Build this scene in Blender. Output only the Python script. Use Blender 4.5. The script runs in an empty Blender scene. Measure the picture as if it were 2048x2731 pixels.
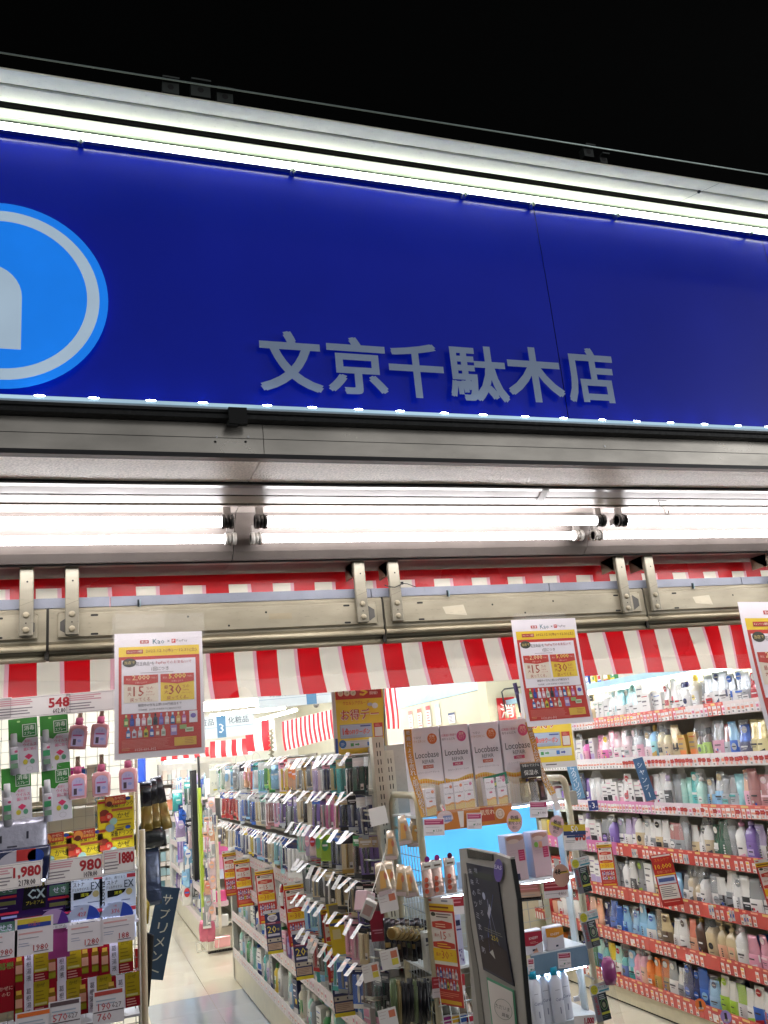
import bpy, math, random
from mathutils import Vector, Matrix, Euler
import numpy as np
random.seed(7)
S = bpy.context.scene
COL = S.collection
PI = math.pi
# ------------------------------------------------------------------ camera
FPX, IW, IH = 2276.5, 2048.0, 2731.0
RX = Vector((0.94227, -0.32121, -0.09555)); 
def _basis():
    a = Vector((6410.0, 4.5, FPX)).normalized()
    b = Vector((-809.0, 724.5, FPX)); b = (b - a * b.dot(a)).normalized()
    u = a.cross(b)
    if u.y > 0: u = -u
    return a, b, u          # world X, Y, Z expressed in camera space (x right, y down, z forward)
BX, BY, BZ = _basis()
EYE = Vector((0.0, -2.7, 1.6))
def ray(x, y):
    v = Vector((x - 1024.0, y - 1365.5, FPX))
    return Vector((v.dot(BX), v.dot(BY), v.dot(BZ)))
def at(x, y, Y):
    r = ray(x, y); return EYE + r * ((Y - EYE.y) / r.y)
def atX(x, y, X):
    r = ray(x, y); return EYE + r * ((X - EYE.x) / r.x)
def atZ(x, y, Z):
    r = ray(x, y); return EYE + r * ((Z - EYE.z) / r.z)
cam = bpy.data.objects.new('camera', bpy.data.cameras.new('camera')); COL.objects.link(cam)
cam.data.sensor_fit = 'VERTICAL'; cam.data.sensor_height = 36.0
cam.data.lens = FPX / IH * 36.0
cam.data.clip_start = 0.05; cam.data.clip_end = 400
_r = Matrix(((BX.x, -BX.y, -BX.z), (BY.x, -BY.y, -BY.z), (BZ.x, -BZ.y, -BZ.z)))
cam.matrix_world = Matrix.Translation(EYE) @ _r.to_4x4()
S.camera = cam
# ------------------------------------------------------------------ world (night) and exposure
W = bpy.data.worlds.new('World'); S.world = W; W.use_nodes = True
nt = W.node_tree; bg = nt.nodes['Background']
sky = nt.nodes.new('ShaderNodeTexSky'); sky.sky_type = 'NISHITA'; sky.sun_disc = False
sky.sun_elevation = math.radians(2); sky.sun_rotation = math.radians(120)
hs = nt.nodes.new('ShaderNodeHueSaturation'); hs.inputs['Saturation'].default_value = .0
nt.links.new(sky.outputs[0], hs.inputs['Color']); nt.links.new(hs.outputs[0], bg.inputs[0]); bg.inputs[1].default_value = 0.12
S.view_settings.view_transform = 'Standard'; S.view_settings.look = 'None'
S.view_settings.exposure = 0.95; S.view_settings.gamma = 1.0
S.view_settings.use_curve_mapping = False
S.render.engine = 'CYCLES'
S.cycles.use_denoising = True
S.cycles.max_bounces = 7; S.cycles.diffuse_bounces = 4; S.cycles.glossy_bounces = 4
S.cycles.transparent_max_bounces = 12
S.cycles.caustics_reflective = False; S.cycles.caustics_refractive = False
S.cycles.sample_clamp_indirect = 6.0
TUBE_E, IN_E, LED_E = 10.5, 32.0, 3.0
# ------------------------------------------------------------------ colours and materials
def lin(h):
    if not isinstance(h, str): return tuple(h)
    c = [int(h[i:i+2], 16) / 255 for i in (0, 2, 4)]
    return tuple((v / 12.92 if v <= .04045 else ((v + .055) / 1.055) ** 2.4) for v in c)
MATS = {}
def mat(name, rough=.5, metal=0., spec=.5, bump=0., bscale=60., var=.12, vscale=9., emit=0., coat=0., alpha=1., stretch=None, spotty=0., trans=0.):
    m = bpy.data.materials.new(name); m.use_nodes = True
    n = m.node_tree.nodes; l = m.node_tree.links; p = n['Principled BSDF']
    a = n.new('ShaderNodeAttribute'); a.attribute_name = 'Col'
    tc = n.new('ShaderNodeTexCoord'); mp = n.new('ShaderNodeMapping')
    l.new(tc.outputs['Object'], mp.inputs[0])
    if stretch: mp.inputs['Scale'].default_value = stretch
    nz = n.new('ShaderNodeTexNoise'); nz.inputs['Scale'].default_value = vscale; nz.inputs['Detail'].default_value = 6
    l.new(mp.outputs[0], nz.inputs['Vector'])
    mr = n.new('ShaderNodeMapRange'); mr.inputs[1].default_value = .3; mr.inputs[2].default_value = .7
    mr.inputs[3].default_value = 1 - var; mr.inputs[4].default_value = 1 + var * .25
    l.new(nz.outputs[0], mr.inputs[0])
    mx = n.new('ShaderNodeVectorMath'); mx.operation = 'SCALE'
    l.new(a.outputs['Color'], mx.inputs[0]); l.new(mr.outputs[0], mx.inputs['Scale'])
    out = mx.outputs[0]
    if spotty:
        n2 = n.new('ShaderNodeTexNoise'); n2.inputs['Scale'].default_value = vscale * 7; n2.inputs['Detail'].default_value = 3
        l.new(mp.outputs[0], n2.inputs['Vector'])
        r2 = n.new('ShaderNodeMapRange'); r2.inputs[1].default_value = .62; r2.inputs[2].default_value = .72
        r2.inputs[3].default_value = 1; r2.inputs[4].default_value = 1 - spotty
        l.new(n2.outputs[0], r2.inputs[0])
        m3 = n.new('ShaderNodeVectorMath'); m3.operation = 'SCALE'
        l.new(out, m3.inputs[0]); l.new(r2.outputs[0], m3.inputs['Scale']); out = m3.outputs[0]
    l.new(out, p.inputs['Base Color'])
    rr = n.new('ShaderNodeMapRange'); rr.inputs[3].default_value = max(.02, rough - .08); rr.inputs[4].default_value = min(1, rough + .1)
    l.new(nz.outputs[0], rr.inputs[0]); l.new(rr.outputs[0], p.inputs['Roughness'])
    p.inputs['Metallic'].default_value = metal
    p.inputs['Specular IOR Level'].default_value = spec
    p.inputs['Coat Weight'].default_value = coat; p.inputs['Coat Roughness'].default_value = .08
    p.inputs['Alpha'].default_value = alpha
    if emit:
        l.new(out, p.inputs['Emission Color']); p.inputs['Emission Strength'].default_value = emit
    if bump:
        b = n.new('ShaderNodeBump'); b.inputs['Strength'].default_value = bump; b.inputs['Distance'].default_value = .004
        nb = n.new('ShaderNodeTexNoise'); nb.inputs['Scale'].default_value = bscale; nb.inputs['Detail'].default_value = 3
        l.new(mp.outputs[0], nb.inputs['Vector']); l.new(nb.outputs[0], b.inputs['Height']); l.new(b.outputs[0], p.inputs['Normal'])
    if trans:
        tr = n.new('ShaderNodeBsdfTranslucent'); ms = n.new('ShaderNodeMixShader'); ms.inputs[0].default_value = trans
        l.new(out, tr.inputs[0]); l.new(p.outputs[0], ms.inputs[1]); l.new(tr.outputs[0], ms.inputs[2]); l.new(ms.outputs[0], n['Material Output'].inputs['Surface'])
    MATS[name] = m; return m
mat('paper', .55, var=.06)
mat('board', .35, var=.08, coat=.15)
mat('plastic', .3, var=.06)
mat('gloss', .16, var=.05, coat=.5, bump=.1, bscale=25)
mat('foil', .22, metal=.35, var=.12, vscale=30, coat=.6, bump=.9, bscale=38)
mat('enamel', .42, var=.14, vscale=14, spotty=.12)
mat('steel', .3, metal=.9, var=.12, vscale=20)
mat('mirror_metal', .24, metal=.75, var=.35, vscale=5, stretch=(.8, 2, 2))
mat('brushed', .34, metal=.55, var=.2, vscale=8, stretch=(.4, 6, 6))
mat('cream_metal', .38, metal=.25, var=.2, vscale=7, stretch=(1, 1, 3), spotty=.15, bump=.05)
mat('textured', .4, metal=.0, var=.3, vscale=170, bump=1., bscale=170)
mat('fabric', .75, spec=.2, var=.08, bump=.3, bscale=300)
mat('vinyl', .28, var=.06, vscale=3, bump=.12, bscale=9, trans=.42)
mat('wall', .75, var=.1, vscale=2.5, bump=.1, bscale=30)
mat('stained', .7, var=.35, vscale=5, stretch=(1, 3, 1), spotty=.35)
mat('floor', .11, var=.14, vscale=1.3, coat=.3, bump=.04, bscale=6)
mat('dark', .7, var=.3, vscale=6)
mat('night', .9, spec=.04, var=.3, vscale=3)
mat('rubber', .6, var=.35, vscale=40, bump=.6, bscale=90)
mat('sign_face', .2, spec=.3, var=.14, vscale=2.2, emit=.2, bump=.05, bscale=2.)
mat('lit_blue', .3, var=.06, emit=.55)
mat('lit_letter', .3, var=.08, emit=.05)
mat('film', .07, var=0, alpha=.08, coat=1., bump=.6, bscale=50)
mat('wrap', .1, var=0, alpha=.13, coat=1., bump=.5, bscale=45)
mat('clear', .12, var=0, alpha=.09, coat=1., bump=.4, bscale=40)
mat('shelf_led', .4, var=0, emit=16.)
mat('tube_light', .4, var=0, emit=TUBE_E)
mat('ceiling_light', .4, var=0, emit=IN_E)
mat('led', .4, var=0, emit=LED_E)
mat('led_dot', .4, var=0, emit=26.)
mat('led_bar', .4, var=0, emit=19.)
mat('soft_lit', .4, var=.25, vscale=3, emit=.8)
# ------------------------------------------------------------------ text cache
TC = {}
def text_geo(s, bold=0., res=2):
    k = (s, bold, res)
    if k in TC: return TC[k]
    cu = bpy.data.curves.new('t', 'FONT'); cu.body = s; cu.size = 1.0; cu.resolution_u = res
    cu.offset = bold
    o = bpy.data.objects.new('t', cu); COL.objects.link(o)
    dg = bpy.context.evaluated_depsgraph_get(); dg.update()
    me = bpy.data.meshes.new_from_object(o.evaluated_get(dg))
    v = [(p.co.x, p.co.y) for p in me.vertices]; f = [tuple(p.vertices) for p in me.polygons]
    bpy.data.objects.remove(o); bpy.data.curves.remove(cu); bpy.data.meshes.remove(me)
    if v:
        x0 = min(p[0] for p in v); x1 = max(p[0] for p in v); y0 = min(p[1] for p in v); y1 = max(p[1] for p in v)
    else: x0 = y0 = 0; x1 = y1 = 1
    v = [(p[0] - (x0 + x1) / 2, p[1] - (y0 + y1) / 2) for p in v]
    TC[k] = (v, f, max(x1 - x0, 1e-4), max(y1 - y0, 1e-4)); return TC[k]
# ------------------------------------------------------------------ mesh builder
LAY = .0005
class MB:
    def __init__(s, m='paper', y0=0., bend=None):
        s.v = []; s.f = []; s.c = []; s.m = []; s.mats = []; s.cur = m; s.y0 = y0; s.bend = bend; s.smooth = []
    def face(s, idx, col, m=None, sm=False):
        m = m or s.cur
        if m not in s.mats: s.mats.append(m)
        s.f.append(tuple(idx)); s.c.append(lin(col)); s.m.append(s.mats.index(m)); s.smooth.append(sm)
    def poly3(s, pts, col, m=None):
        b = len(s.v); s.v += [tuple(p) for p in pts]; s.face(range(b, b + len(pts)), col, m)
    # flat print in the local x,z plane, facing -y; layer n sits n half-millimetres proud
    def P(s, x, z, L):
        y = s.y0 - L * LAY
        if s.bend:
            return s.bend(x, y, z)
        return (x, y, z)
    def rect(s, x0, z0, x1, z1, col, L=0, m=None):
        n = 6 if s.bend else 1
        for i in range(n):
            a = z0 + (z1 - z0) * i / n; b = z0 + (z1 - z0) * (i + 1) / n
            s.poly3([s.P(x0, a, L), s.P(x1, a, L), s.P(x1, b, L), s.P(x0, b, L)], col, m)
    def poly(s, pts, col, L=0, m=None):
        s.poly3([s.P(x, z, L) for x, z in pts], col, m)
    def ell(s, cx, cz, rx, rz, col, L=0, m=None, n=18, a0=0, a1=2 * PI):
        s.poly([(cx + rx * math.cos(a0 + (a1 - a0) * i / n), cz + rz * math.sin(a0 + (a1 - a0) * i / n)) for i in range(n)], col, L, m)
    def ring(s, cx, cz, rx, rz, t, col, L=0, m=None, n=48):
        for i in range(n):
            a, b = 2 * PI * i / n, 2 * PI * (i + 1) / n
            s.poly([(cx + rx * math.cos(a), cz + rz * math.sin(a)), (cx + rx * math.cos(b), cz + rz * math.sin(b)),
                    (cx + (rx - t) * math.cos(b), cz + (rz - t) * math.sin(b)), (cx + (rx - t) * math.cos(a), cz + (rz - t) * math.sin(a))], col, L, m)
    def tx(s, t, cx, cz, h, col, L=1, w=None, bold=0., m=None, res=1, rot=0.):
        v, f, tw, th = text_geo(t, 0., res)
        k = h / th; kx = k if w is None else w / tw
        ca, sa = math.cos(rot), math.sin(rot)
        d = bold * h * .45
        offs = ((0, 0),) if bold < .011 else (((-d, 0), (d, 0)) if bold < .04 else ((-d, -d), (d, -d), (-d, d), (d, d)))
        for n_, (ox, oz) in enumerate(offs):
            b = len(s.v)
            for x, y in v:
                X, Z = x * kx + ox, y * k + oz
                s.v.append(s.P(cx + X * ca - Z * sa, cz + X * sa + Z * ca, L + n_ * .12))
            for q in f: s.face([b + i for i in q], col, m)
    def vt(s, t, cx, z_top, ch, pitch, col, L=1, bold=0., m=None, dx=0., w=None, res=1):
        for i, c in enumerate(t):
            if c == ' ': continue
            s.tx('｜' if c == 'ー' else c, cx + dx * i, z_top - pitch * (i + .5), ch if c != 'っ' else ch * .7, col, L, None if w is None else (w if c != 'ー' else w * .15), bold, m, res)
    def lines(s, x0, z0, x1, n, pitch, col, L=1, t=.0012, jag=.35):
        for i in range(n):
            s.rect(x0, z0 - pitch * i - t, x1 - random.random() * jag * (x1 - x0), z0 - pitch * i, col, L)
    def box(s, x0, y0, z0, x1, y1, z1, col, m=None):
        b = len(s.v)
        s.v += [(x0, y0, z0), (x1, y0, z0), (x1, y1, z0), (x0, y1, z0), (x0, y0, z1), (x1, y0, z1), (x1, y1, z1), (x0, y1, z1)]
        for q in ((0, 3, 2, 1), (4, 5, 6, 7), (0, 1, 5, 4), (1, 2, 6, 5), (2, 3, 7, 6), (3, 0, 4, 7)):
            s.face([b + i for i in q], col, m)
    def bbox_bev(s, x0, y0, z0, x1, y1, z1, col, m=None, r=.003):
        # box with chamfered vertical and horizontal edges (loft of octagons)
        pts = []
        def oct(z, i):
            a, b_, c, d = x0 + i, x1 - i, y0 + i, y1 - i
            return [(a + r, c, z), (b_ - r, c, z), (b_, c + r, z), (b_, d - r, z), (b_ - r, d, z), (a + r, d, z), (a, d - r, z), (a, c + r, z)]
        rings = [oct(z0, r), oct(z0 + r, 0), oct(z1 - r, 0), oct(z1, r)]
        s.rings(rings, col, m, False)
    def rings(s, rings, col, m=None, sm=True, caps=True, closed=True):
        b = len(s.v); n = len(rings[0])
        for r in rings: s.v += [tuple(p) for p in r]
        for i in range(len(rings) - 1):
            for j in range(n if closed else n - 1):
                k = (j + 1) % n
                s.face([b + i * n + j, b + i * n + k, b + (i + 1) * n + k, b + (i + 1) * n + j], col(i, j) if callable(col) else col, m, sm)
        if caps and closed:
            s.face([b + j for j in range(n)][::-1], col(0, 0) if callable(col) else col, m)
            s.face([b + (len(rings) - 1) * n + j for j in range(n)], col(len(rings) - 2, 0) if callable(col) else col, m)
    def loft(s, secs, col, m=None, n=14, ex=2.6, cx=0., cy=0., sm=True, caps=True, a0=None, a1=None):
        # secs: (z, rx, ry[, dx[, dy]])
        rg = []
        part = a0 is not None
        for q in secs:
            z, rx, ry = q[:3]; dx = q[3] if len(q) > 3 else 0; dy = q[4] if len(q) > 4 else 0
            r = []
            for j in range(n):
                a = (a0 + (a1 - a0) * j / (n - 1)) if part else 2 * PI * j / n
                c, d = math.cos(a), math.sin(a)
                r.append((cx + dx + rx * math.copysign(abs(c) ** (2 / ex), c), cy + dy + ry * math.copysign(abs(d) ** (2 / ex), d), z))
            rg.append(r)
        s.rings(rg, col, m, sm, caps and not part, not part)
    def tube(s, pts, r, col, m=None, n=6):
        rg = []
        pts = [Vector(p) for p in pts]
        for i, p in enumerate(pts):
            d = (pts[min(i + 1, len(pts) - 1)] - pts[max(i - 1, 0)]).normalized()
            u = d.orthogonal().normalized() if i == 0 else (u - d * u.dot(d)).normalized()
            w = d.cross(u)
            rg.append([p + (u * math.cos(2 * PI * j / n) + w * math.sin(2 * PI * j / n)) * r for j in range(n)])
        s.rings(rg, col, m, n > 4)
    def prism(s, pts, x0, x1, col, m=None):
        # closed profile in (y,z) extruded along x
        b = len(s.v); n = len(pts)
        s.v += [(x0, y, z) for y, z in pts] + [(x1, y, z) for y, z in pts]
        for j in range(n):
            k = (j + 1) % n; s.face([b + j, b + k, b + n + k, b + n + j], col, m)
        s.face([b + j for j in range(n)][::-1], col, m); s.face([b + n + j for j in range(n)], col, m)
    def mesh(s, name='mesh'):
        me = bpy.data.meshes.new(name); me.from_pydata(s.v, [], s.f)
        for k in s.mats: me.materials.append(MATS[k])
        me.polygons.foreach_set('material_index', s.m)
        me.polygons.foreach_set('use_smooth', s.smooth)
        ca = me.color_attributes.new('Col', 'FLOAT_COLOR', 'CORNER')
        lt = np.array([len(f) for f in s.f]); c = np.array(s.c, dtype=np.float32).reshape(-1, 3)
        a = np.ones((int(lt.sum()), 4), dtype=np.float32); a[:, :3] = np.repeat(c, lt, axis=0)
        ca.data.foreach_set('color', a.ravel())
        me.update(); return me
    def obj(s, name, parent=None, loc=None, rot=None):
        return link(name, s.mesh(name), parent, loc, rot)
def link(name, me, parent=None, loc=None, rot=None):
    o = bpy.data.objects.new(name, me); COL.objects.link(o)
    if parent is not None: o.parent = parent
    if loc is not None: o.location = loc
    if rot is not None: o.rotation_euler = rot
    return o
def tag(o, label, cat, group=None):
    o['label'] = label; o['category'] = cat
    if group: o['group'] = group
    return o
def thing(name, label, cat, loc=(0, 0, 0), rot=(0, 0, 0), group=None):
    o = bpy.data.objects.new(name, None); COL.objects.link(o); o.location = loc; o.rotation_euler = rot
    return tag(o, label, cat, group)
def struct(o): o['kind'] = 'structure'; return o
def stuff(o): o['kind'] = 'stuff'; return o
R = math.radians
LEFT = -PI / 2      # local front (-y) turned to face -X

# ================================================================== STRUCTURE
X0, X1 = -1.2, 4.2
# ground, floor
b = MB('dark'); b.box(-40, -40, -.3, 40, -.02, 0, '3A3A3C'); struct(b.obj('pavement'))
b = MB('floor'); b.box(-3.2, 0, -.3, 8, 13, -.004, 'B9AE94'); fl = struct(b.obj('floor'))
ti = MB('floor')
tm = {}
for i in range(-7, 18):
    for j in range(0, 29):
        x, y = i * .45, j * .45
        blue = (j in (7, 8, 9) and i < 3)
        k = 'blue' if blue else 'cream%d' % ((i * 7 + j * 3) % 3)
        if k not in tm:
            q = MB('floor'); c = {'blue': 'A9B0B8', 'cream0': 'DED7C2', 'cream1': 'E2DBC8', 'cream2': 'D9D1BA'}[k]
            q.box(.001, .001, -.003, .449, .449, 0, c); tm[k] = q.mesh('floor_tile')
        if -.3 < x - .09 * y < 1.4 or (x > 1.8 and x < 3.0 and y < 3.5): link('floor_tile', tm[k], fl, (x, y, 0))
        else: ti.box(x + .001, y + .001, -.003, x + .449, y + .449, 0, 'DED7C2')
o = ti.obj('floor_tiling', fl); stuff(o)
b = MB('wall'); b.box(-3.2, .35, 2.75, 8, 13, 2.95, 'E8E6DE'); struct(b.obj('ceiling'))
b = MB('wall'); b.box(-3.2, 12.6, 0, 8, 12.8, 2.75, 'E8E4D6'); struct(b.obj('back_wall'))
b = MB('wall'); b.box(-3.4, 0.36, 0, -3.2, 12.6, 2.75, 'E2DDCC'); struct(b.obj('left_wall'))
b = MB('wall'); b.box(3.62, .36, 0, 3.8, 12.6, 2.75, 'DCD6BE'); struct(b.obj('right_wall'))
# building face above the awning sign, night-dark
b = MB('night')
b.box(X0 - 6, -.3, 3.35, X1 + 8, .3, 12, '050606')
struct(b.obj('upper_wall'))
b = MB('night')
b.box(X0 - 4, -.55, 5.05, X1 + 6, -.3, 5.2, '0B0D0C'); b.box(X0 - 4, -.62, 5.2, X1 + 6, -.3, 5.26, '101311')
b.box(X0 - 4, -.5, 6.3, X1 + 6, -.3, 6.42, '0A0C0B')
tag(b.obj('balcony_edge'), 'dark concrete ledge barely visible on the unlit wall above the awning', 'ledge')

# ================================================================== SHOP SIGN
SY = -.75
zb, zt = 2.452, 3.19
sg = thing('shop_sign', 'wide deep blue shop sign board with white lettering above the entrance', 'shop sign', (0, SY, 0))
seams = [-2.2, -.62, 1.309, 2.19, 3.5]
for i in range(len(seams) - 1):
    b = MB('sign_face'); a, c = seams[i] + .0012, seams[i + 1] - .0012
    # slightly bowed sheet: top edge sags forward between its clips
    nx, nz = 14, 8; base = len(b.v)
    for j in range(nz + 1):
        for k in range(nx + 1):
            u = k / nx; w = j / nz
            b.v.append((a + (c - a) * u, -.004 * math.sin(PI * u) * (w ** 3) - .004 * math.sin(PI * w), zb + (zt - zb) * w))
    for j in range(nz):
        for k in range(nx):
            q = base + j * (nx + 1) + k; b.face((q, q + 1, q + nx + 2, q + nx + 1), '041890', None, True)
    b.obj('sign_panel', sg)
b = MB('dark'); b.box(-2.4, .006, 2.40, 3.6, .10, 3.24, '15171C'); b.obj('sign_backing', sg)
# roundel
lg = MB('lit_letter', y0=-.0225)
cx, cz = -.172, 2.709
lg.ell(cx, cz, .234, .242, '0868C8', 0, m='lit_blue', n=72)
lg.ring(cx, cz, .214, .220, .028, '8A9CAC', 1, m='lit_blue', n=72)
lg.obj('roundel', sg)
n_ = MB('lit_blue', y0=-.0235)
# lower-case n: two stems and an arch
n_.rect(-.130 - .05, 2.566, -.130, 2.70, '8A9CAC', 1)
pts_o = [(-.205 + .075 * math.cos(a), 2.70 + .082 * math.sin(a)) for a in [PI * i / 16 for i in range(17)]]
pts_i = [(-.205 + .025 * math.cos(a), 2.70 + .045 * math.sin(a)) for a in [PI * i / 16 for i in range(17)]]
for i in range(16): n_.poly([pts_o[i], pts_o[i + 1], pts_i[i + 1], pts_i[i]], '8A9CAC', 1)
n_.rect(-.28, 2.566, -.230, 2.785, '8A9CAC', 1)
n_.obj('letter', sg)
for ch, (xa, ya, xb, yb) in zip('文京千駄木店', [(687, 893, 855, 1052), (866, 909, 1026, 1059), (1031, 925, 1178, 1068), (1189, 931, 1345, 1077), (1342, 935, 1493, 1079), (1502, 937, 1629, 1081)]):
    p = at((xa + xb) / 2, (ya + yb) / 2, SY)
    l = at(xa + (3 if ch != '店' else 0), (ya + yb) / 2, SY); r = at(xb, (ya + yb) / 2, SY); t = at((xa + xb) / 2, ya, SY); bo = at((xa + xb) / 2, yb, SY)
    q = MB('lit_letter', y0=-.020)
    q.tx(ch, p.x, p.z, (t.z - bo.z) * .96, '93A5C2', 0, w=(r.x - l.x) * .955, bold=.05, res=3)
    q.obj('lettering', sg)
# clips at the upper edge
for x, y in [(215, 365), (783, 445), (1243, 508), (1424, 535), (1650, 564), (2008, 611)]:
    p = at(x, y, SY - .03)
    q = MB('steel'); q.box(-.007, .006, -.010, .007, .026, .004, 'D8E2E0'); q.box(-.0025, .004, -.016, .0025, .012, -.004, '8A9496'); q.obj('clip', sg, (p.x, p.y - SY, p.z))
# --- upper light trough / aluminium frame
fr = thing('awning', 'pale aluminium awning frame with lit grooved underside over the blue sign', 'awning frame', (0, SY, 3.2))
def bandp(y, z): return atZ(1024, y, 3.2 + z).y - SY
b = MB('enamel')
b.prism([(bandp(436, -.010), -.010), (bandp(466, -.004), -.004), (-.001, .02), (-.001, .09), (bandp(436, -.010), .09)], -2.4, 3.6, '5A625A'); b.obj('inner_rail', fr)
b = MB('dark'); q_ = bandp(455, -.006); b.prism([(q_, -.0068), (q_ + .0015, -.0066), (q_ + .0015, -.004), (q_, -.004)], -2.4, 3.6, '7C8C84'); b.obj('rail_groove', fr)
b = MB('enamel')
o0, o1, o2, o3 = bandp(346, -.066), bandp(377, -.036), bandp(384, -.032), bandp(420, -.008)
b.prism([(o0, -.066), (o1, -.036), (o1 + .001, -.033), (o2 - .001, -.030), (o2, -.032), (o3, -.008), (o3, .06), (o3 - .01, .06), (o0, -.062)], -2.4, 3.6, 'F4F2E0'); b.prism([((o1 + o2) / 2 - .0012, -.0345), ((o1 + o2) / 2 + .0012, -.0335), ((o1 + o2) / 2, -.030)], -2.4, 3.6, 'C8C6A0')
b.obj('outer_rail', fr)
b = MB('night'); b.prism([(o3 + .0005, -.007), (bandp(436, -.01) - .0005, -.009), (bandp(436, -.01) - .0005, .06), (o3 + .0005, .06)], -2.4, 3.6, '030303'); b.obj('channel', fr)
b = MB('led_bar', y0=0); b.box(-2.4, -.030, -.029, 3.6, -.020, -.023, 'F2F6E2'); b.obj('light_strip', fr)
b = MB('steel'); b.box(-2.4, -.019, -.036, 3.6, -.0045, -.012, 'C9D6D6'); b.obj('light_housing', fr)
p = atZ(1855, 515, 3.17)
q = MB('dark'); q.poly3([(-.0008, o0, -.0668), (.0008, o0, -.0668), (.0008, o3, -.0088), (-.0008, o3, -.0088)], '55605A'); q.obj('seam', fr, (p.x, 0, 0))
q = MB('dark'); q.box(-.003, -.004, -.006, .003, .004, .0005, '333A36'); q.obj('screw', fr, (p.x, (o1 + o2) / 2, -.033))
# thin lit edge above, with dim brackets behind
ce = thing('flashing_edge', 'thin bright metal edge running above the awning against the dark', 'metal edge', (0, 0, 0))
b = MB('brushed'); pa, pb = at(-120, 121, -.98), at(2200, 490, -.98)
b.tube([pa, pb], .0022, 'AFC0BE', None, 5); b.obj('edge_wire', ce)
for x, y, w, h in [(455, 232, .05, .045), (535, 240, .06, .05), (600, 258, .05, .04), (1570, 405, .04, .04), (1610, 425, .03, .03)]:
    p = at(x, y, -.5)
    q = MB('dark'); q.box(-w / 2, 0, -h / 2, w / 2, .03, h / 2, '343A38'); q.box(-w / 2, -.02, h / 2 - .006, w / 2, 0, h / 2, '3E4442'); q.ell(0, 0, .01, .01, '111111', 1, n=10)
    q.obj('bracket', ce, tuple(p))
b = MB('dark')
b.box(-2.4, -.52, 3.32, 3.6, -.3, 3.35, '0E1010'); b.obj('gutter', ce)
# --- lower LED rail
lr = thing('sign_light_rail', 'slim silver rail with a row of white LED dots under the blue sign', 'light rail', (0, SY, 0))
b = MB('brushed'); b.prism([(-.040, 2.436), (-.006, 2.446), (-.006, 2.451), (-.046, 2.441), (-.046, 2.428), (-.040, 2.428)], -2.4, 3.6, 'BFD0DC'); b.obj('rail', lr)
b = MB('soft_lit'); b.box(-2.4, -.0485, 2.4345, 3.6, -.0465, 2.4425, '8AA4B4'); b.obj('glow_strip', lr)
dots = [106, 250, 402, 540, 710, 830, 953, 1064, 1181, 1284, 1396, 1498, 1600, 1692, 1782, 1872, 1962, 2040, 2130]
q = MB('led_dot'); q.loft([(0, .013, .003), (.002, .011, .0028), (.003, .005, .0015)], 'E8F6FF', None, 10, 2)
dm = q.mesh('led_lamp')
for x in dots:
    p = at(x, 1078 + (x - 100) * .036, SY - .034)
    link('led_lamp', dm, lr, (p.x, -.047, 2.4420))
for x in (-.35, -.55, -.75): link('led_lamp', dm, lr, (x, -.047, 2.4420))
b = MB('rubber')
b.prism([(-.050, 2.4045), (-.006, 2.4045), (-.006, 2.4275), (-.050, 2.4275), (-.050, 2.420), (-.046, 2.418), (-.050, 2.414)], -2.4, 3.6, '17191B'); b.obj('gasket', lr)
p = at(633, 1113, -.80)
q = MB('dark'); q.box(-.022, -.008, -.02, .022, .01, .022, '0B0B0C'); q.box(-.026, -.004, -.024, .0, .01, -.012, '0B0B0C'); q.obj('cable_cover', lr, (p.x, -.052, p.z))

# ================================================================== SOFFIT
sf = thing('awning_soffit', 'metal and textured soffit strips with tube light housings over the entrance', 'soffit', (0, 0, 0))
ZS = at(1024, 1222, -.765).z
def prof(y, z=ZS): return atZ(1024, y, z).y
ya, yb_ = -.770, -.765
pan = [-2.4, -.9, .421, 2.0, 3.6]
for i in range(4):
    b = MB('mirror_metal'); b.prism([(ya, ZS + .002), (ya + .02, ZS + .002), (ya + .02, 2.4035), (ya, 2.4035)], pan[i] + .0008, pan[i + 1] - .0008, 'E6E0D6')
    b.obj('fascia_plate', sf)
b = MB('dark'); b.box(-2.4, ya - .0008, ZS + .040, 3.6, ya + .001, ZS + .0412, '2A2724'); b.obj('fascia_groove', sf)
for x, y in [(578, 1165), (662, 1165), (574, 1178), (655, 1178), (1613, 1190)]:
    p = at(x, y, ya - .001); q = MB('steel' if y != 1178 else 'dark'); q.ell(0, 0, .003, .003, 'E8E8E8' if y != 1178 else '0A0A0A', 0, n=10); q.obj('screw', sf, tuple(p))
yc = prof(1235); yd = prof(1290)
b = MB('plastic'); b.prism([(ya - .001, ZS - .010), (ya + .024, ZS - .010), (ya + .024, ZS + .0015), (ya - .001, ZS + .0015)], -2.4, 3.6, '26262A'); b.obj('dark_lip', sf)
tx_ = [-2.4, -.9, .42, 1.72, 3.6]
for i in range(4):
    b = MB('textured'); b.prism([(ya + .025, ZS), (yd + .004, ZS), (yd + .004, ZS + .01), (ya + .025, ZS + .01)], tx_[i] + .001, tx_[i + 1] - .001, 'F0E6DC'); b.obj('textured_panel', sf)
ye = prof(1302)
b = MB('plastic')
n = 60; rg = []
for i in range(n + 1):
    x = -2.4 + 6 * i / n; s_ = .004 * math.sin(x * 5.1) + .003 * math.sin(x * 9.7 + 1)
    rg.append([(x, yd + s_, ZS - .003), (x, ye + s_ * .3, ZS - .004), (x, ye + .001, ZS + .012), (x, yd, ZS + .012)])
b.rings(rg, '3A383A', None, True); b.obj('rubber_seal', sf)
w0, w1, w2, w3 = prof(1303), prof(1322), prof(1324), prof(1341)
b = MB('enamel'); b.prism([(w0, ZS - .001), (w1, ZS - .001), (w1, ZS + .006), (w0, ZS + .006)], -2.4, 3.6, '8E8884'); b.obj('white_strip', sf)
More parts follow.
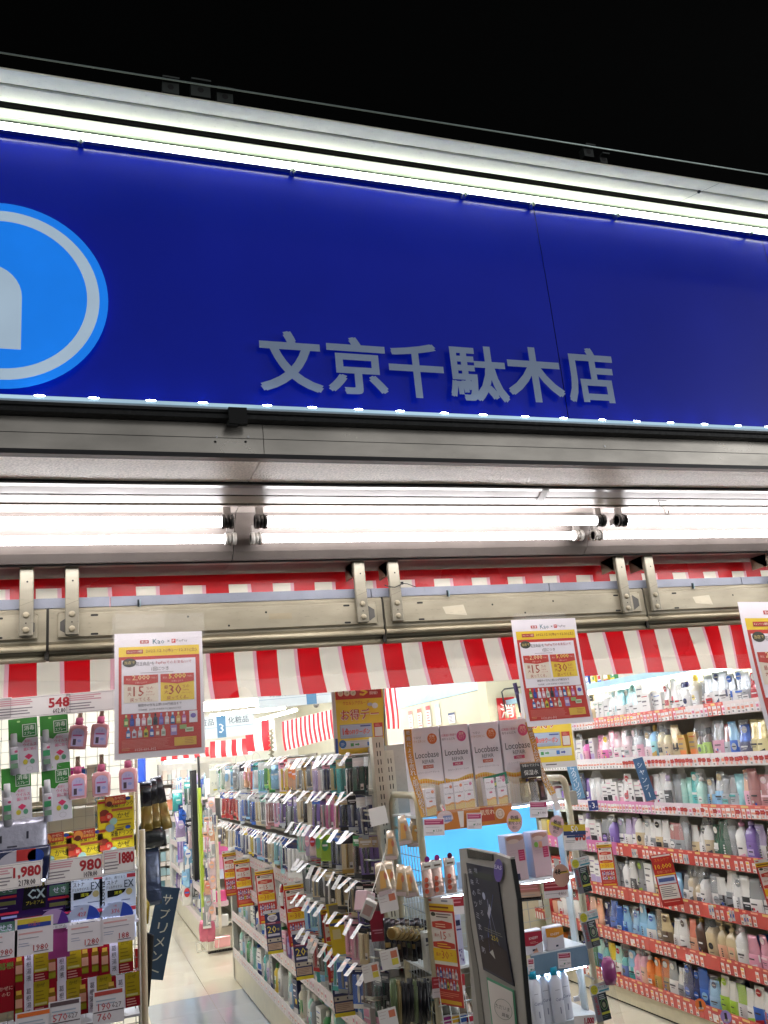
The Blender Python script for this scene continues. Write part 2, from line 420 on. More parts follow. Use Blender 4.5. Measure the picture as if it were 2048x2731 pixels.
b = MB('enamel'); b.prism([(w2, ZS - .002), (w3, ZS - .003), (w3, ZS + .006), (w2, ZS + .006)], -2.4, 3.6, '7C7264'); b.obj('beige_strip', sf)
p1, p2 = atZ(1462, 1307, ZS - .004), atZ(1434, 1336, ZS - .004)
q = MB('paper'); q.poly3([(p1.x - .02, p1.y, ZS - .0045), (p1.x + .005, p1.y, ZS - .0045), (p2.x + .02, p2.y, ZS - .0045), (p2.x - .005, p2.y, ZS - .0045)], 'C8CCCC'); q.obj('tape_patch', sf)
# reflector housings behind the tubes
yr0 = prof(1346); yr1 = -.06; zr = 2.232
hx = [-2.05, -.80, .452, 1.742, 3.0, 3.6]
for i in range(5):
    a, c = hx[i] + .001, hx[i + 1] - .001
    b = MB('enamel'); b.prism([(-.165, ZS + .034), (-.118, ZS - .022), (yr1 - .03, zr + .022), (yr1, zr + .0), (yr1 + .0118, zr), (yr1 + .0118, ZS + .034)], a, c, '6E6661'); b.obj('lower_panel', sf)  # lower part of the reflector; its dimmer look is put into a darker grey
    b = MB('enamel'); b.prism([(yr0, ZS - .004), (yr0 + .012, ZS - .004), (yr0 + .03, ZS + .0345), (yr1 + .011, ZS + .0345), (yr1 + .011, ZS + .045), (yr0, ZS + .045)], a, c, 'B9AFA8')
    b.obj('reflector', sf)
b = MB('dark'); b.box(-2.4, yr1 + .013, zr - .004, 3.6, yr1 + .02, zr + .02, '1D1B1B'); b.obj('shadow_gap', sf)
b = MB('stained')
sp = [-2.4, -.05, .45, 1.0, 1.35, 1.95, 2.6, 3.6]
b = MB('enamel'); b.box(-2.4, yr1 + .021, zr - .002, 3.6, yr1 + .05, zr + .02, '9A9488'); b.obj('edge_strip', sf)
for i in range(7):
    b = MB('stained'); b.box(sp[i] + .0006, yr1 + .051, zr, sp[i + 1] - .0006, .36, zr + .02, '786664'); b.obj('soffit_board', sf)
# solid roof body above the soffit
b = MB('dark'); b.box(-2.4, -.644, ZS + .05, 3.6, .0, 3.23, '101010'); b.box(-2.4, .0, ZS + .05, 3.6, .355, 3.34, '101010'); b.obj('roof_body', sf)
# ceiling hook
p = at(1750, 1258, -.42)
hk = thing('ceiling_hook', 'small steel hook screwed under the textured soffit strip at right', 'hook', (p.x, p.y, ZS))
q = MB('steel'); q.box(-.014, -.004, -.004, .014, .004, 0, 'B8B0A8'); q.obj('hook_plate', hk)
q = MB('steel'); q.tube([(-.012, 0, -.003), (-.012, 0, -.018), (.0, 0, -.026), (.004, 0, -.034), (.004, 0, -.046), (.012, 0, -.050), (.019, 0, -.044), (.019, 0, -.034)], .0016, '6A625C', None, 6); q.obj('hook_wire', hk)

# ---- tube lights
def tube_light(x0, x1, Y, z, name_lab, sock, r=.0155):
    t = thing('tube_light', name_lab, 'tube light', ((x0 + x1) / 2, Y, z), group='tube lights under the awning')
    L = (x1 - x0) / 2
    q = MB('tube_light'); q.tube([(-L + .03, 0, 0), (L - .03, 0, 0)], r, 'FBF8FA', None, 14); q.obj('glass_tube', t)
    for s in (-1, 1):
        q = MB('plastic')
        xs = [s * (L - .034), s * (L - .026), s * (L - .024), s * (L - .014), s * (L - .012), s * L]
        for k in range(0, 6, 2):
            q.tube([(xs[k], 0, 0), (xs[k + 1], 0, 0)], r + (.0065 if k != 2 else .004), sock, None, 14)
        q.tube([(xs[0], 0, 0), (xs[5], 0, 0)], r + .001, sock, None, 14)
        q.obj('lamp_holder', t)
        q = MB('plastic'); q.box(s * (L - .016) - .011, .0, r, s * (L - .016) + .011, .012, r + .03, '8A8682'); q.box(s * (L - .016) - .009, .012, r - .02, s * (L - .016) + .009, .05, r + .0, '8A8682'); q.obj('bracket', t)
    return t
for i in range(-1, 3):
    a = .482 + i * 1.262 + (.0 if i < 1 else -.012)
    tube_light(a, a + 1.198, -.304, at(1024, 1390, -.304).z, ['bright fluorescent tube at the outer left of the upper row, cut by the photo edge', 'bright fluorescent tube in the upper row between the two dark socket pairs', 'bright fluorescent tube in the upper row right of the second dark sockets', 'fluorescent tube farthest right in the upper row beyond the frame'][i + 1], '4C4A48')
    xa_ = at(668, 1436, -.165).x; xb_ = at(1552, 1429, -.165).x; a2 = xa_ + i * (xb_ - xa_ + .045)
    tube_light(a2, a2 + xb_ - xa_, -.165, at(1024, 1433, -.165).z, ['bright fluorescent tube at the left end of the lower row with pale sockets', 'bright fluorescent tube in the lower row between pale grey socket pairs', 'bright fluorescent tube in the lower row right of the second pale sockets', 'fluorescent tube farthest right in the lower row beyond the frame'][i + 1], 'A8A6A0', .013)

# ================================================================== SHUTTER CASES, BRACKETS, RAIL
CY = 0.0
zc0, zc1 = 2.022, 2.098
rl = thing('curtain_rail', 'flat grey-blue metal rail behind the hanging brackets below the soffit', 'rail', (0, 0, 0))
xr = [-2.0, .085, .93, 1.62, 2.5, 3.6]
lab = at(1024, 1562, .02).z
for i in range(5):
    b = MB('enamel'); a, c = xr[i] + .002, xr[i + 1] - .002
    b.box(a, .012, 2.112, c, .035, 2.142, '7C808C'); b.obj('rail_bar', rl)
cx_ = [-1.13, -.093, .966, 2.02, 3.08]
clab = ['cream metal shutter guide box at the left edge, mostly outside the frame', 'cream metal shutter guide box above the leftmost red poster', 'cream metal shutter guide box above the middle red poster', 'cream metal shutter guide box at the right edge above the cut-off poster']
for i in range(4):
    a, c = cx_[i] + .004, cx_[i + 1] - .004
    sc = thing('shutter_box', clab[i], 'shutter box', (a, 0, zc0), group='shutter boxes across the entrance')
    w = c - a
    b = MB('cream_metal'); b.prism([(.020, -.045), (.030, -.05), (.06, -.05), (.06, .088), (.012, .088), (.006, .080), (.006, -.012), (.014, -.028)], 0, w, '9C947F'); b.obj('case_body', sc)
    b = MB('cream_metal'); b.bbox_bev(.022, -.002, -.004, w - .022, .0055, .072, 'A39B86', None, .004); b.obj('face_plate', sc)
    b = MB('cream_metal'); b.tube([(.0, .008, -.030), (w, .008, -.030)], .0095, 'AFA48A', None, 10); b.tube([(.0, .028, -.058), (w, .028, -.058)], .0105, '9E947C', None, 10); b.obj('guide_lip', sc)
    b = MB('dark'); b.box(-.012, .012, -.062, -.0005, .058, .09, '2A261E'); b.obj('joint', sc)
    for s in (.045, w - .045):
        d = 1 if s < .1 else -1; b = MB('dark')
        b.poly([(s - .012 * d * -1, .004), (s - d * .014, .02), (s - d * .014, .045), (s + d * .012, .062), (s + d * .012, .004)][::d], '55534E', 5); b.obj('cutout', sc)
    for s in (.128, w - .128):
        for z in (.005, .062):
            b = MB('dark'); b.poly([(s + q * .008 + .003 * math.cos(a), z + .003 * math.sin(a)) for q, aa in ((1, -PI / 2), (-1, PI / 2)) for a in [aa + PI * j / 6 for j in range(7)]], '141210', 5); b.obj('slot', sc)
    for fx, z in ((.385, .046), (.62, .05), (.505, .012)):
        b = MB('dark'); b.ell(w * fx, z, .0035, .0035, '0F0E0C', 5, n=10); b.obj('hole', sc)
    b = MB('cream_metal', y0=-.0025)
    if i == 1:
        b.rect(.66, .026, .735, .045, 'A69A80', 2)
    else:
        b.poly([(.22, .02), (.30, .012), (.29, .05), (.21, .045)], 'C6BDA6', 1)
    b.obj('tape_mark', sc)
def lbr(x, ytop, ybot, k):
    pt = at(x, ytop, -.022); pb = at(x, ybot, -.022)
    X = (pt.x + pb.x) / 2 if False else at(x, (ytop + ybot) / 2, -.022).x
    t = thing('hanging_bracket', k, 'bracket', (X, -.012, pb.z), group='brackets hanging over the shutter boxes')
    H = zr - pb.z; w = .0195
    b = MB('cream_metal'); b.bbox_bev(-w, -.012, 0, w, .006, H, '8C8675', None, .0025); b.obj('arm', t)
    b = MB('cream_metal'); b.box(-w, .0065, H - .05, -w + .004, .09, H - .001, '8F8672'); b.poly3([(-w, .09, H - .001), (-w, .0065, H - .06), (-w, .0065, H - .001)], '8F8672'); b.obj('gusset', t)
    for z in (.018, .062):
        b = MB('cream_metal'); b.rings([[(.0085 * q * math.cos(a), yy, z + .0085 * q * math.sin(a)) for a in [2 * PI * j / 12 for j in range(12)]] for yy, q in ((-.012, 1.15), (-.0145, 1.1), (-.0165, .85), (-.017, .4))], 'A0967E', None, True); b.obj('bolt', t)
    b = MB('dark', y0=-.0125); b.ell(0, .038, .0022, .0022, '0C0B0A', 0, n=8); b.ell(.002, H - .045, .003, .003, '1A1814', 0, n=8); b.obj('hole', t)
    b = MB('dark', y0=-.0124); b.poly([(-w, .088), (w, .103), (w, .1042), (-w, .0892)], '6F6754', 0); b.obj('score_line', t)
names = ['leftmost cream hanging bracket at the photo edge, left of the box joint', 'cream hanging bracket just right of the left box joint', 'cream hanging bracket left of the joint above the middle of the banner', 'cream hanging bracket with black cable tie round it', 'cream hanging bracket just left of the joint above the middle poster', 'cream hanging bracket just right of the joint above the middle poster', 'rightmost cream hanging bracket at the photo edge']
for (x, a, c), k in zip([(70, 1508, 1697), (192, 1505, 1693), (963, 1490, 1660), (1055, 1489, 1657), (1664, 1482, 1635), (1741, 1480, 1630), (2070, 1470, 1600)], names): lbr(x, a, c, k)
p = at(1050, 1563, -.03)
ctie = MB('plastic')
ctie.tube([(p.x - .030, p.y + .004, p.z + .005), (p.x - .022, p.y - .004, p.z - .002), (p.x, p.y - .008, p.z - .006), (p.x + .022, p.y - .006, p.z + .002), (p.x + .032, p.y, p.z + .009)], .0018, '121212', None, 5)
ctie.tube([(p.x + .024, p.y - .008, p.z + .007), (p.x + .045, p.y - .012, p.z + .004), (p.x + .075, p.y - .013, p.z - .008)], .0014, '121212', None, 5)
ctie.box(p.x + .024, p.y - .011, p.z + .003, p.x + .032, p.y - .004, p.z + .012, '121212')
tag(ctie.obj('cable_tie'), 'black cable tie looped round a hanging bracket, its tail sticking out', 'cable tie')
for x, y in [(372, 1609), (1196, 1583), (1850, 1563)]:
    p = at(x, y, -.002); q = MB('steel'); q.box(-.006, 0, -.01, -.001, .004, .012, '2A3438'); q.box(.001, 0, -.01, .004, .004, .012, '8FA6AC'); 
    tag(q.obj('clip', None, tuple(p)), 'small dark clip under the grey rail ' + {372: 'above the left poster', 1196: 'right of the cable tie', 1850: 'above the right end of the banner'}[x], 'clip')

# ================================================================== RED AND WHITE BANNER
BYP = .10
bn = thing('striped_banner', 'red and white striped festive banner hung across the entrance behind the shutter boxes', 'banner', (0, BYP, 0))
def banner(parent, x0, x1, zt_, zbf, per, phase, Y=0., amp=.008, band=.045, red='C00E18', white='DDD5C4', name='banner_cloth', sub=6, seed=0, matn='vinyl', edge=True, slant=0.):
    b = MB(matn); n = int((x1 - x0) / per * sub * 2); rows = 10
    xs = [x0 + (x1 - x0) * i / n for i in range(n + 1)]
    # put vertices exactly on stripe edges
    xs = []; k = math.floor((x0 - phase) / (per / 2))
    while phase + k * per / 2 < x1:
        for j in range(sub): xs.append((phase + (k + j / sub) * per / 2, k))
        k += 1
    base = len(b.v)
    zt_f = zt_ if callable(zt_) else (lambda x: zt_)
    for (x, kk) in xs:
        for r in range(rows + 1):
            w = 0 if r == 0 else ((.085 + (r - 1) / (rows - 1) * .915) if band else r / rows)
            zt2 = zt_f(x); zz = zt2 + (zbf(x) - zt2) * w
            y = Y + amp * (math.sin(x * 7.3 + seed) * w + .7 * math.sin(x * 17.1 + w * 2.2 + seed) * w) - .01 * w * w
            xx = x + .010 * math.sin(w * 3.4 + x * 2.1 + seed) * w + slant * w * w + (.006 * math.sin(x * 13.7 + w * 2) * w if slant else 0)
            b.v.append((xx, y, zz))
    for i in range(len(xs) - 1):
        isred = (xs[i][1] % 2 == 0)
        for r in range(rows):
            q = base + i * (rows + 1) + r
            zc = b.v[q][2]
            c = red if (isred or (r == 0 and band)) else white
            if c == white and slant and i % sub == sub - 1 and r > 0: c = 'D9A2AC'  # fold shadow and cloth overlap left of each red stripe, painted in as pink
            b.face((q, q + 1, q + rows + 2, q + rows + 1), c, None, True)
    return b.obj(name, parent)
_bp = [at(x, y, BYP) for x, y in ((-300, 1872), (0, 1868), (300, 1868), (568, 1867), (800, 1853), (1024, 1836), (1320, 1817), (1549, 1803), (1800, 1792), (2005, 1783), (2300, 1768))]
def bot(x):
    return float(np.interp(x, [p.x for p in _bp], [p.z for p in _bp]))
# per-row heights: first row is the red top band
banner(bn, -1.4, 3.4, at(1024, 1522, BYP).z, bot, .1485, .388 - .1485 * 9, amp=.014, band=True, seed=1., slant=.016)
b = MB('film'); pts = []
for i in range(60):
    x = -.9 + 3.6 * i / 59; pts.append((x, bot(x)))
base = len(b.v)
for x, z in pts: b.v += [(x, -.035 - .006 * math.sin(x * 9), z + .055), (x, -.03, z - .004)]
for i in range(59): b.face((base + 2 * i, base + 2 * i + 1, base + 2 * i + 3, base + 2 * i + 2), 'FFFFFF', None, True)
b.obj('clear_hem', bn)

# ================================================================== PRINTED CARDS
CARDS = {}
def cached(f):
    def g(*a):
        k = (f.__name__,) + a
        if k not in CARDS: CARDS[k] = f(*a)
        return CARDS[k]
    return g
def bottle_icon(b, x, z, w, h, c, c2, L=3):
    b.poly([(x - w / 2, z), (x + w / 2, z), (x + w / 2, z + h * .6), (x + w * .18, z + h * .72), (x + w * .18, z + h * .8), (x - w * .18, z + h * .8), (x - w * .18, z + h * .72), (x - w / 2, z + h * .6)], c, L)
    b.rect(x - w * .22, z + h * .8, x + w * .22, z + h, c2, L); b.rect(x - w * .35, z + h * .15, x + w * .35, z + h * .45, c2, L + 1)
def campaign(bend=None):
    # local: width .257, height .364, centre origin at the top edge
    b = MB('paper', bend=bend); w = .1285; H = .364
    b.rect(-w, -H, w, 0, 'E6DFE4', 0)
    b.rect(-.055, -.032, -.030, -.022, 'B8372F', 1); b.tx('第6弾', -.0425, -.027, .007, 'FFFFFF', 2)
    b.tx('Kao', -.001, -.0265, .0155, '2E6A78', 1, bold=.01); b.tx('×', .028, -.027, .007, '555555', 1)
    b.rect(.037, -.033, .049, -.021, 'C8352E', 1); b.tx('P', .043, -.027, .008, 'FFFFFF', 2, bold=.03); b.tx('PayPay', .068, -.0275, .0095, '6B6468', 1, w=.032)
    b.rect(-w + .012, -.070, w - .010, -.041, 'E2C02A', 1)
    b.rect(-.095, -.062, -.047, -.050, 'A83428', 2); b.tx('キャンペーン期間', -.071, -.056, .0065, 'F2E2C0', 3, w=.042)
    b.tx('2022.12.1(木)～12.31(土)', .036, -.0555, .0125, '8A3A22', 2, w=.150, bold=.012)
    b.rect(-w + .012, -H + .018, w - .010, -.0702, 'BE3227', 1)
    b.rect(-w + .020, -.236, w - .022, -.080, 'E6E0E6', 2)
    b.ell(-.086, -.088, .020, .013, '3A3A30', 3); b.tx('当店で', -.086, -.088, .009, 'D8C070', 4, w=.030, bold=.01)
    b.tx('花王商品*を', -.041, -.0925, .0115, '3A3034', 3, w=.052, bold=.01); b.tx('PayPayでのお支払いで', .042, -.0915, .0115, 'B33A36', 3, w=.104, bold=.012)
    b.tx('1回につき', .002, -.109, .0115, '3A3034', 3, w=.050, bold=.01); b.lines(-.055, -.119, .05, 1, .003, '8A7C80', 3, .0012)
    for s, c, t, t2 in ((-1, 'E2D5C2', '2,000', '15'), (1, 'E3C23A', '5,000', '30')):
        m = s * .0525 - .001
        b.rect(m - .049, -.205, m + .049, -.126, c, 3)
        b.poly([(m - .049, -.150), (m, -.156), (m + .049, -.150), (m + .049, -.126), (m - .049, -.126)], 'BE3A30', 4)
        b.tx(t, m + .0, -.134, .0165, 'F2D9A0' if s < 0 else 'F4D96A', 5, w=.050, bold=.02); b.tx('税込', m - .036, -.137, .006, 'E8B8A8', 5); b.tx('円以上', m + .037, -.135, .0055, 'E8B8A8', 5)
        b.tx('お買い上げで', m, -.148, .0055, 'E8B8A8', 5, w=.034)
        b.tx('最', m - .033, -.165, .011, 'A8402A', 4, bold=.015); b.tx('大', m - .033, -.180, .011, 'A8402A', 4, bold=.015)
        b.tx(t2, m - .007, -.173, .028, 'A8402A', 4, bold=.015); b.tx('%の', m + .025, -.165, .0095, 'A8402A', 4, bold=.01)
        b.tx('PayPay', m + .024, -.176, .006, 'B8503A', 4); b.tx('ポイントが', m + .026, -.184, .0045, 'B8503A', 4)
        b.tx('戻ってくる。', m + .0, -.1965, .0115, 'A8402A', 4, w=.062, bold=.012)
    b.tx('期間中の付与上限1,500円相当まで', 0, -.214, .0085, '3C3036', 3, w=.125, bold=.012)
    b.tx('付与時期：2023年1月末頃までに順次付与予定', 0, -.227, .006, '54484C', 3, w=.122)
    x = -.092; r = random.Random(3)
    for i in range(11):
        bottle_icon(b, -.096 + i * .0165, -.272, .0125, .033, ['5C8A4A', '2A3C8C', 'D8D4E4', 'D6A8B8', 'C9D0C4', '303848', '6E62B0', 'C8B8BC', '3C6AA0', 'D0A050', 'B868A0'][i], ['D8D890', '3450B0', 'E8E4EC', 'E8E0E4', '9AA8A0', '181820', '8A7CC8', 'E6D8D8', 'D0DCE8', 'E8D090', 'E8C8DC'][i])
    b.rect(.084, -.272, .108, -.238, 'E2DCE2', 3); b.ell(.096, -.252, .008, .007, '6A58A8', 4)
    for i in range(7):
        bottle_icon(b, -.090 + i * .0165, -.305, .012, .030, ['4A6EA8', 'C8CCD8', 'B8AEB4', 'C8BC3A', '3A50A0', 'B86858', 'C8CCC0'][i], ['E0E0E8', 'A04050', 'DCD8DC', '486030', 'D8DCE8', 'E8D8C8', '8A9A88'][i])
    b.rect(.030, -.305, .048, -.276, '9A82B8', 3); b.rect(.032, -.295, .046, -.284, 'D8C8DC', 4)
    b.rect(.056, -.289, .076, -.277, '8FA868', 3); b.rect(.072, -.298, .096, -.285, 'C8D0B8', 3); b.rect(.075, -.294, .093, -.289, '8AA070', 4)
    b.lines(-.108, -.311, .03, 7, .0036, 'D2786A', 2, .0012, .12)
    b.rect(.040, -.336, .104, -.312, 'D8AE40', 3); b.lines(.070, -.316, .100, 4, .0045, 'B06830', 4, .0012)
    b.tx('0120-601-302', -.042, -.339, .0075, 'E8C8C0', 2, w=.060, bold=.012); b.lines(-.010, -.336, .06, 2, .0035, 'D2786A', 2, .001); b.lines(-.108, -.334, -.08, 2, .004, 'D8A060', 2, .001)
    return b
@cached
def promo_card():
    # narrow red shelf card, w .066 h .175 origin top centre
    b = MB('board'); w = .033; H = .178
    b.rect(-w, -H, w, 0, 'BC2F26', 0)
    b.rect(-w, -.010, w, 0, 'E2DCD8', 1); b.rect(-w + .003, -.006, -w + .012, -.003, 'C84038', 2); b.rect(.004, -.006, .02, -.003, '8A8A90', 2)
    b.rect(-w, -.021, w, -.010, 'E0B41E', 1); b.lines(-w + .004, -.014, w - .004, 1, .003, '7A3A18', 2, .003)
    b.rect(-w + .0045, -.112, w - .0045, -.024, 'E4DAD0', 1)
    b.ell(-.020, -.028, .006, .0035, '3A3A28', 2); b.lines(-.013, -.0265, .026, 2, .0045, '6A4A48', 2, .0018)
    b.poly([(-.025, -.050), (0, -.053), (.025, -.050), (.025, -.041), (0, -.038), (-.025, -.041)], 'C23A2E', 2); b.lines(-.016, -.0435, .018, 2, .004, 'F0C8A8', 3, .0015)
    b.tx('15', .001, -.063, .0135, 'C04A30', 2, bold=.02); b.tx('最大', -.0155, -.063, .006, 'C04A30', 2); b.tx('%', .0165, -.061, .006, 'C04A30', 2)
    b.poly([(-.027, -.083), (0, -.086), (.027, -.083), (.027, -.075), (0, -.072), (-.027, -.075)], 'C23A2E', 2); b.lines(-.016, -.0765, .018, 2, .004, 'F0C040', 3, .0015)
    b.rect(-w + .0045, -.106, w - .0045, -.085, 'E8BE22', 2)
    b.tx('30', .001, -.095, .0135, 'C8602A', 3, bold=.02); b.tx('最大', -.0155, -.095, .006, 'C04A30', 3); b.tx('%', .0165, -.093, .006, 'C04A30', 3)
    for i in range(7):
        bottle_icon(b, -.023 + i * .0076, -.134, .006, .017, ['D8D4DC', '4A58A0', 'C8B8C8', 'D0C8D0', '5A5A90', 'C8A8A0', 'D8D0D4'][i], ['7A78A8', 'C8D0E0', 'A86878', '8888B0', 'C0C0D8', 'E0D8D0', '909098'][i], 1)
        bottle_icon(b, -.023 + i * .0076, -.152, .006, .016, ['B8A8C0', 'D8D4DC', '6A7AB0', 'C8C050', 'D8D0D4', '8A6AA0', 'C8D0B8'][i], ['E0D8E0', '6A88A8', 'D0D8E0', '4A6A30', 'A85868', 'D8C8E0', '7A9070'][i], 1)
    b.lines(-.026, -.157, .024, 3, .003, 'E08A70', 1, .001); b.rect(-.027, -.175, .028, -.169, 'D8A828', 1)
    me = b
    me.cur = 'board'; me.box(-w, .0002, -H, w, .0012, 0, 'D8D0C8')
    return b.mesh('promo_card')
@cached
def navy_card():
    b = MB('board'); w = .026; H = .135
    b.rect(-w, -H, w, 0, '262A58', 0); b.rect(-w, -.010, w, 0, 'C8C8D0', 1); b.ell(.0, -.005, .003, .003, '222244', 2, n=8)
    b.ell(0, -.025, .017, .011, 'D8D4DC', 1); b.lines(-.012, -.021, .012, 3, .004, '5A4A70', 2, .0016); b.rect(-.014, -.014, .014, -.011, 'E0C860', 2)
    b.rect(-w, -.045, w, -.038, '8A2A4A', 1); b.lines(-.018, -.040, .016, 1, .003, 'D8B8C8', 2, .002)
    b.tx('20', -.005, -.060, .021, 'E2CC50', 1, bold=.03, w=.030); b.tx('倍', .0165, -.062, .008, 'E2CC50', 1)
    b.rect(-.02, -.081, .02, -.074, 'C8C8D8', 1); b.rect(-w, -.100, w, -.086, '52485A', 1)
    b.rect(-.023, -.099, .023, -.088, 'B8AEA0', 2); b.ell(-.014, -.0935, .003, .003, '222244', 3, n=8); b.ell(.012, -.0935, .003, .003, '222244', 3, n=8)
    b.rect(-.023, -.123, .023, -.103, 'BCA08E', 1); b.lines(-.02, -.106, .02, 4, .004, '7A5A50', 2, .0012)
    b.rect(-w, -H, w, -.126, 'D2BC1E', 1)
    b.box(-w, .0002, -H, w, .0012, 0, 'C8C8C8')
    return b.mesh('point_card')
@cached
def tag_mesh(k):
    # shelf ticket, origin bottom centre
    b = MB('paper')
    if k == 0:   # white ticket, orange block, barcode
        b.rect(-.011, 0, .011, .045, 'E6E0DC', 0); b.rect(-.009, .018, .009, .033, 'DE8A6E', 1); b.lines(-.008, .042, .009, 2, .004, '9A8A84', 1, .001); b.rect(-.007, .003, .006, .012, '8A8684', 1)
    elif k == 1:
        b.rect(-.012, 0, .012, .047, 'E9E4DE', 0); b.rect(-.0095, .016, .0095, .029, 'E29A78', 1); b.rect(-.0095, .034, .0095, .044, 'E8C23C', 1); b.rect(-.006, .003, .008, .012, '9A9692', 1)
    elif k == 2:  # wide ticket with red figures
        b.rect(-.022, 0, .022, .044, 'ECE6E2', 0); b.rect(-.022, .037, .022, .044, 'B84858', 1); b.lines(-.018, .033, .015, 3, .005, 'A89A98', 1, .0012)
        b.ell(.013, .009, .007, .0065, 'E0B02A', 1, n=10); b.tx('448', .012, .010, .009, 'C8382C', 2, bold=.03)
    elif k == 3:
        b.rect(-.011, 0, .011, .044, 'E6DEE2', 0); b.rect(-.009, .02, .009, .034, 'D87890', 1); b.rect(-.007, .003, .006, .012, '908C8E', 1)
    elif k == 4:  # red arrow ticket
        b.rect(-.017, 0, .017, .045, 'DCD6D4', 0); b.rect(-.012, .004, .002, .018, 'E2A08A', 1)
        b.poly([(-.016, .020), (.004, .020), (.004, .015), (.018, .030), (.004, .045), (.004, .040), (-.016, .040)], 'A81C2C', 2)
        b.tx('オススメ', -.004, .030, .006, 'E8A83C', 3, w=.022)
    elif k == 5:
        b.rect(-.016, 0, .016, .045, 'E8E4E0', 0); b.rect(-.013, .004, -.002, .014, '8A8684', 1); b.rect(-.014, .02, .014, .030, 'E09480', 1); b.lines(-.012, .042, .012, 2, .005, 'B8A8A4', 1, .001)
    b.box(-.01, .0002, .001, .01, .0008, .04, 'C8C0BC')
    return b.mesh('price_tag')
def price_card(w, h, big, small, sub=True, col='F0E9E6', c1='B32630', name=True, frame=True, bands=None):
    b = MB('paper')
    b.rect(-w / 2, 0, w / 2, h, col, 0)
    if frame:
        for (x0, z0, x1, z1) in ((-w / 2 + .003, .003, w / 2 - .003, .0038), (-w / 2 + .003, h - .0038, w / 2 - .003, h - .003), (-w / 2 + .003, .003, -w / 2 + .0038, h - .003), (w / 2 - .0038, .003, w / 2 - .003, h - .003)):
            b.rect(x0, z0, x1, z1, '8A7C7E', 1)
    bw = min(w * .46, h * .5 * len(big) * .62)
    b.tx(big, w / 2 - bw / 2 - w * .03, h * .60, h * .44, c1, 1, w=bw, bold=.085, res=2)
    if small: b.tx(small, w / 2 - bw / 2 - w * .03, h * .20, h * .22, '463840', 1, w=bw * .62, bold=.04)
    if name:
        b.lines(-w / 2 + w * .05, h * .88, w * .02, 3, h * .10, 'D8A0A8', 1, h * .055, .3)
        b.lines(-w / 2 + w * .05, h * .50, w * .0, 3, h * .13, '8C8086', 1, h * .05, .4)
    if bands:
        for z0, z1, c in bands: b.rect(-w / 2, h * z0, w / 2, h * z1, c, 2)
    b.box(-w / 2, .0002, 0, w / 2, .0008, h, 'D8D0CE')
    return b

# ================================================================== PRODUCTS
PAL = dict(w=('white', 'E2DFDA'), iv=('ivory', 'D8CFB6'), be=('beige', 'C9B48C'), ch=('champagne', 'B8A47C'), g=('grey', '8A8C8E'), s=('silver', 'A9ADB0'),
           k=('black', '17171A'), br=('brown', '4A2E20'), db=('dark brown', '2A1C16'), r=('red', 'B01820'), co=('coral', 'D87862'), o=('orange', 'D8742A'),
           y=('yellow', 'DEC02C'), gy=('pale gold', 'CFC08A'), go=('gold', 'B08A3C'), li=('lime', 'A4C83C'), gr=('green', '3C8A4C'), dg=('dark green', '1E4A38'),
           mi=('mint', 'A4D6C6'), te=('teal', '4AA8A4'), aq=('aqua', '94C8CC'), lb=('light blue', '8ABADC'), b=('blue', '2A5CB4'), n=('navy', '1A2458'),
           lp=('lilac', 'B8A6CC'), pu=('purple', '7A60A4'), ma=('magenta', 'C85C98'), p=('pink', 'DE9CB0'), pp=('pale pink', 'E8CCD0'), pe=('peach', 'E0A888'), ro=('rose brown', 'A46E6C'), bz=('bronze', '6A5844'))
KIND = dict(P=('pump_bottle', 'pump bottle'), U=('refill_pouch', 'refill pouch'), B=('bottle', 'bottle'), T=('tube', 'tube'), X=('carton', 'carton'), S=('spray_bottle', 'spray bottle'),
            W=('wrapped_set', 'film-wrapped bottle set'), H=('hanging_pack', 'hanging pack'), G=('hanging_bag', 'clear hanging bag'))
PM = {}
def deco(b, w, z0, z1, col, acc, rr, L=1):
    H = z1 - z0; k = '3A3638' if sum(lin(col)) > .5 else 'E0DCD8'; m = rr.randrange(7)
    if m == 0:
        b.rect(-w * .5, z0 + H * .62, w * .5, z0 + H * .74, k, L); b.rect(-w * .3, z0 + H * .48, w * .3, z0 + H * .53, k, L)
    elif m == 1:
        for i in range(4): b.rect(-w * .12, z0 + H * (.72 - i * .16), w * .12, z0 + H * (.82 - i * .16), k, L)
        b.rect(w * .25, z0 + H * .3, w * .32, z0 + H * .75, acc, L)
    elif m == 2:
        b.ell(0, z0 + H * .62, w * .42, w * .42, acc, L, n=14); b.rect(-w * .3, z0 + H * .58, w * .3, z0 + H * .66, k, L + 1); b.rect(-w * .4, z0 + H * .2, w * .4, z0 + H * .24, k, L)
    elif m == 3:
        b.poly([(-w * .6, z0), (w * .6, z0), (w * .6, z0 + H * .42), (-w * .6, z0 + H * .24)], acc, L); b.rect(-w * .45, z0 + H * .66, w * .3, z0 + H * .76, k, L)
    elif m == 4:
        b.rect(-w * .55, z0 + H * .8, w * .55, z0 + H * .95, acc, L); b.rect(-w * .35, z0 + H * .55, w * .35, z0 + H * .60, k, L); b.rect(-w * .25, z0 + H * .44, w * .25, z0 + H * .47, k, L); b.rect(-w * .35, z0 + H * .1, w * .35, z0 + H * .13, k, L)
    elif m == 5:
        for i in range(5): b.ell(rr.uniform(-.4, .4) * w, z0 + H * rr.uniform(.08, .45), w * .14, w * .14, rr.choice([acc, 'C83850', '3A58A8', acc]), L + i * .1, n=8)
        b.rect(-w * .4, z0 + H * .68, w * .4, z0 + H * .78, k, L)
    else:
        b.rect(-w * .5, z0 + H * .3, w * .5, z0 + H * .66, acc, L); b.rect(-w * .35, z0 + H * .46, w * .35, z0 + H * .54, k, L + 1); b.rect(-w * .2, z0 + H * .8, w * .2, z0 + H * .86, k, L)
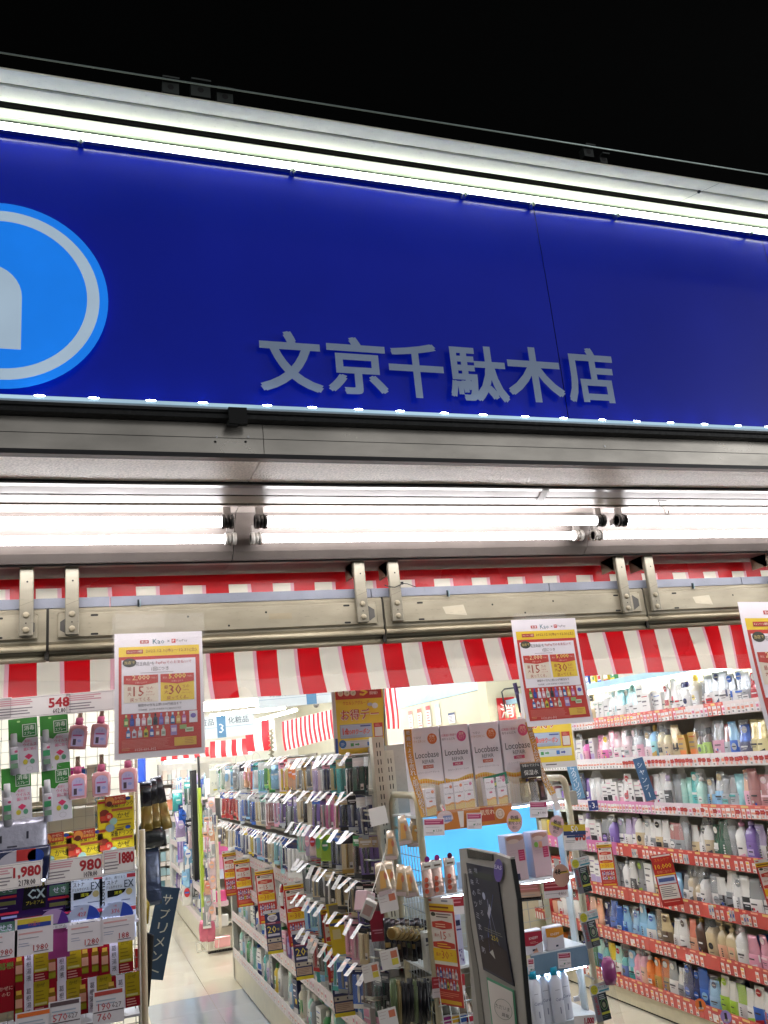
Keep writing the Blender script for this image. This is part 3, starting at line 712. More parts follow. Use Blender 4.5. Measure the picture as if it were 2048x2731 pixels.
def prod_mesh(kind, c, c2, c3, var):
    """meshes of one product: list of (part name, mesh); the first is the body"""
    key = (kind, c, c2, c3, var)
    if key in PM: return PM[key]
    rr = random.Random(str(key)); C, C2, C3 = PAL[c][1], PAL[c2][1], PAL[c3][1]
    out = []; w = rr.uniform(.030, .037)
    if kind == 'P' or kind == 'S':
        d = w * rr.uniform(.55, .8); h = rr.uniform(.125, .150)
        b = MB('gloss' if rr.random() < .5 else 'plastic')
        b.loft([(0, w * .93, d * .93), (.004, w, d), (h * .80, w * .98, d * .98), (h * .93, w * .7, d * .7), (h, .010, .010), (h + .008, .010, .010)], C, ex=rr.choice([2.2, 3.2, 4.5])); out.append(('pump_bottle', b.mesh()))
        b = MB('plastic'); z = h + .006
        b.loft([(z, .0125, .0125), (z + .014, .012, .012), (z + .015, .004, .004), (z + .028, .004, .004), (z + .029, .010, .008), (z + .036, .010, .007)], C2, n=10, ex=2); b.box(-.030, -.005, z + .029, -.005, .005, z + .035, C2); out.append(('pump', b.mesh()))
        b = MB('paper'); b.loft([(h * .14, w * 1.015, d * 1.02), (h * .62, w * 1.015, d * 1.02)], lambda i, j: C3 , ex=3.2, n=9, a0=-PI + .35, a1=-.35, caps=False)
        b.y0 = -d * 1.03; k = '3A3638' if sum(lin(C3)) > .5 else 'E0DCD8'
        deco(b, w, h * .16, h * .60, C3, C2 if c2 != c3 else C, rr); out.append(('label_sticker', b.mesh()))
    elif kind in ('B', 'W'):
        d = w * rr.uniform(.6, .9); h = rr.uniform(.11, .150); w *= .85
        b = MB('gloss' if rr.random() < .5 else 'plastic'); b.loft([(0, w * .93, d * .93), (.004, w, d), (h * .35, w * rr.uniform(.92, 1.04), d), (h * .8, w * .96, d * .96), (h * .92, w * .6, d * .6), (h * .95, .012, .012)], C, ex=rr.choice([2.2, 3, 4])); out.append(('bottle', b.mesh()))
        b = MB('plastic'); b.loft([(h * .95, w * .42, w * .40), (h * 1.13, w * .40, w * .38), (h * 1.15, w * .34, w * .32)], C2, n=12, ex=2); out.append(('cap', b.mesh()))
        b = MB('paper'); b.loft([(h * .18, w * 1.02, d * 1.02), (h * .66, w * 1.0, d * 1.02)], C3, ex=3, n=9, a0=-PI + .4, a1=-.4, caps=False)
        b.y0 = -d * 1.03; k = '3A3638' if sum(lin(C3)) > .5 else 'E0DCD8'
        deco(b, w, h * .2, h * .64, C3, C2 if c2 != c3 else C, rr); out.append(('label_sticker', b.mesh()))
    elif kind == 'U':
        h = rr.uniform(.165, .195); w *= 1.45; d = .022; q = rr.uniform(-.010, .010)
        b = MB('foil' if c in ('s', 'gy', 'go', 'p', 'b', 'aq', 'te', 'be', 'bz', 'ch') else 'gloss')
        b.loft([(0, w * .9, d * .8), (.012, w, d), (h * .35, w * .97, d * .9, q * .2), (h * .60, w * .88, d * .6, q * .5), (h * .78, w * .72, d * .35, q), (h * .9, w * .62, .005, q * 1.2), (h, w * .62, .0012, q * 1.3)], C, ex=2.3, n=16); out.append(('refill_pouch', b.mesh()))
        b = MB('paper'); b.loft([(h * .12, w * .98, d * 1.02), (h * .34, w * .985, d * .97), (h * .52, w * .92, d * .82)], lambda i, j: C3 if (i == 0 or rr.random() < .9) else C2, ex=2.3, n=9, a0=-PI + .55, a1=-.55, caps=False)
        b.y0 = -d * 1.06; k = '44403E' if sum(lin(C3)) > .5 else 'E6E2DC'
        deco(b, w * .9, h * .13, h * .50, C3, C2, rr); out.append(('label_print', b.mesh()))
        if rr.random() < .5:
            b = MB('paper'); b.ell(-w * .15 + q, h * .84, .016, .016, C2, 0, n=16); b.y0 = -.012; b2 = MB('paper', y0=-.006 - h * .02); b2.ell(q, h * .86, .017, .017, C2, 0, n=16); b2.rect(q - .011, h * .86 - .002, q + .011, h * .86 + .002, 'D8D0B8', 1); out.append(('round_sticker', b2.mesh()))
    elif kind == 'T':
        h = rr.uniform(.13, .165); w *= .8
        b = MB('gloss'); b.loft([(.024, w * .72, w * .60), (.03, w * .8, w * .62), (h * .6, w * .95, w * .35), (h, w, .0012)], C, ex=2.2); out.append(('tube', b.mesh()))
        b = MB('plastic'); b.loft([(0, w * .66, w * .56), (.003, w * .7, w * .6), (.023, w * .72, w * .62)], C2, ex=2.2); out.append(('cap', b.mesh()))
        b = MB('paper', y0=-w * .66); b.bend = lambda x, y, z: (x, y + (z / h) * w * .66 - .001 if z > .03 else y, z)
        b.rect(-w * .5, h * .35, w * .5, h * .6, C3, 0); b.rect(-w * .4, h * .45, w * .4, h * .48, C2, 1); b.rect(-w * .2, h * .68, w * .2, h * .75, C3, 0); out.append(('label_print', b.mesh()))
    elif kind == 'X':
        h = rr.uniform(.11, .16); w *= rr.uniform(.8, 1.15); d = .02
        b = MB('board'); b.bbox_bev(-w, -d, 0, w, d, h, C, None, .0012); out.append(('carton', b.mesh()))
        b = MB('paper', y0=-d - .0005); k = '3A3638' if sum(lin(C)) > .5 else 'E0DCD8'
        b.rect(-w, 0, w, h * .16, C2, 0); k = '6E686C' if k == '3A3638' else k; b.rect(-w * .8, h * .64, w * .3, h * .70, k, 1); b.rect(-w * .8, h * .5, w * .2, h * .53, k, 1)
        if var % 2: b.ell(w * .3, h * .36, w * .45, w * .45, C3, 1, n=14)
        else: b.rect(-w * .8, h * .22, w * .8, h * .44, C3, 1)
        b.rect(-w * .7, h * .84, w * .7, h * .87, C2, 1); out.append(('label_print', b.mesh()))
    elif kind == 'H':   # flat card with blister, hangs from its top hole; origin top
        h = rr.uniform(.17, .22); w = rr.uniform(.028, .04)
        b = MB('board'); b.box(-w, -.0012, -h, w, 0, 0, C); out.append(('hanging_pack', b.mesh()))
        b = MB('paper', y0=-.0014); k = 'F0ECE6' if sum(lin(C)) < 1.2 else '4A3E46'
        b.rect(-w, -h * .26, w, -.004, C2, 0); b.rect(-w * .8, -h * .16, w * .8, -h * .10, k, 1); b.rect(-w * .5, -h * .2, w * .5, -h * .18, k, 1); b.rect(-w, -h, w, -h * .9, C3, 0)
        b.rect(w * .3, -h * .88, w * .85, -h * .72, 'E8E4DE', 0); b.rect(w * .35, -h * .86, w * .8, -h * .8, '55504E', 1); out.append(('label_print', b.mesh()))
        b = MB('gloss')
        for i in range(var % 2 + 1):
            xo = (-.35 + .7 * i) * w if var % 2 else 0
            b.loft([(-h * .86, w * .12, .006), (-h * .7, w * .2, .008), (-h * .45, w * .13, .006), (-h * .3, w * .24, .009), (-h * .26, w * .2, .006)], C3, n=8, ex=2.2, cx=xo, cy=-.006)
        out.append(('contents', b.mesh()))
        b = MB('clear'); b.loft([(-h * .88, w * .75, .002), (-h * .85, w * .8, .015), (-h * .3, w * .78, .015), (-h * .25, w * .7, .002)], 'FFFFFF', n=12, ex=5, cy=-.002); out.append(('blister', b.mesh()))
    elif kind == 'G':
        h = rr.uniform(.16, .20); w = rr.uniform(.036, .046)
        b = MB('foil'); b.loft([(-h, w * .96, .002), (-h * .95, w, .008), (-h * .55, w * .94, .015), (-h * .25, w * .96, .008), (-h * .18, w, .0012), (0, w * .98, .0008)], C, n=16, ex=2.4); out.append(('hanging_bag', b.mesh()))
        b = MB('paper', y0=-.018); b.ell(0, -h * .5, w * .55, h * .18, C3, 0, n=16); b.rect(-w * .4, -h * .53, w * .4, -h * .47, C2, 1); out.append(('label_print', b.mesh()))
        b = MB('paper', y0=-.004); b.rect(-w * .96, -h * .17, w * .96, -.004, C2, 0); b.rect(-w * .6, -h * .12, w * .6, -h * .06, 'E8E4DE', 1); out.append(('header', b.mesh()))
    PM[key] = out; return out

ORD = ['first', 'second', 'third', 'fourth', 'fifth', 'sixth', 'seventh', 'eighth', 'ninth', 'tenth', 'eleventh', 'twelfth', 'thirteenth', 'fourteenth', 'fifteenth', 'sixteenth', 'seventeenth', 'eighteenth', 'nineteenth', 'twentieth',
       'twenty-first', 'twenty-second', 'twenty-third', 'twenty-fourth', 'twenty-fifth', 'twenty-sixth', 'twenty-seventh', 'twenty-eighth', 'twenty-ninth', 'thirtieth', 'thirty-first', 'thirty-second', 'thirty-third', 'thirty-fourth', 'thirty-fifth', 'thirty-sixth', 'thirty-seventh', 'thirty-eighth', 'thirty-ninth', 'fortieth', 'forty-first', 'forty-second', 'forty-third', 'forty-fourth', 'forty-fifth', 'forty-sixth', 'forty-seventh', 'forty-eighth']
@cached
def film_wrap(v):
    b = MB('wrap'); rr = random.Random(v); rg = []
    for z, rx, ry in ((0, .043, .029), (.03, .044, .031), (.07, .043, .030), (.11, .044, .029), (.145, .036, .022), (.17, .026, .010), (.19, .030, .003)):
        rg.append([(rx * math.copysign(abs(math.cos(a)) ** .8, math.cos(a)) + rr.uniform(-.002, .002), ry * math.copysign(abs(math.sin(a)) ** .8, math.sin(a)) + rr.uniform(-.002, .002), z) for a in [2 * PI * j / 12 for j in range(12)]])
    b.rings(rg, 'FFFFFF', None, False); return b.mesh('film_wrap')
NCOUNT = [0]
def product(spec, loc, rz, place, nth, group, sc=1., tilt=0.):
    q = spec.split('.'); kind = q[0]; c = q[1]; c2 = q[2] if len(q) > 2 else 'w'; c3 = q[3] if len(q) > 3 else 'w'
    NCOUNT[0] += 1
    parts = prod_mesh(kind, c, c2, c3, NCOUNT[0] % 3)
    nm, kw = KIND[kind]
    root = link(nm, parts[0][1], None, loc, (tilt, 0, rz))
    root.scale = (sc, sc, sc)
    a = '%s %s' % (PAL[c][0], kw)
    det = {'P': '%s pump' % PAL[c2][0], 'S': '%s top' % PAL[c2][0], 'B': '%s cap' % PAL[c2][0], 'W': '%s cap' % PAL[c2][0], 'T': '%s cap' % PAL[c2][0],
           'U': '%s label' % PAL[c3][0], 'X': '%s print' % PAL[c3][0], 'H': '%s header' % PAL[c2][0], 'G': '%s header' % PAL[c2][0]}[kind]
    lab = '%s, %s, %s %s' % (a, det, ORD[nth], place)
    tag(root, lab, kw.split()[-1] if kind != 'W' else 'bottle set', group)
    for n, me in parts[1:]: link(n, me, root)
    if kind == 'W':
        link('film_wrap', film_wrap(NCOUNT[0] % 3), root)
    elif kind in 'PBUT' and NCOUNT[0] % 3 == 0: link('film_wrap', film_wrap(NCOUNT[0] % 4), root)
    return root

# ------------------------------------------------------------------ RIGHT WALL SHELVES (face -X at x = 3.1)
WX = 3.10
ROWN = ['top', 'second', 'third', 'fourth', 'fifth', 'sixth', 'lowest']
RZ = [1.622, 1.372, 1.118, .867, .614, .360, .100]
ROWS = [
 'X.w.go.k X.w.r.w X.iv.go.iv B.ch.iv.ch B.ch.k.be X.w.gr.w X.w.w.mi U.w.aq.w U.aq.w.w U.aq.mi.w X.w.n.w X.w.r.w X.w.b.w X.w.b.w B.w.r.iv B.w.r.w B.w.n.w B.iv.y.w U.s.r.w U.s.n.w U.s.b.w U.s.w.g U.r.w.r P.w.w.w P.w.w.iv X.w.s.w U.w.b.w',
 'B.g.k.w X.w.lp.lp B.ma.k.p X.w.pu.lp U.p.ma.p U.pp.y.ma U.p.ma.w U.pp.p.w W.pp.s.pp U.s.pp.w W.s.k.p U.s.go.pp B.lb.go.aq W.gy.k.be U.be.k.ch X.go.r.o W.br.k.li U.s.w.p U.ro.s.s U.lb.s.b U.b.s.n U.gy.k.gy U.gy.s.gy U.p.k.pe U.te.k.te B.pp.lp.pp U.be.br.be',
 'B.g.k.g B.n.k.n U.pu.w.pu T.w.w.w T.w.g.w X.w.p.k X.w.k.p U.w.r.w X.w.p.k X.pp.r.w X.ro.p.w U.w.p.w P.w.w.w P.w.lp.k T.g.s.s T.mi.w.te P.te.w.te P.mi.w.mi U.s.be.lb U.g.te.s T.aq.b.w U.pe.g.p U.ro.w.ro P.ro.pp.ro P.p.pp.p U.g.s.w U.p.w.p P.be.w.w P.o.w.o U.o.w.o',
 'X.w.pu.k P.w.pu.p X.w.p.k X.w.k.p U.g.pu.k P.pu.w.pu P.s.lp.w B.lp.p.w P.w.k.be U.w.g.w U.w.w.g P.w.k.be P.w.k.w U.ro.w.g T.g.g.g U.w.k.be P.w.k.w P.w.k.be U.dg.w.dg U.dg.gr.dg T.g.w.g P.w.p.w P.pu.lp.pu P.lp.lp.w U.bz.s.bz U.bz.bz.s U.s.s.bz P.y.o.y P.gy.y.gy P.y.y.o',
 'X.r.w.r U.o.w.r B.br.k.k B.db.k.be B.br.k.br X.w.pu.lp X.lp.w.pu B.g.s.g P.w.s.w P.w.w.k U.g.li.g X.w.k.w P.w.k.be U.g.w.g T.lb.w.g U.g.g.w P.be.k.w P.w.k.w U.s.g.w U.w.k.g U.w.g.w U.w.w.k U.g.dg.w B.w.iv.be B.w.w.be P.y.k.b B.k.k.k P.y.k.b U.w.b.y',
 'U.r.w.r U.r.be.r U.r.k.r U.r.w.w B.r.go.r U.pe.co.pe U.n.w.n U.b.n.b U.b.w.b U.lb.b.lb U.lb.w.lb U.lb.b.w U.bz.be.bz U.be.br.bz U.w.br.w U.co.br.pe P.br.go.br P.be.k.be P.be.be.pe P.w.pp.w U.p.w.p U.p.pp.p U.lp.p.s U.s.p.s B.g.k.g U.gy.br.w U.w.go.k T.w.w.go',
 'B.g.k.w B.g.k.g B.n.k.g P.gr.n.lb P.mi.n.b P.te.n.b U.y.r.w U.mi.r.w P.te.k.b U.lb.w.te P.p.w.p P.p.k.pe P.o.w.o P.o.w.go U.s.w.w U.w.w.g U.n.b.n U.b.lb.b U.lb.n.lb U.w.li.li U.li.w.w U.w.li.w U.w.r.b U.w.ma.n U.k.ma.b U.k.n.r U.co.r.o U.o.r.r U.br.k.r T.li.br.gr T.w.gr.o T.w.gr.w']
su = thing('shelf_unit', 'long wall shelving packed with hair care bottles and pouches behind red ticket rails', 'shelf', (WX, 0, 0))
b = MB('enamel'); b.box(.42, .1, 0, .46, 6, 2.0, 'CFC8B8'); b.obj('back_panel', su)
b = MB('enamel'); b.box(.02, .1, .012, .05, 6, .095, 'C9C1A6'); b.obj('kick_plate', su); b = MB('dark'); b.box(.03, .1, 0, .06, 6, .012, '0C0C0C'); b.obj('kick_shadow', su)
YA, YB = .42, 3.05
tick = []
for i, z in enumerate(RZ):
    b = MB('enamel'); b.box(.0, .1, z + .004, .42, 6, z + .022, 'C8C2B4'); b.obj('shelf', su)
    red = i >= 3
    y = YA; seg = []
    while y < YB + 2.9:
        L = random.choice([.15, .2, .26])
        if i in (0, 1, 2):
            colr = {0: 'E2D2CC', 1: 'E4DAD8', 2: 'DCC8D0'}[i]
            if i == 2 and 1.55 < y < 2.35: colr = 'D88AB4'
            if i == 2 and y < 1.1: colr = 'D2685A'
            if i == 0 and random.random() < .45: colr = 'D2605A'
        else: colr = 'B8433B' if not (i == 3 and y > 2.05) else 'C86A9C'
        b = MB('board'); hh = .073 if i > 2 else .066
        b.box(-.004, y, z, 0, y + L - .002, z + hh, colr)
        if colr in ('B8433B', 'D2605A', 'D2685A'):
            b.box(-.0048, y + L * .08, z + hh - .012, -.0041, y + L * .22, z + hh - .004, 'E29A80'); b.box(-.0048, y + L * .4, z + hh - .014, -.0041, y + L * .6, z + hh - .003, 'D8B870'); b.box(-.0048, y + L * .72, z + hh - .012, -.0041, y + L * .9, z + hh - .004, 'E29A80')
        b.obj('ticket_rail', su); y += L
    # tickets, far ones merged
    far = MB('paper'); y = YA + .03
    while y < 5.6:
        if random.random() < .86 or i < 3:
            k = random.choice([0, 0, 5, 3] if i in (0, 2) else [0, 3, 5]) if i != 1 else 5
            if i == 1 and y < 1.95: k = 4 if random.random() < .8 else 0
            if i == 2 and y < 1.62 and random.random() < .45: k = 4
            if i > 2: k = random.choice([0, 0, 0, 0, 1, 0, 0, 2 if i > 4 else 0])
            if i == 0 and 1.75 < y < 2.05: k = 1
            if y < 3.1:
                link('price_tag', tag_mesh(k), su, (-.0062, y, z + .002 + random.uniform(0, .004)), (0, random.uniform(-.03, .03), LEFT))
            else: far.box(-.0062, y - .011, z + .002, -.0055, y + .011, z + .046, 'E6E0DC')
        y += random.choice([.036, .042, .052, .06] if i > 2 else [.030, .034, .038])
    stuff(far.obj('far_tickets', su))
    specs = []
    for q in ROWS[i].split():
        if q[0] in 'BP' and random.random() < (.55 if i < 5 else .3): q = ('U' if random.random() < .6 else 'W') + q[1:]
        specs.append(q)
        if random.random() < .28: specs.append(q)
    n = len(specs)
    step = (YB - YA) / n
    if i < 4: step = (2.62 - YA) / n
    for j, sp_ in enumerate(specs):
        yy = (YB if i >= 4 else 2.62) - step * (j + .5) + random.uniform(-.008, .008)
        pl = 'from far end, %s right wall shelf' % ROWN[i]
        product(sp_, (WX + .055 + random.uniform(-.006, .012), yy, z + .022), LEFT + random.uniform(-.14, .14), pl, j, 'products on the %s shelf of the right wall' % ROWN[i], sc=(1.22 if sp_[0] != 'U' else 1.05) * random.uniform(.93, 1.06), tilt=random.uniform(-.03, .02))
    # second row of stock behind: simple dark-backed stock
    st = MB('plastic'); y = YA - .1
    while y < 5.9:
        w = random.uniform(.028, .042); k = random.choice(specs).split('.')
        st.loft([(z + .022, w, .03), (z + .12, w * .95, .028), (z + .15, w * .5, .01)], PAL[k[1]][1], n=8, cx=.16, cy=0) if False else st.bbox_bev(.13, y, z + .022, .19, y + w * 1.9, z + .022 + random.uniform(.10, .16), PAL[k[1]][1], None, .004)
        if y > 2.7: st.bbox_bev(.03, y, z + .022, .09, y + w * 1.9, z + .022 + random.uniform(.09, .15), PAL[k[1]][1], None, .004)
        y += w * 2.05
    stuff(tag(st.obj('shelf_stock', None, (WX, 0, 0)), 'stock standing behind the front row on the %s right wall shelf' % ROWN[i], 'stock'))
# canopy over the shelves
b = MB('enamel'); b.box(-.02, .1, 1.868, .44, 3.35, 1.90, 'B8CCD2'); b.box(-.028, .1, 1.866, -.0205, 3.35, 1.902, 'A8D0DE'); b.obj('canopy', su)
b = MB('ceiling_light'); b.box(.12, .2, 1.852, .16, 3.2, 1.864, 'FFF4E4'); b.obj('canopy_lamp', su)
for j, sp_ in enumerate('X.r.w.y X.b.w.w X.y.w.gr X.w.b.r X.y.r.w X.gr.y.w'.split()):
    product(sp_, (WX + .06, 2.35 - j * .075, 1.901), LEFT, 'on the blue-edged canopy', j, 'cartons on the canopy of the right wall', sc=.75)
# header board and wall further in
hb = thing('header_board', 'pale blue header board with white lettering high on the right wall', 'sign board', (WX + .02, 0, 0))
b = MB('enamel'); b.box(-.02, 3.74, 2.03, .02, 6.3, 2.60, '9CC3D4'); b.obj('board', hb)
b = MB('paper'); b.tx('シャンプー', 0, 0, .16, 'EEF2F4', 1, bold=.02); b.obj('lettering', hb, (-.021, 5.0, 2.14), (0, 0, LEFT))
b = MB('wall'); b.box(.30, 3.35, 0, .50, 3.75, 2.74, 'CFC9A8'); struct(b.obj('column', None, (WX, 0, 0)))
b = MB('wall'); b.box(0, 3.76, 1.66, .4, 7.5, 2.028, 'CCC6AA'); struct(b.obj('bulkhead_wall', None, (WX + .005, 0, 0)))
# fire extinguisher sign on the column
p = at(1352, 1910, 3.34)
fx = thing('fire_sign', 'narrow red sign with white characters on the cream column behind the cartons', 'sign', (p.x, 3.33, p.z))
w_ = .075
b = MB('board'); b.box(-w_, 0, -.42, w_, .004, .14, 'B01418'); b.obj('panel', fx)
b = MB('paper', y0=-.001); b.vt('消火器', 0, .12, .11, .155, 'F4EEEA', 1, bold=.02); b.obj('lettering', fx)
b = MB('wall'); b.box(2.93, 3.345, 0, 3.75, 3.5, 2.74, 'D4CDAE'); struct(b.obj('cream_pillar'))
# pipe hook on the pillar
pp_ = thing('hanging_rod', 'thin grey bent rod hanging on the cream pillar beside the fire sign', 'rod', (0, 0, 0))
b = MB('steel'); b.tube([at(1390, 1832, 3.3), at(1345, 1838, 3.3), at(1338, 1845, 3.3), at(1350, 1902, 3.3)], .006, '5A5A58', None, 6); b.obj('rod', pp_)
b = MB('plastic'); b.tube([at(1350, 1898, 3.3), at(1353, 1915, 3.3)], .014, 'D8CFB0', None, 8); b.obj('grip', pp_)
for x, y, c in [(1372, 1860, 'C02030'), (1384, 1880, '2A4A90')]:
    pass
b = MB('vinyl'); b.loft([(-.28, .020, .008), (0, .018, .008)], 'B82028', n=8); b.loft([(.001, .018, .008), (.2, .016, .008)], '38284C', n=8); tag(b.obj('furled_banner', None, tuple(at(1392, 1900, 2.6)), (0, -.13, 0)), 'furled red and purple banner strip leaning beside the middle poster', 'banner')
# small notices on the cream wall
for i, (x, y, c, l) in enumerate([(1096, 1922, 'C86A60', 'pink notice'), (1120, 1917, 'D05A48', 'red notice'), (1143, 1910, 'C85050', 'red notice'), (1168, 1905, '9AB0A8', 'pale green notice'), (1205, 1915, '3C4A6C', 'navy notice')]):
    p = atX(x, y, WX)
    b = MB('paper'); w = .11 if i < 4 else .15; h = .19 if i < 4 else .09
    b.rect(-w / 2, -h / 2, w / 2, h / 2, 'E8E2DA', 0); b.rect(-w / 2, h * .3, w / 2, h / 2, c, 1); b.lines(-w * .4, h * .2, w * .4, 5, h * .13, c, 1, h * .05)
    tag(b.obj('notice', None, (WX - .002, p.y, p.z), (0, 0, LEFT)), '%s on the cream wall above the cartons, %s from the left' % (l, ORD[i]), 'notice', 'notices on the cream wall')
# hanging category plates
def plate(x, y0, y1, Y, txt, lab, tilt, wpx, col='4E7094'):
    p = at(x, y0, Y); q = at(x, y1, Y); H = (p.z - q.z) * 1.0; w = wpx
    t = thing('category_plate', lab, 'shelf sign', tuple(p), (0, tilt, R(-28)), 'blue category plates')
    b = MB('board'); b.box(-w / 2, 0, -H, w / 2, .003, 0, col); b.obj('plate', t)
    b = MB('paper', y0=-.0006); b.vt(txt, 0, -.018, H * .115, (H - .02) / (len(txt) + .2), 'EAEEF2', 1, bold=.02, w=w * .5); b.obj('lettering', t)
    b = MB('clear'); b.box(-w * .35, .003, -.01, w * .35, .006, .07, 'FFFFFF'); b.obj('clip', t)
    return t
plate(1700, 2022, 2140, 1.72, 'シャンプー', 'slate blue plate with white vertical lettering hanging off the shampoo shelves', -.16, .058)
plate(1517, 2016, 2135, 2.25, 'ヘアスタイリング', 'lighter blue plate with white lettering hanging beside the rounded rack frame', -.12, .062, '6E9CC0')
# promo cards on the right wall shelves
def wallcard(me, x, y, X, name, lab, cat, group, sc=1., rx=0., yaw=LEFT + .9):
    p = atX(x, y, X); o = link(name, me, None, tuple(p), (0, rx, yaw)); o.scale = (sc, sc, sc); return tag(o, lab, cat, group)
wallcard(promo_card(), 1609, 2246, 3.05, 'promo_card', 'red and yellow discount card hanging off the right wall rail beside the hanging plaster strip', 'promotion card', 'red discount cards', 1.42)
wallcard(promo_card(), 2040, 2290, 3.0, 'promo_card', 'red and yellow discount card at the right edge of the photo', 'promotion card', 'red discount cards', 1.5, -.1)
b = MB('board'); b.rect(-.035, -.165, .035, 0, 'AE241E', 0); b.rect(-.031, -.008, .031, -.003, 'E0D4CC', 1)
b.tx('スキンケア', 0, -.018, .010, 'D88A28', 1, w=.05); b.tx('10,000', 0, -.040, .017, 'E8C020', 1, w=.054, bold=.03); b.tx('名様に当たる', 0, -.056, .009, 'E09A70', 1, w=.05); b.rect(-.035, -.068, .035, -.064, 'E0B41E', 1)
b.rect(-.030, -.095, .030, -.07, 'C8D0E0', 1); b.rect(-.026, -.088, .026, -.076, '4A5A90', 2); b.rect(-.030, -.143, .030, -.098, 'E4DCD4', 1); b.lines(-.026, -.103, .026, 6, .006, '504048', 2, .002); b.lines(-.026, -.150, .026, 1, .006, 'E0A090', 1, .002)
b.box(-.035, .0003, -.165, .035, .0012, 0, 'C8C0B8')
wallcard(b.mesh('prize_card'), 1760, 2278, 3.0, 'prize_card', 'long red card reading 10,000 hanging over the fifth shelf of the right wall', 'promotion card', None, 1.6, -.09)
b = MB('board'); b.rect(-.03, -.03, .03, .03, '2A3A78', 0); b.tx('3', .002, 0, .034, 'F0F0EC', 1, bold=.03); b.tx('第', -.02, -.004, .012, 'D8D8D8', 1); b.tx('類', .021, -.01, .01, 'D8D8D8', 1)
wallcard(b.mesh('number_card'), 1582, 2148, 3.06, 'number_card', 'square navy card with a large white 3 on the right wall shelves', 'card', None)
for i, (x, y, c, l) in enumerate([(1868, 2680, 'E0742A', 'orange'), (1936, 2712, '9A86C8', 'lilac')]):
    b = MB('board'); b.ell(0, 0, .026, .030, c, 0, n=24); b.rect(-.006, -.018, .006, .018, '2A2428', 1); b.rect(-.012, -.02, .012, -.010, 'E8E0D8', 1)
    wallcard(b.mesh('round_tag'), x, y, 3.0, 'round_tag', '%s oval tag sticking out from the lowest ticket rail on the right wall' % l, 'shelf tag', None)
for i, (x, y) in enumerate([(1689, 2265), (1812, 2390), (1895, 2415), (1950, 2430), (1988, 2440), (1828, 2280)]):
    b = MB('board'); b.box(-.012, 0, -.045, -.001, .02, 0, 'DAD6D0'); b.box(.001, 0, -.046, .012, .02, -.002, 'C8CCD0' if i % 2 else 'E2DED8'); b.y0 = -.0006; b.rect(-.009, -.03, -.004, -.014, ['6A8AA8', '8A8A88', '3A5AA8', '2A50B0', '2A50B0', '7A98A8'][i], 1); b.rect(.004, -.03, .009, -.014, ['6A8AA8', '8A8A88', '3A5AA8', '2A50B0', '2A50B0', '7A98A8'][i], 1)
    wallcard(b.mesh('sample_box'), x, y, 3.06, 'sample_box', 'sample box pair clipped to right wall ticket rail, %s from the left' % ORD[sorted([1689, 1812, 1895, 1950, 1988, 1828]).index(x)], 'sample box', 'sample boxes on the right wall rails')

# ================================================================== CENTRE GONDOLA (left face at x = 1.15)
GX = 1.15
gd = thing('gondola', 'long white centre shelving with toothbrushes and creams, perforated post at its near end', 'shelf', (GX, 0, 0))
b = MB('enamel'); b.box(.36, .66, 0, .40, 4.85, 1.62, 'CFC9BB'); b.obj('back_panel', gd)
b = MB('enamel'); b.box(.0, .8, .01, .03, 4.85, .185, 'C6BEA6'); b.box(.0, .8, .0, .38, .82, .185, 'C6BEA6'); b.obj('kick_plate', gd)
b = MB('enamel'); b.box(.02, 4.83, 0, .40, 4.86, 1.62, 'B9B4A8'); b.box(.0, 4.80, 0, .035, 4.87, 1.55, 'A9A79C'); b.obj('end_post', gd)
def slot_post(x, y, z0, z1, parent, w=.032):
    b = MB('enamel'); b.box(x - w / 2, y, z0, x + w / 2, y + .04, z1, 'CFC8B0'); b.obj('slotted_post', parent)
    b = MB('dark', y0=y - .0006); z = z0 + .02
    while z < z1 - .02:
        for s in (-.006, .006): b.rect(x + s - .0018, z, x + s + .0018, z + .019, '15120E', 0)
        z += .032
    stuff(b.obj('slots', parent))
slot_post(-.055, .58, .9, 1.665, gd, .045)
slot_post(.0, .62, .9, 1.61, gd, .04)
GRZ = [.205, .475, .725, .950]
GR = ['B.mi.w.w B.g.w.lb X.w.b.w B.gr.w.w U.w.g.w X.mi.te.w B.w.b.w X.w.n.b T.w.lb.b B.te.w.w B.w.w.lp X.g.n.w B.y.gr.w P.w.w.g X.w.r.w T.mi.w.w B.lb.w.w X.n.w.y B.iv.w.gr T.w.p.p',
      'X.w.w.lb B.w.gr.w X.te.w.gr B.w.b.lb T.w.k.w X.w.mi.w X.n.w.w B.w.w.b T.mi.b.w X.lb.w.n X.w.p.p T.p.w.w U.w.s.w B.g.w.w B.gr.w.mi X.p.w.w B.pu.w.lp X.w.pp.p B.gy.go.w X.w.w.g',
      'T.p.w.w T.w.n.pu X.r.w.p B.k.w.w T.ro.w.p X.w.lb.w T.be.w.w B.w.w.pp T.lp.w.pu X.pu.w.w T.w.r.w B.pp.w.w T.p.pu.p X.w.n.w T.w.w.lb B.r.w.w X.pp.w.p T.w.p.w B.w.r.w T.s.n.n',
      'B.db.go.k X.w.n.y T.r.w.r X.r.w.w T.w.b.w X.n.b.lb X.n.w.b T.n.w.w X.b.w.w T.w.te.y X.be.br.w B.iv.te.w T.aq.w.te X.w.b.b T.w.go.w B.r.k.r X.r.w.w T.w.n.w T.go.w.w X.w.lb.te']
gname = ['lowest', 'second lowest', 'third lowest', 'fourth lowest']
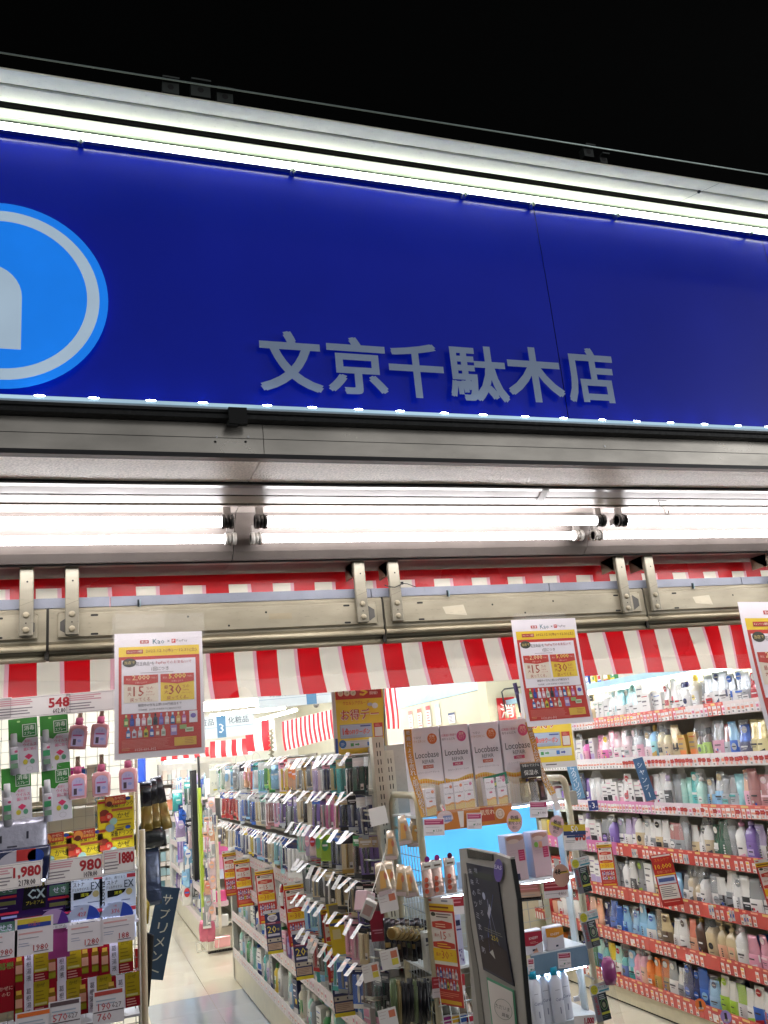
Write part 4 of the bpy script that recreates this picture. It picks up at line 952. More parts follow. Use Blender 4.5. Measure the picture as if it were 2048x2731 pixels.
for i, z in enumerate(GRZ):
    b = MB('enamel'); b.box(.0, .86, z - .012, .36, 4.8, z + .004, 'C9C3B4'); b.obj('shelf', gd)
    y = .88; k = 0
    while y < 4.8:
        L = .30 if y < 3.8 else .5
        b = MB('board'); b.box(-.006, y, z - .035, -.002, min(y + L, 4.8) - .002, z + .035, ['D8CCCC', 'DCC8C8', 'D8C4C6', 'DAC6C6'][i]); b.obj('ticket_rail', gd); y += L
    y = .95
    while y < 4.7:
        kk = random.choice([5, 3, 5]); o = link('price_tag', tag_mesh(kk), gd, (-.0075, y, z - .024), (0, 0, LEFT))
        y += random.choice([.05, .07, .11])
    specs = GR[i].split(); n = 34
    for j in range(n):
        yy = 4.7 - (4.7 - .93) * (j + .5) / n
        product(specs[j % 20], (GX + .045 + random.uniform(0, .012), yy + random.uniform(-.01, .01), z + .004), LEFT + random.uniform(-.2, .2), 'from far end, %s centre shelf' % gname[i].replace('second lowest', 'second').replace('third lowest', 'third').replace('fourth lowest', 'uppermost'), j, 'products on the %s shelf of the centre shelving' % gname[i], sc=[1.15, 1.1, 1.08, 1.05][i])
    st = MB('plastic'); y = .93
    while y < 4.7:
        w = random.uniform(.03, .045); k = random.choice(specs).split('.')
        for xo in (.10, .17, .24): st.bbox_bev(xo, y, z + .004, xo + .055, y + w * 1.8, z + random.uniform(.10, .155), PAL[k[1]][1], None, .004)
        y += w * 2
    stuff(tag(st.obj('shelf_stock', None, (GX, 0, 0)), 'further stock standing behind the front row on the %s centre shelf' % gname[i], 'stock'))
# hook rows
@cached
def clip_tag(k):
    b = MB('board'); c = ['B5AFA9', 'BEB8B2', 'B3A89F', 'A8A29C'][k]
    b.box(-.015, -.0005, -.062, .015, 0, .0, c); b.y0 = -.0008
    if k != 1: b.rect(-.009, -.032, .009, -.016, 'D8907A' if k == 0 else 'E0AE90', 0)
    b.rect(-.007, -.048, .007, -.041, '9A9490', 0); b.rect(-.008, -.009, .006, -.006, 'A89A98', 0)
    return b.mesh('clip_tag')
@cached
def hook_mesh(L):
    b = MB('steel'); b.tube([(0, .02, .0), (0, -L, .006), (0, -L - .012, .012)], .0022, 'C8C4BC', None, 5)
    return b.mesh('hook')
H1 = ['H.mi.gr.w H.gr.w.w G.w.lb.lb H.w.mi.lb G.s.w.g H.k.s.s H.s.k.w G.pe.pp.p H.w.b.r H.lb.te.w H.te.w.lb H.li.w.gr G.lb.w.lb H.pp.p.y H.o.r.y G.pe.pp.o',
      'H.w.b.w H.o.b.r H.r.w.r H.r.b.r H.co.w.r H.lb.w.w H.b.w.s H.n.w.lb H.n.s.b H.iv.w.be H.w.mi.g H.pp.w.ro H.lp.w.p H.pu.k.s H.k.pu.s H.n.lp.pu',
      'H.n.w.be G.be.w.br H.w.n.w H.be.k.w H.w.n.b H.s.w.n H.n.y.w H.w.pu.y H.w.b.n H.p.w.lb X.w.b.n T.be.w.iv T.lb.w.aq T.w.b.n T.w.n.w B.w.te.w']
mzs = [1.625, 1.43, 1.21]
for i, z in enumerate(mzs):
    b = MB('steel'); b.box(-.004, 1.75, z - .004, .004, 4.75, z + .012, 'BDB8AC'); b.obj('hook_bar', gd)
    specs = H1[i].split(); n = 32
    for j in range(n):
        y = 4.65 - (4.65 - 1.85) * (j + .5) / n + random.uniform(-.02, .02)
        link('hook', hook_mesh(.10), gd, (0, y, z), (0, 0, LEFT))
        link('clip_tag', clip_tag(random.choice([0, 1, 2, 3])), gd, (-.115 + random.uniform(-.006, .006), y, z + .014), (R(-52 + random.uniform(-10, 10)), 0, LEFT + random.uniform(-.2, .2)))
        sp_ = specs[j // 2 % 16]
        if sp_[0] in 'XTB': sp_ = 'H' + sp_[1:]
        product(sp_, (GX - .075 + random.uniform(-.01, .01), y, z - .002), LEFT + .35 + random.uniform(-.25, .25), 'from far end, %s centre hook row' % ['top', 'middle', 'lower'][i], j, 'packs on the %s hook row of the centre shelving' % ['top', 'middle', 'lower'][i], sc=.92, tilt=random.uniform(-.08, .02))
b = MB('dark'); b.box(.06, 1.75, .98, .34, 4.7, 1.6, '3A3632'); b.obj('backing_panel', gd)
H2 = ['H.g.iv.be H.iv.go.go H.be.g.g H.lp.pp.lp H.pp.s.w H.s.p.n H.gy.te.te H.te.gy.te H.w.dg.k H.dg.w.k',
      'H.be.w.iv H.db.be.k H.iv.be.be H.pu.b.k H.p.pu.s H.ma.p.w H.p.go.be H.n.be.k H.n.k.s H.n.w.s',
      'H.mi.te.w G.lp.pp.p G.pp.lp.r G.li.gr.gr G.li.w.gr H.n.b.k H.n.b.s H.be.k.go H.br.gr.k H.pu.be.k',
      'H.k.g.g H.g.dg.s H.be.k.g H.k.be.w H.k.be.w H.go.k.be H.be.k.k H.db.g.be H.pu.k.n H.ro.k.k',
      'H.lb.w.b H.aq.w.lb H.s.w.lb H.k.y.y H.k.dg.w H.r.r.r H.p.pp.p H.p.p.pp H.be.k.be H.g.k.s',
      'H.g.r.w H.ro.k.r H.db.k.g H.te.w.g H.lb.g.te H.b.lb.g H.n.b.g H.b.n.w H.br.go.g H.k.g.dg']
nzs = [1.600, 1.452, 1.305, 1.135, .985, .83]
for i, z in enumerate(nzs):
    b = MB('steel'); b.box(-.006, .68, z - .004, .004, 1.75, z + .012, 'BDB8AC'); b.obj('hook_bar', gd)
    specs = H2[i].split(); n = 10
    for j in range(n):
        y = 1.70 - (1.70 - .58) * (j + .5) / n + random.uniform(-.015, .015)
        link('hook', hook_mesh(.15), gd, (0, y, z), (0, 0, LEFT))
        link('clip_tag', clip_tag(random.choice([0, 1, 2, 3, 1])), gd, (-.165 + random.uniform(-.008, .008), y, z + .016), (R(-48 + random.uniform(-14, 14)), random.uniform(-.1, .1), LEFT + .25 + random.uniform(-.2, .2)))
        for k in range(2):
            product(specs[min(9, j * 10 // n)], (GX - .125 + k * .03 + random.uniform(-.004, .004), y + random.uniform(-.008, .008), z - .003), LEFT + .55 + random.uniform(-.3, .3), 'in %s near hook row' % ORD[i] if k == 0 else 'hanging behind in %s near hook row' % ORD[i], j, 'packs hanging on the near centre section', sc=.76, tilt=random.uniform(-.1, .04))
b = MB('enamel'); b.box(.02, .70, .8, .36, 1.75, 1.63, 'B5AF9F'); b.obj('hook_panel', gd)

def px(me, name, x, y, Y, lab, cat, group=None, yaw=0., tilt=0., sc=1., pitch=0.):
    if isinstance(me, MB): me = me.mesh(name)
    o = link(name, me, None, tuple(at(x, y, Y)), (pitch, tilt, yaw)); o.scale = (sc, sc, sc); return tag(o, lab, cat, group)
# cards hanging off the centre shelving
for k, (x, y, X, s, l) in enumerate([(612, 2268, 1.10, 1.85, 'farthest down the aisle'), (644, 2286, 1.09, 1.85, 'second from the aisle'), (703, 2314, 1.08, 1.8, 'right of the aisle pair'), (783, 2350, 1.06, 1.75, 'above a navy 20 card'), (888, 2411, 1.03, 1.7, 'partly covered by a yellow leaflet')]):
    wallcard(promo_card(), x, y, X, 'promo_card', 'red and yellow discount card on the centre shelving, ' + l, 'promotion card', 'red discount cards', s, -.05, R(-22))
for k, (x, y, X, s, l) in enumerate([(724, 2427, 1.07, 1.75, 'nearest the aisle'), (800, 2480, 1.06, 1.7, 'middle one of the three'), (903, 2556, 1.04, 1.65, 'lowest and rightmost of the three')]):
    wallcard(navy_card(), x, y, X, 'point_card', 'navy card with yellow 20 hanging on the centre shelving, ' + l, 'promotion card', 'navy point cards', s, -.05, R(-22))
b = MB('board'); b.rect(-.027, -.115, .027, 0, 'D2B428', 0); b.rect(-.021, -.025, .021, -.004, '7A7264', 1); b.rect(-.018, -.036, .015, -.028, '3A3420', 1); b.rect(-.024, -.05, .024, -.044, '3A4A88', 1); b.rect(-.02, -.08, .0, -.058, 'D8C890', 1); b.box(-.027, .0003, -.115, .027, .0009, 0, 'C8B040')
wallcard(b.mesh('leaflet'), 897, 2408, 1.0, 'leaflet', 'yellow leaflet hanging over a red discount card on the centre shelving', 'leaflet', None, 1.7, -.08, R(-30))
for k, (x, y, X, c, l) in enumerate([(1004, 2153, .95, 'E8E4DE', 'blank white card glaring in the light on the second hook row'), (1030, 2380, .92, 'E6DEDA', 'white price card under the peach pouches'), (1035, 2532, .93, 'E4DED8', 'white price card with red and yellow figures, near the gold tubes'), (985, 2570, .97, 'E4DED8', 'white price card with red and yellow figures, lower on the near hooks'), (1030, 2690, .93, 'E2DEDA', 'plain white card at the foot of the near hooks')]):
    b = MB('paper'); b.rect(-.026, -.05, .026, 0, c, 0)
    if k: b.lines(-.022, -.006, 0, 3, .008, 'B8A09C', 1, .001); b.rect(.004, -.024, .022, -.006, 'D07A5C', 1)
    if k in (2, 3): b.rect(.004, -.042, .022, -.026, 'D8C84A', 1)
    b.box(-.026, .0003, -.05, .026, .0008, 0, 'D0CCC8')
    wallcard(b.mesh('price_card'), x, y, X, 'price_card', l, 'price card', None, 1.15, -.12, R(-12))
for k, (x, y, X, l) in enumerate([(722, 2245, 1.08, 'green'), (845, 2120, 1.07, 'pale arrow')]):
    b = MB('board'); b.box(-.03, 0, -.055, .03, .001, 0, '9CC0A4' if k == 0 else 'D8D2CE'); b.y0 = -.0006
    if k: b.poly([(.002, -.016), (.016, -.016), (.016, -.008), (.03, -.027), (.016, -.046), (.016, -.038), (.002, -.038)], 'B01C2C', 0); b.tx('オススメ', .012, -.027, .006, 'E8A83C', 1)
    if k == 0: x, y = 754, 2168
    wallcard(b.mesh('shelf_card'), x, y, X, 'shelf_card', '%s card sticking out of the hook rows of the centre shelving' % l, 'card', None, 1., -.2 if k == 0 else .15, R(-35))
# strings of sample boxes hanging down the near end
for k, (x, y, c, l) in enumerate([(968, 2385, 'D0C4C4', 'pink'), (985, 2420, 'D8D4D0', 'white')]):
    pass
q = MB('board'); q.bbox_bev(-.025, -.02, -.055, .025, .02, 0, 'D8B8BC', None, .002); q.y0 = -.0206; q.rect(-.02, -.05, .02, -.01, 'E2DAD6', 0)
px(q, 'sample_pack', 975, 2378, -.05, 'pink and white sample pack hanging on a string below the peach pouches', 'sample pack', None, .7, .35)
q = MB('board'); q.bbox_bev(-.017, -.014, -.05, .017, .014, 0, 'D6D0C8', None, .002); q.y0 = -.0146; q.rect(-.012, -.04, .012, -.012, 'C09A90', 0)
px(q, 'sample_pack', 992, 2402, -.12, 'beige tilted sample box on the string, nearest the camera', 'sample pack', None, -.5, .5)
q = MB('board'); q.box(-.024, 0, -.095, .024, .0015, 0, '7A1428'); q.y0 = -.0006; q.rect(-.018, -.062, .016, -.058, 'B88090', 0); q.rect(-.012, -.07, .016, -.067, 'B88090', 0)
px(q, 'dark_red_card', 1003, 2430, .35, 'plain dark red card hanging below the sample packs', 'card', None, R(-20))
b = MB('plastic'); b.tube([at(1025, 2275, .1), at(1012, 2320, .02), at(990, 2385, -.1)], .0012, 'E0DCD4', None, 4); b.tube([at(935, 2355, .2), at(928, 2410, .2), at(932, 2480, .2)], .0012, 'E0DCD4', None, 4)
tag(b.obj('string'), 'thin white strings holding sample boxes at the near end of the centre shelving', 'string')
# peach pouches on curved hooks
pm = MB('foil'); pm.loft([(-.115, .030, .010), (-.09, .031, .012), (-.03, .021, .006), (0, .016, .001)], 'E2D0B8', n=14, ex=2.4)
pmm = pm.mesh('pouch_body')
pl = MB('paper', y0=-.0135); pl.poly([(-.016, -.09), (.008, -.09), (.012, -.03), (-.006, -.03)], 'DCA85C', 0); pl.ell(.012, -.05, .006, .013, 'C87860', 1); pl.rect(-.026, -.112, .026, -.098, 'C8B4B4', 1); plm = pl.mesh('pouch_print')
for k, (x, y, Y) in enumerate([(1070, 2175, .34), (1105, 2180, .36), (1010, 2300, .12), (1035, 2295, .18), (1068, 2305, .22), (1085, 2310, .28), (1040, 2215, .4)]):
    o = link('sachet_pouch', pmm, None, tuple(at(x, y, Y)), (0, random.uniform(-.15, .15), R(-25) + random.uniform(-.3, .3))); o.scale = (.86, .86, .86); link('print', plm, o)
    tag(o, 'small peach and orange sachet pouch, %s' % ['upper left of the upper pair', 'right of the upper pair beside the frame tube', 'leftmost of the lower bunch', 'second of the lower bunch', 'third of the lower bunch', 'rightmost of the lower bunch', 'half hidden behind the upper pair'][k], 'pouch', 'peach sachet pouches')
# gold-striped tubes side by side
for k in range(6):
    y_ = 2487 + k * 1
    x = 1052 + k * 12
    b = MB('foil'); b.tube([(0, -.02, 0), (0, .03, 0)], .019, 'A08A58', None, 16); b.tube([(0, -.021, 0), (0, -.0195, 0)], .015, '8A6A34', None, 14)
    px(b, 'gold_tin', x, y_, .28 + k * .02, 'round gold tin lying end-on in a row, %s from the left' % ORD[k], 'tin', 'gold tins in a row', R(-50))
for k in range(9):
    b = MB('foil'); b.loft([(-.13, .013, .008), (-.1, .014, .009), (-.03, .013, .006), (0, .013, .001)], ['1E1A22', '2A2430', '3A2A22', '201C28', '4A4438', '1A1620', '2C2428', '35302A', '222028'][k], n=10)
    b.y0 = -.0105; b.rect(-.009, -.09, .009, -.075, ['B89A60', '8A8070', 'A88850', '907A60', '6A7A50', 'B09058', '7A7068', '8A9A70', 'A08050'][k], 0)
    px(b, 'dark_pack', 1030 + k * 13, 2448 + (k % 3) * 3, .33 + .01 * k, 'slim dark cosmetic pack above the gold tins, %s from the left' % ORD[k], 'pack', 'dark packs on the near wire hooks', R(-30))
for k in range(9):
    b = MB('plastic'); b.loft([(-.13, .011, .009), (-.02, .013, .010), (-.018, .010, .008), (0, .010, .008)], ['5A6A48', '8A7A50', '14141A', '16141C', '1C1A20', '6A7854', '181620', '101014', '2A2A36'][k], n=10)
    px(b, 'dark_tube', 1048 + k * 11, 2610 + (k % 4) * 4, .32 + .01 * k, 'slim dark or olive tube hanging below the gold tins, %s from the left' % ORD[k], 'tube', 'dark tubes on the near wire hooks', R(-30), .05)

# ================================================================== NEAR END RACK (front plane y = .30)
RY = .30
rk = thing('end_rack', 'cream tube-framed end rack with hand creams, glowing blue panel and wire mesh', 'rack', (0, RY, 0))
zt1 = at(1090, 2124, RY).z; xl = at(1118, 2180, RY).x; xr_ = at(1512, 2120, RY).x; zt2 = at(1490, 2080, RY).z
zt2 = max(zt2, zt1)
for x_, z_ in ((xl, zt1), (xr_, zt2)):
    b = MB('enamel')
    pts = [(x_, 0, 0), (x_, 0, z_ - .035)] + [(x_, .035 - .035 * math.cos(a), z_ - .035 + .035 * math.sin(a)) for a in [PI / 2 * i / 5 for i in range(1, 6)]] + [(x_, .25, z_), (x_, .28, z_ - .03), (x_, .28, 0)]
    b.tube(pts, .0125, 'C4BA9C', None, 10); b.tube([(x_, .0, z_ - .12), (x_, .28, z_ - .12)], .005, 'C4BA9C', None, 6); b.obj('tube_frame', rk)
# wire mesh sides and back
b = MB('steel')
for k in range(9): b.tube([(xl, .03 + k * .03, .35), (xl, .03 + k * .03, zt1 - .13)], .0016, 'C8CCCC', None, 4)
for k in range(22): b.tube([(xl, .0, .38 + k * .045), (xl, .28, .38 + k * .045)], .0016, 'C8CCCC', None, 4)
stuff(b.obj('wire_mesh', rk))
b = MB('steel')
for k in range(12): b.tube([(xl + .02 + k * .045, .27, .35), (xl + .02 + k * .045, .27, 1.3)], .0016, 'B8BCBC', None, 4)
for k in range(20): b.tube([(xl, .268, .38 + k * .045), (xr_, .268, .38 + k * .045)], .0016, 'B8BCBC', None, 4)
stuff(b.obj('wire_back', rk))
XL, XR = at(1135, 2300, RY).x, xr_ - .015
# wire hooks sticking out on the left of the frame
b = MB('steel')
for (x, y, w) in [(1040, 2168, 90), (1045, 2180, 70), (1035, 2197, 80), (1045, 2312, 80), (1075, 2398, 60), (1080, 2408, 55), (1075, 2425, 45), (1060, 2433, 60), (1075, 2575, 70), (1060, 2598, 70), (1050, 2715, 70), (1055, 2722, 60)]:
    b.tube([at(x, y, .22), at(x + w * .3, y + 2, .26), at(x + w, y - 5, .34)], .0035, 'C9C5B8', None, 6)
b.obj('side_hook', rk)
zsh = [1.372, at(1180, 2395, RY).z, at(1190, 2590, RY).z]
zA = 1.375; zB = at(1150, 2392, RY).z; zC = at(1180, 2590, RY).z; zD = at(1450, 2545, RY).z
b = MB('enamel'); b.box(XL - .02, .0, zA - .008, XR, .25, zA, 'D2D2D0'); b.obj('shelf', rk)
b = MB('enamel'); b.box(XL - .02, .0, zB - .004, XR, .25, zB + .004, 'D8DCDC'); b.obj('shelf', rk)
b = MB('enamel'); b.box(XL - .02, .0, zC - .004, XL + .2, .25, zC + .004, 'D8DCDC'); b.obj('shelf', rk)
b = MB('enamel'); b.box(XR - .22, .0, zD, XR, .25, zD + .006, 'D8DCE0'); b.box(XR - .225, -.004, zD - .062, XR + .005, 0, zD + .002, '6F8CA4'); b.obj('shelf', rk)
b = MB('soft_lit'); b.box(XL + .0, .245, zB + .02, XR, .25, zA - .02, '4B9CD0'); b.obj('blue_panel', rk)
for z_, x0_, x1_ in ((zA - .012, XL + .1, XR), (zD - .066, XR - .2, XR), (zB - .010, XL + .02, XR)):
    b = MB('shelf_led'); b.box(x0_, .012, z_ - .004, x1_, .020, z_, 'DCECFF'); b.obj('shelf_lamp', rk)
b = MB('enamel'); b.box(XR - .002, .05, .3, XR + .006, .09, zA, 'C6CCCC'); b.obj('upright', rk)
slot_post(XR - .15, .24, .6, zB, rk, .03)
# big header boxes
for k, (xa, xb, yt, cream) in enumerate([(1092, 1170, 1943, 1), (1171, 1247, 1936, 0), (1250, 1327, 1930, 1), (1330, 1412, 1921, 0)]):
    pa = at(xa, yt, RY + .02); pb = at(xb, yt, RY + .02); w = pb.x - pa.x; H = pa.z - zA - .001
    t = thing('carton', 'large white %s carton with %s dot, %s of four on the rack top' % ('cream' if cream else 'milk', 'orange' if cream else 'pink', ['leftmost', 'second', 'third', 'rightmost'][k]), 'carton', (pa.x, RY + .02, zA), group='large skin cream cartons')
    b = MB('board'); b.bbox_bev(.0008, 0, 0, w - .0008, .08, H, 'EAE4E8', None, .001); b.obj('box', t)
    b = MB('paper', y0=-.0006); c = 'D8702C' if cream else 'D2588A'
    zz = lambda f: H * f
    b.ell(w * .73, zz(.86), w * .165, w * .165, c, 0, n=20); b.tx('密着' if cream else '濃厚', w * .73, zz(.89), w * .085, 'F4E0C8', 1); b.tx('クリーム' if cream else 'ミルク', w * .73, zz(.86), w * .065, 'F4E0C8', 1, w=w * .22); b.tx('タイプ', w * .73, zz(.835), w * .05, 'F4E0C8', 1)
    b.tx('つらい' if cream else '広範囲の乾燥や', w * .22 if cream else w * .30, zz(.885), w * .075, '5A4A50' if cream else 'C85A7A', 0, w=w * (.25 if cream else .52)); b.tx('ドライスキンに' if cream else '赤ちゃんにも', w * .27, zz(.84), w * .08, 'C08A50' if cream else '6A5A60', 0, w=w * .46)
    b.tx('Locobase', w * .5, zz(.68), w * .185, '2E2A2E', 0, w=w * .80, bold=.008, res=2); b.tx('REPAIR', w * .52, zz(.60), w * .11, '5A565C', 0, w=w * .40)
    b.rect(w * .33, zz(.52), w * .68, zz(.56), 'C8583C' if cream else 'C84A70', 0); b.tx('CREAM' if cream else 'MILK', w * .505, zz(.54), zz(.024), 'F0D8D0', 1, bold=.02)
    b.tx('ロコベースリペア ' + ('クリーム' if cream else 'ミルク'), w * .5, zz(.475), w * .055, '8A7E84', 0, w=w * .72)
    def wave(x, o): return zz(.30 + o) + w * .06 * math.sin((x / w) * 5.2 + (0 if cream else 3.0))
    for c2, o0, o1 in (('E2D9C2', None, .055), ('DC9A34', .035, .075), ('E0B854', .06, .085)):
        for s in range(12):
            xa_, xb_ = w * s / 12 + .001, w * (s + 1) / 12 - (.001 if s == 11 else 0)
            b.poly([(xa_, wave(xa_, o0) if o0 is not None else .002), (xb_, wave(xb_, o0) if o0 is not None else .002), (xb_, wave(xb_, o1)), (xa_, wave(xa_, o1))], c2 if o0 is not None else 'E2D9C2', 0 if o0 is None else (1 if o0 < .05 else 2))
    b.obj('print', t)
# orange ribbons
def ribbon(pts, txt, lab, w=.030, last=False):
    P3 = [at(x, y, RY - .012 - .004 * i) for i, (x, y) in enumerate(pts)]
    t = thing('ribbon', lab, 'ribbon', (0, 0, 0), group='orange ribbons on the end rack')
    b = MB('board'); base = len(b.v)
    for i, p in enumerate(P3):
        d = (P3[min(i + 1, len(P3) - 1)] - P3[max(i - 1, 0)]); d.y = 0; d.normalize(); s = Vector((-d.z, 0, d.x)) * (w / 2)
        b.v += [tuple(p - s), tuple(p + s)]
    for i in range(len(P3) - 1): b.face((base + 2 * i, base + 2 * i + 1, base + 2 * i + 3, base + 2 * i + 2), ['DE9A2C', 'D98F28', 'E0A035', 'E2AC48'][i % 4] if not (last and i == len(P3) - 2) else 'D8D0CC')
    b.obj('strip', t)
    b = MB('paper'); N = len(txt); L = len(P3) - 1
    for k, c in enumerate(txt):
        f = (k + .6) / (N + .4) * (L - (1 if last else 0)); i = min(int(f), L - 1); p = P3[i].lerp(P3[i + 1], f - i); d = P3[i + 1] - P3[i]
        ang = math.atan2(d.x, -d.z)
        big = (k >= 5) 
        b.y0 = p.y - .0015
        if c == 'ー': c = '｜'
        if c == '・': b.ell(p.x, p.z, .0025, .0025, 'F6EAD8', 0, n=8); continue
        b.tx(c, p.x + .0008, p.z - .0008, .021 if big else .016, 'A85018', 0, rot=ang, bold=.05); b.tx(c, p.x, p.z, .020 if big else .015, 'F6EAD8', 1, rot=ang, bold=.025)
    b.obj('lettering', t)
ribbon([(1087, 1945), (1092, 2010), (1103, 2070), (1118, 2120), (1133, 2178)], '乾燥による手荒れ・肌荒れを防ぐ！', 'orange ribbon with white lettering hanging down the left side of the end rack', .029)
ribbon([(1407, 1925), (1424, 1985), (1437, 2040), (1454, 2080), (1475, 2118), (1489, 2160)], '長時間つづくから保湿・肌荒れサポート', 'orange ribbon with white lettering curling down the right side of the end rack', .024, True)
# small cartons in clear trays
@cached
def small_carton(cream, w, h):
    b = MB('board'); b.bbox_bev(-w / 2, 0, 0, w / 2, .03, h, 'E8E2E6', None, .001); b.y0 = -.0006; c = 'D8702C' if cream else 'D2588A'
    b.ell(w * .25, h * .87, w * .15, w * .15, c, 0, n=12); b.tx('Locobase', 0, h * .66, w * .17, '4A444A', 0, w=w * .8); b.rect(-w * .16, h * .5, w * .16, h * .56, 'C8583C' if cream else 'C84A70', 0)
    b.rect(-w * .4, h * .84, 0, h * .87, 'B8A0A0', 0)
    for s in range(6):
        xa, xb = -w / 2 + w * s / 6, -w / 2 + w * (s + 1) / 6; f = lambda x: h * .32 + h * .025 * math.sin(x / w * 6)
        b.poly([(xa, .001), (xb, .001), (xb, f(xb)), (xa, f(xa))], 'D6B660', 0); b.poly([(xa, f(xa) - .003), (xb, f(xb) - .003), (xb, f(xb) + .003), (xa, f(xa) + .003)], 'D89030', 1)
    return b.mesh('small_carton')
for k, (x, y, c) in enumerate([(1153, 2172, 1), (1203, 2166, 1), (1230, 2162, 1), (1256, 2158, 0), (1314, 2148, 0), (1345, 2145, 0)]):
    px(small_carton(c, .039, .105 if k > 0 else .092), 'small_carton', x, 2176 - k * 5, RY - .035 + (k % 2) * .004, 'small white skin cream carton in a clear tray, %s from the left' % ORD[k], 'carton', 'small skin cream cartons', .06)
for k, (x0, x1) in enumerate([(1133, 1168), (1178, 1278), (1300, 1368), (1378, 1440)]):
    pa, pb = at(x0, 2185 - k * 8, RY - .05), at(x1, 2178 - k * 8, RY - .05); b = MB('clear'); w = pb.x - pa.x; h = .10 if k < 3 else .07
    b.box(0, -.001, 0, w, 0, h, 'FFFFFF'); b.box(-.001, 0, 0, 0, .06, h + .01, 'FFFFFF'); b.box(w, 0, 0, w + .001, .06, h + .01, 'FFFFFF')
    tag(b.obj('tray', None, (pa.x, RY - .05, zA + .001)), 'clear plastic tray on the rack top, %s from the left' % ORD[k], 'tray', 'clear trays')
for k, (x, y, c, l, hh) in enumerate([(1222, 2130, 'D8C8B0', 'multicoloured glossy flyer lying on the small cartons', .03), (1326, 2072, '2E7A5C', 'green flyer with pink lettering above the small milk cartons', .042), (1418, 2048, '33302E', 'black flyer with white handwriting behind the gold sachets', .055)]):
    b = MB('gloss'); w = [.12, .098, .085][k]; b.box(-w / 2, 0, 0, w / 2, .001, hh, c); b.y0 = -.0006
    if k == 0:
        for s in range(9): b.poly([(-w / 2 + w * s / 9, .002), (-w / 2 + w * (s + .8) / 9, .002), (-w / 2 + w * (s + .6) / 9, hh - .003)], ['D84A6A', 'E8C830', '4AA8C8', 'E8E0D8', '8A5AA0', 'E89040', '50A870', 'D86A8A', 'F0E8E0'][s], 0)
    if k == 1: b.tx('うるおい実感', 0, hh * .62, .016, 'D85A90', 1, w=w * .8, bold=.03); b.rect(-w * .4, .004, w * .1, .014, 'C8C040', 0)
    if k == 2: b.tx('今年のマスク＆', 0, hh * .78, .011, 'E8E4DC', 0, w=w * .85); b.tx('保湿水', 0, hh * .32, .018, 'E8E4DC', 0, w=w * .7, bold=.03); b.rect(-w / 2, hh - .005, w / 2, hh, 'A88060', 0)
    px(b, 'flyer', x, y + 25, RY - .03, l, 'flyer', None, 0, [-.1, -.12, .02][k], 1., [-.6, 0, 0][k])
for k, x in enumerate([1405, 1428, 1448]):
    b = MB('foil'); b.loft([(0, .020, .008), (.03, .021, .010), (.075, .018, .003), (.088, .018, .001)], ['9A8250', '6A5A3A', '4A3A38'][k], n=12); b.y0 = -.0105; b.rect(-.006, .02, .006, .06, ['C8B880', '3A3028', '8A6A78'][k], 0); b.ell(.008, .078, .006, .006, '3A2A58', 1, n=10)
    px(b, 'sachet', x, 2140, RY - .01 + k * .012, ['gold upright sachet with purple dot in the clear tray at the right', 'dull brown upright sachet behind the gold one in the right tray', 'dark sachet at the far right of the clear tray'][k], 'sachet', None, -.1)
# cards on the top shelf edge
def rackcard(x, y, w, h, title, figs, lab, Y=RY - .055, mag='B03064'):
    b = MB('paper'); b.rect(-w / 2, -h, w / 2, 0, 'E2DCDE', 0); b.rect(-w / 2 + .003, -h * .36, w / 2 - .003, -.003, mag, 1); b.lines(-w * .42, -h * .08, w * .4, 2, h * .13, 'D890A8', 2, h * .06, .15)
    b.lines(-w * .4, -h * .5, w * .3, 1, .01, '9A9094', 1, .001); b.lines(-w * .4, -h * .8, w * .0, 2, h * .08, '8A8286', 1, .0012, .1); b.tx(figs, w * .25, -h * .72, h * .16, '7A6A70', 1); b.ell(-w * .02, -h * .72, .003, .003, '3A7A58', 1, n=8)
    b.box(-w / 2, .0003, -h, w / 2, .0009, 0, 'C8C4C4')
    px(b, 'price_card', x, y, Y, lab, 'price card', None, 0, .09)
rackcard(1157, 2183, .078, .056, '', '1,500', 'white and magenta price card at the left end of the rack top edge')
rackcard(1264, 2168, .058, .054, '', '1,500', 'white and magenta price card in the middle of the rack top edge', RY - .052)
rackcard(1435, 2137, .072, .056, '', '1,480', 'white and magenta price card, right end of the rack top edge')
b = MB('board'); pa, pb = at(1170, 2222, RY - .045), at(1370, 2190, RY - .045); w = pb.x - pa.x
b.rect(0, -.066, w, 0, 'C87A30', 0); b.ell(.03, -.022, .03, .022, 'D8C0C0', 1); b.rect(.022, -.038, .055, -.018, '7A8AB8', 2); b.tx('皮膚保護', .04, -.028, .010, 'E4E0E8', 3)
b.poly([(.085, -.062), (.098, -.062), (.104, -.008), (.080, -.008)], 'E2D8D0', 1); b.rect(.168, -.052, .222, -.004, 'B84A30', 1); b.tx('肌荒れ', .195, -.022, .018, 'F0D8B8', 2, bold=.03); b.ell(.245, -.032, .018, .018, 'E0CDB8', 1); b.ring(.245, -.032, .011, .012, .0012, '8A5A38', 2, n=20); b.ell(.241, -.03, .0012, .0012, '6A3A28', 3, n=6); b.ell(.249, -.03, .0012, .0012, '6A3A28', 3, n=6)
b.rect(.1, -.005, .28, -.002, 'E8C890', 1); b.box(0, .0003, -.066, w, .001, 0, 'C0A080')
tag(b.obj('edge_banner', None, (pa.x, RY - .045, zA + .012), (0, .012, 0)), 'orange printed strip with a tube and smiling face along the rack top edge', 'shelf strip')
